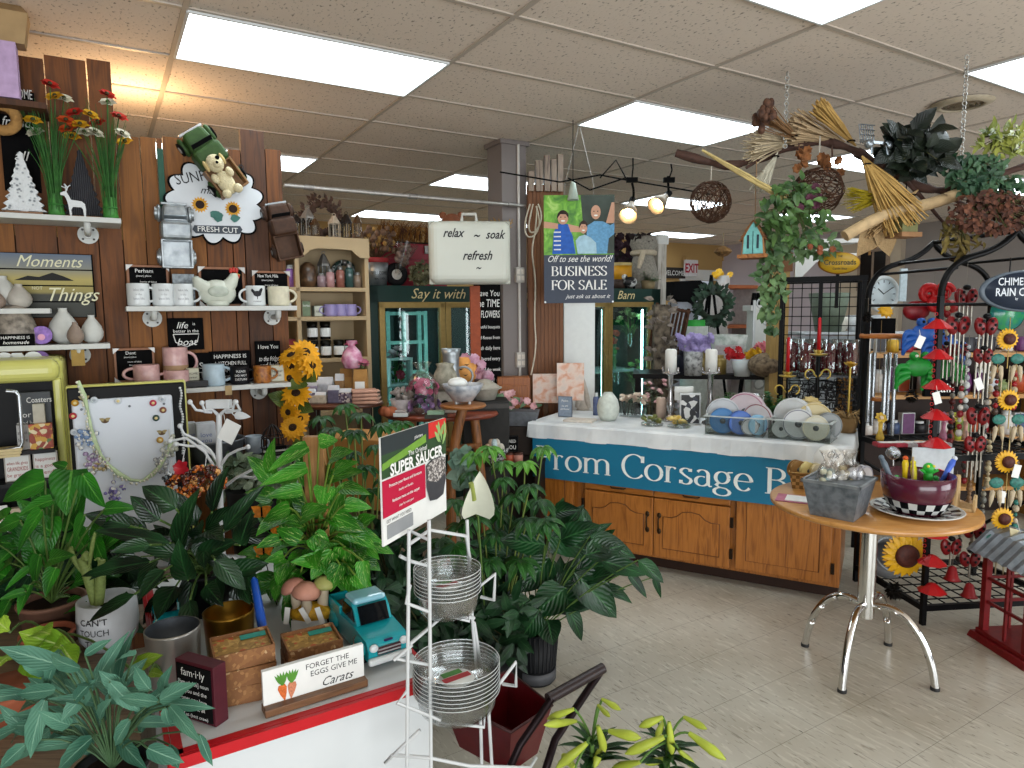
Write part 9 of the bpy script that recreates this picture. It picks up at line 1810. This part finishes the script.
foliage('dark green shrub mass between the white table and the saucer rack',390,590,52,60,2.35,420,.1,.032,fo,'lance','shade_shrub',.1,'potted plant',base=0);foliage('dark low shrub under the right umbrella plant',468,620,60,50,2.7,420,.11,.04,fo,'lance','shade_shrub',.1,'potted plant',base=0);foliage('mixed silver and green small leaf plants below the jewelry tree',255,478,45,22,2.6,260,.06,.03,leaf_mat('silver_leaf','#2f4f2c','#9aa890',None,'#c3ccbc'),'ovate','nerve_plant',.0,'potted plant',base=.6);foliage('dark undergrowth behind the left pothos',60,590,75,60,2.1,260,.13,.06,fo,'ovate','shade_plant',.1,'potted plant',base=0)
foliage('round leaved eucalyptus sprig at the right edge of the saucer sign',463,466,10,20,3.0,60,.05,.05,leaf_mat('euc_round','#4a6a58','#8aa595'),'heart','eucalyptus',.4)
for px,py,lab in((262,512,'upper'),(270,530,'middle'),(264,552,'lower')):
 t=thing('silk_butterfly',lab+' orange silk butterfly between the peace lily and the pothos','ornament',P(px,py,1.95),0)
 for s in(-1,1):MB().leaf((0,0,0),(s,-.2,.6),(0,-1,0),.035,.028,.1,.1,4).leaf((0,0,0),(s,-.2,-.6),(0,-1,0),.028,.022,.1,.1,4).build('wing',M('#c9761a',.6,var=.4,scale=90),t)
 MB().tube([(0,-.003,-.012),(0,-.003,.016)],.003,6).build('body',black,t);MB().tube([(0,0,-.01),(.01,.06,-.2)],.0015,4).build('wire',black,t)
o=MB().box((0,0,.15),(.34,.24,.3)).build('cardboard_box',M('#a8763c',.8,var=.08,scale=4),loc=(P(372,500,2.9).x,2.9,.82),rz=-.3,bevel=.004);tag(o,'brown cardboard box behind the golden pothos','box')
o=MB().box((0,0,.4),(.4,.3,.82)).build('crate_plinth',bwd,loc=(P(372,500,2.9).x,2.9,0),rz=-.3);tag(o,'dark wooden plinth under the cardboard box behind the umbrella plant','plinth')
# white tub with a succulent
p=on_bench(99,654)+Vector((0,.05,0));t=thing('white_planter','white ceramic planter lettered cannot touch this at the left edge of the table','planter',p,-.1);zr=P(103,598,p.y).z-p.z;MB().lathe([(0,0),(.05,0),(.07,.03),(.076,zr*.5),(.072,zr),(.066,zr),(.064,zr*.9),(0,zr*.85)],32).build('body',M('#bfc3c6',.35,var=.05),t);MB().lathe([(0,zr*.86),(.062,zr*.87)],18).build('soil',M('#20150f',.95),t)
for tx,z in(("CAN'T",.66),('TOUCH',.44),('THIS',.22)):MB().textcyl(tx,.017,.077,zr*z,-1.4,maxw=.075).build('lettering',ink_b,t)
cc=M('#7a8a4a',.6,var=.2,scale=150);t=thing('cactus','ribbed grey green succulent with curling arms in the white planter','plant',p+Vector((0,0,zr*.87)),0);k_=p.y/FOC
for ps,r in(([(97,618),(93,590),(85,565),(80,558)],8),([(97,618),(100,590),(102,560)],9),([(85,575),(74,562),(68,542),(72,552)],4),([(83,560),(86,552),(88,560)],8),([(89,568),(92,545),(95,533)],3.5),([(95,560),(100,555),(99,570)],3)):
 v=[P(x,y,p.y)-(p+Vector((0,0,zr*.87)))for x,y in ps];o=MB().tube([tuple(a)for a in v],[r*k_*.4]+[r*k_*.75]*(len(v)-2)+[r*k_*.4],9).build('arm',cc,t);o.modifiers.new('Subdivision','SUBSURF').render_levels=1
p=on_bench(106,668);o=MB().lathe([(0,0),(.06,0),(.075,.06),(.078,.07),(0,.065)],22).build('terracotta_pot',M('#8a4a30',.8,var=.15),loc=on_bench(10,716));tag(o,'terracotta pot at the lower left corner behind the blue fern','pot')
# blue star fern in front
fb=leaf_mat('blue_star','#2c5a48','#5a8a72','#7fa890',rough=.55);FR0=P(100,800,1.05)
sd=[((60,665),(2,648),18),((48,672),(18,655),14),((55,690),(18,694),14),((45,700),(30,756),18),((80,668),(50,655),13),((90,690),(62,720),16),((110,682),(140,712),14),((125,690),(100,672),14),((92,738),(58,770),18),((160,700),(194,684),15),((163,703),(212,708),11),((164,696),(170,668),13),((158,702),(120,698),12),((165,708),(170,726),9),((170,706),(200,742),12),((135,655),(115,662),12),((150,690),(135,668),14),((50,730),(16,760),14),((120,740),(145,768),14),((170,745),(178,768),12),((148,748),(182,762),16),((25,745),(0,768),14),((100,720),(110,700),14),((75,700),(95,680),14),((60,650),(45,700),12),((105,700),(150,690),13),((200,735),(212,765),9),((130,720),(115,745),14),((70,725),(40,712),14),((85,655),(110,640),10)]
plant('blue green star fern with strap fronds in the front left corner','blue_star_fern',(P(105,768,1.12).x,1.14,bz-.0),[(a,(b[0]*1.06-a[0]*.06,b[1]*1.06-a[1]*.06),w*1.1)for a,b,w in sd],1.1,fb,blkpot,.06,.1,shape='strap',extra=((78,715,72,42,40),),ex_size=(.09,.024),depth=.05,stem='#3f5a3a',stemr=.0018,wave=.5)
plant('small yellow green seedling beside the blue fern fronds','seedling',ow(165,690),[((140,668),(162,655),14),((150,672),(165,676),10)],1.42,lm,None,.02,.02,depth=.01)
# ---- saucer rack
whw=M('#c3c6c6',.3,var=0);D1,D2=1.42,1.58
rk2=thing('saucer_rack','white wire rack holding clear plastic saucers under a printed sign','rack',(P(445,768,1.5).x,1.5,0));O_=Vector(rk2.location)
def wire(nm,ps,d0=D1,d1=None,r=.0042):return MB().tube([tuple(P(x,y,d0+((d1 or d0)-d0)*k/(len(ps)-1))-O_)for k,(x,y)in enumerate(ps)],r,8).build(nm,whw,rk2)
for ps,a in(([(409,530),(408,640),(407,768)],D1),([(429,520),(430,640),(431,768)],D1),([(467,520),(470,590),(474,640),(480,700)],D2),([(488,700),(492,768)],D2)):
 x,y=ps[-1];o=wire('upright',ps,a);q=P(x,y,a)-O_;MB().tube([tuple(q),(q.x*1.1,q.y,-O_.z+.004)],.0042,8).build('upright',whw,rk2)
wire('tier_wire',[(400,556),(410,561),(428,566),(431,612),(469,621),(471,593),(495,574),(494,600),(481,597)],D1,D2);wire('tier_wire',[(410,585),(406,603),(430,612)],D1);wire('tier_wire',[(410,644),(444,615),(474,618)],D1,D2)
wire('tier_wire',[(394,658),(430,665),(440,722),(484,727),(485,703),(516,662),(516,686),(503,684)],D1,D2);wire('tier_wire',[(394,660),(412,645)],D1);wire('tier_wire',[(408,690),(397,703),(441,720)],D1);wire('tier_wire',[(474,622),(488,712)],D2)
wire('tier_wire',[(431,758),(392,755),(385,763),(407,742),(420,730)],D1);wire('tier_wire',[(431,758),(470,766),(530,768),(536,758)],D1,D2);wire('tier_wire',[(408,545),(430,530),(466,536),(470,560)],D1,D2)
clr=glass('clear_saucer','#fbfcfc',.05,.15)
def saucers(c,r,n,step,nm):
 first=None
 for k in range(n):
  lab=(['lowest','second','third','fourth','fifth','sixth','seventh','eighth'][k]if k<n-1 else 'topmost, labelled')+f' clear plastic saucer of the {nm} stack on the wire rack'
  pos=c+Vector((0,0,step*k))
  if first is None:
   t=first=thing('plant_saucer',lab,'saucer',pos,0,f'clear saucers of the {nm} stack');h=.05;MB().lathe([(0,.002),(r*.8,.0),(r*.86,.006),(r*.9,.018),(r*.89,.022),(r*.94,.036),(r*.93,.04),(r,h),(r*1.02,h+.002),(r*.985,h-.003),(r*.91,.04),(r*.87,.02),(r*.82,.006),(0,.005)],40).build('dish',clr,t);MB().torus((0,0,h+.001),r*1.01,.0008,40,5).build('rim',M('#d9dddd',.2,var=0),t)
  else:t=dup(first,lab,pos)
 MB().lathe([(0,.008),(r*.42,.008),(r*.42,.0085),(0,.0085)],26).build('round_label',paper,t);MB().at((0,0,.0095),.6).box((0,0,0),(r*.7,r*.18,.0008)).build('red_stripe',M('#a8232a',.5),t);MB().at((0,0,.0095),.6).box((-r*.02,r*.22,0),(r*.5,r*.18,.0008)).build('green_stripe',M('#3f7a2c',.5),t)
c1=P(448,606,1.5);saucers(Vector((c1.x,1.5,P(448,610,1.5).z)),.076,7,.0085,'upper');saucers(Vector((P(457,700,1.5).x,1.5,P(457,708,1.5).z)),.1,8,.0095,'lower')
# printed sign on the rack
a,b=P(384,547,1.36),P(447,517,1.62);d=b-a;W=Vector((d.x,d.y,0)).length;rz=atan2(d.y,d.x);H=P(384,438,1.36).z-a.z
t=thing('rack_sign','printed super saucer sign with a saucer picture above the wire rack','sign',(a+b)/2+Vector((0,0,(a.z-b.z)/2)),rz);MB().box((0,.003,H/2),(W,.004,H)).build('board',paper,t)
def pnl(nm,x0,x1,z0,z1,c,y=-.0005):return MB().box(((x0+x1)/2*W,y,(z0+z1)/2*H),((x1-x0)*W,.0012,(z1-z0)*H)).build(nm,M(c,.5,var=.03),t)
pnl('slate_band',-.5,.5,.84,1,'#2c3436');pnl('green_band',-.5,.5,.62,.84,'#2f4a2c');MB().prism([(-.5*W,.70*H),(-.5*W,.76*H),(.15*W,.9*H),(.15*W,.82*H)],.001,'y',(0,-.0015,0)).build('light_stripe',M('#6f9a3a',.5),t);pnl('red_band',-.5,.13,.26,.60,'#b5123a');pnl('red_flower',.2,.5,.84,1,'#c9302a',-.0016)
lf=MB()
for k in range(12):lf.leaf((rnd(.25,.48)*W,-.003,rnd(.74,.86)*H),(rnd(-1,1),0,1),(0,-1,0),.04,.008,.05,.05,3,'strap')
lf.build('printed_grass',M('#8fb06a',.5),t)
MB().prism([(x*W*.33+.31*W,z*H*.44+.4*H)for x,z in[(-.5,.4),(-.2,.5),(.2,.5),(.5,.42),(.5,-.1),(.35,-.45),(0,-.5),(-.35,-.45),(-.5,-.1)]],.001,'y',(0,-.002,0)).build('printed_bowl',M('#3f4044',.4),t);MB().prism([(x*W*.33+.31*W,z*H*.44+.4*H)for x,z in[(-.48,.4),(-.2,.48),(.2,.48),(.48,.42),(.46,.05),(0,-.08),(-.46,.05)]],.001,'y',(0,-.003,0)).build('printed_pebbles',ramp_mat('pebbles',[(.3,'#55504e'),(.5,'#c3bdb8'),(.8,'#7a7472')],(1,1,1),'cells',260,.6),t)
for tx,hh,x,z,bo,mw in(('planters',.035,.02,.895,0,.3),('The Original',.05,.0,.75,0,.5),('SUPER SAUCER',.105,.0,.63,.03,.95),('Protects your floors and furniture',.03,-.19,.53,.01,.58),('sturdy and flexible',.025,-.19,.46,0,.5),('Reduces moss on the carpet',.03,-.19,.38,.01,.58),('sizes for every pot',.025,-.19,.31,0,.5)):MB().textfit(tx,hh*H,mw*W,(x*W,-.0042,z*H),bold=bo).build('lettering',ink_w,t)
MB().textfit('GET WHAT YOU NEED',.03*H,.4*W,(-.28*W,-.001,.2*H)).build('lettering',ink_b,t);pnl('grey_box',-.45,-.08,.05,.18,'#8d9092')
MB().tube([(-.1*W,.008,H*.25),(-.1*W,.008,0),tuple(Matrix.Rotation(-rz,3,'Z')@(P(429,540,D1)-Vector(t.location)))],.004,6).build('clip_wire',whw,t)
# ---- red wagon tub
cs=[Vector((-.02,2.13,0)),Vector((.112,1.93,0)),Vector((-.012,1.80,0)),Vector((-.232,1.98,0))];cz_=.46;ce=sum(cs,Vector())/4
t=thing('red_wagon','dark red metal garden cart with dark bent handles at the bottom of the photo','cart',(ce.x,ce.y,0));mr=M('#5a0a12',.35,.2,var=.15,coat=.3);q=MB()
for i in range(4):
 u,v=cs[i]-ce,cs[(i+1)%4]-ce;q.add([(u.x,u.y,cz_),(v.x,v.y,cz_),(v.x*.7,v.y*.7,cz_-.16),(u.x*.7,u.y*.7,cz_-.16)],[(0,1,2,3)])
q.add([(c.x*.7,c.y*.7,cz_-.16)for c in[k-ce for k in cs]],[(0,1,2,3)]);o=q.build('tub',mr,t);so=o.modifiers.new('Solidify','SOLIDIFY');so.thickness=.004
MB().tube([(c.x,c.y,cz_)for c in[k-ce for k in cs]],.005,8,True).build('rim',M('#3a1a1a',.4,.3),t);dkb=M('#1c1214',.35,.4)
h=[P(552,698,1.78),P(540,716,1.76),P(520,745,1.72),P(508,772,1.7)];g=[P(601,671,1.9),P(578,705,1.84),P(555,740,1.76),P(545,772,1.7)]
for arm in(h,g):
 e=arm[-1]-ce;MB().tube([tuple(v-ce)for v in arm]+[(e.x*.8,e.y,cz_-.17)],.011,10).build('handle_arm',dkb,t)
MB().tube([tuple(P(548,699,1.78)-ce),tuple(P(603,668,1.9)-ce)],.016,12).build('grip',M('#2c2020',.4),t)
for s in(-1,1):w_=MB().at((s*.15,-.02,.09),ry=pi/2).torus((0,0,0),.07,.02,24,8).build('wheel',black,t);MB().at((s*.15,-.02,.09),ry=pi/2).cyl((0,0,-.012),.05,.024,18).build('hub',mr,w_)
MB().tube([(-.15,-.02,.09),(.15,-.02,.09)],.01,8).build('axle',dkb,t);MB().tube([(0,.06,cz_-.2),(0,.1,.0)],.01,8).tube([(0,-.02,.09),(0,-.02,cz_-.2)],.012,8).build('stand',dkb,t)
# ---- lilies in bud
lb=leaf_mat('lily_leaf','#0c260a','#23501a','#3f6a2a');bud=M('#a0ad3c',.45,var=.15,scale=25)
for nm,root,buds,lv in(('left potted lily full of pale green buds, beside the red wagon handle',(592,1.55),[((574,709),(547,719),8),((576,721),(544,725),9),((602,699),(621,710),7),((598,705),(610,717),6),((598,726),(605,752),9),((609,731),(641,738),11),((602,744),(594,768),9),((587,743),(556,768),10),((575,768),(562,754),10)],(592,740)),
 ('right potted lily full of pale green buds, at the bottom of the photo',(668,1.55),[((663,717),(639,727),9),((664,720),(656,738),7),((669,722),(672,756),9),((664,737),(625,754),11),((684,717),(707,729),8),((689,733),(726,760),11),((679,750),(695,768),9),((668,758),(645,764),8),((640,762),(612,768),9)],(668,742))):
 r0=P(root[0],768,root[1]);R_=Vector((r0.x,root[1],0));t=thing('potted_lily',nm,'potted plant',R_);q=MB();s=MB();top=P(*lv,root[1]);s.tube([(0,0,.15),(0,0,.4),tuple(top-R_)],.006,8);q.T=Matrix.Translation(-R_)
 for k in range(60):
  z=rnd(.2,top.z-.02);a=rnd(0,6.3);q.leaf(R_+Vector((0,0,z)),(cos(a),sin(a),rnd(.3,1.0)),(0,0,1),rnd(.07,.12),.02,.7,.2,5,'lance')
 for k in range(16):a=rnd(0,6.3);q.leaf(top-Vector((0,0,rnd(0,.06))),(cos(a),sin(a),rnd(.4,1.2)),(0,0,1),rnd(.05,.09),.014,.6,.2,5,'lance')
 for b,e,w_ in buds:
  B_,E_=P(*b,root[1]-rnd(-.03,.06)),P(*e,root[1]-rnd(-.02,.08));k_=w_*.5*root[1]/FOC;v=[B_.lerp(E_,x)-R_ for x in(0,.15,.4,.65,.85,1)];MB().tube([tuple(x)for x in v],[k_*.45,k_*.62,k_*.85,k_,k_*.7,k_*.12],9).build('bud',bud,t);s.tube([tuple(x)for x in bez(top-R_,(top+B_)/2-R_+Vector((0,0,.02)),B_-R_,5)],.003,5)
 q.build('leaves',lb,t);s.build('stems',M('#4f7030',.6),t);MB().lathe([(0,0),(.07,0),(.09,.17),(.082,.17),(.08,.15),(0,.15)],24).build('pot',blkpot,t)
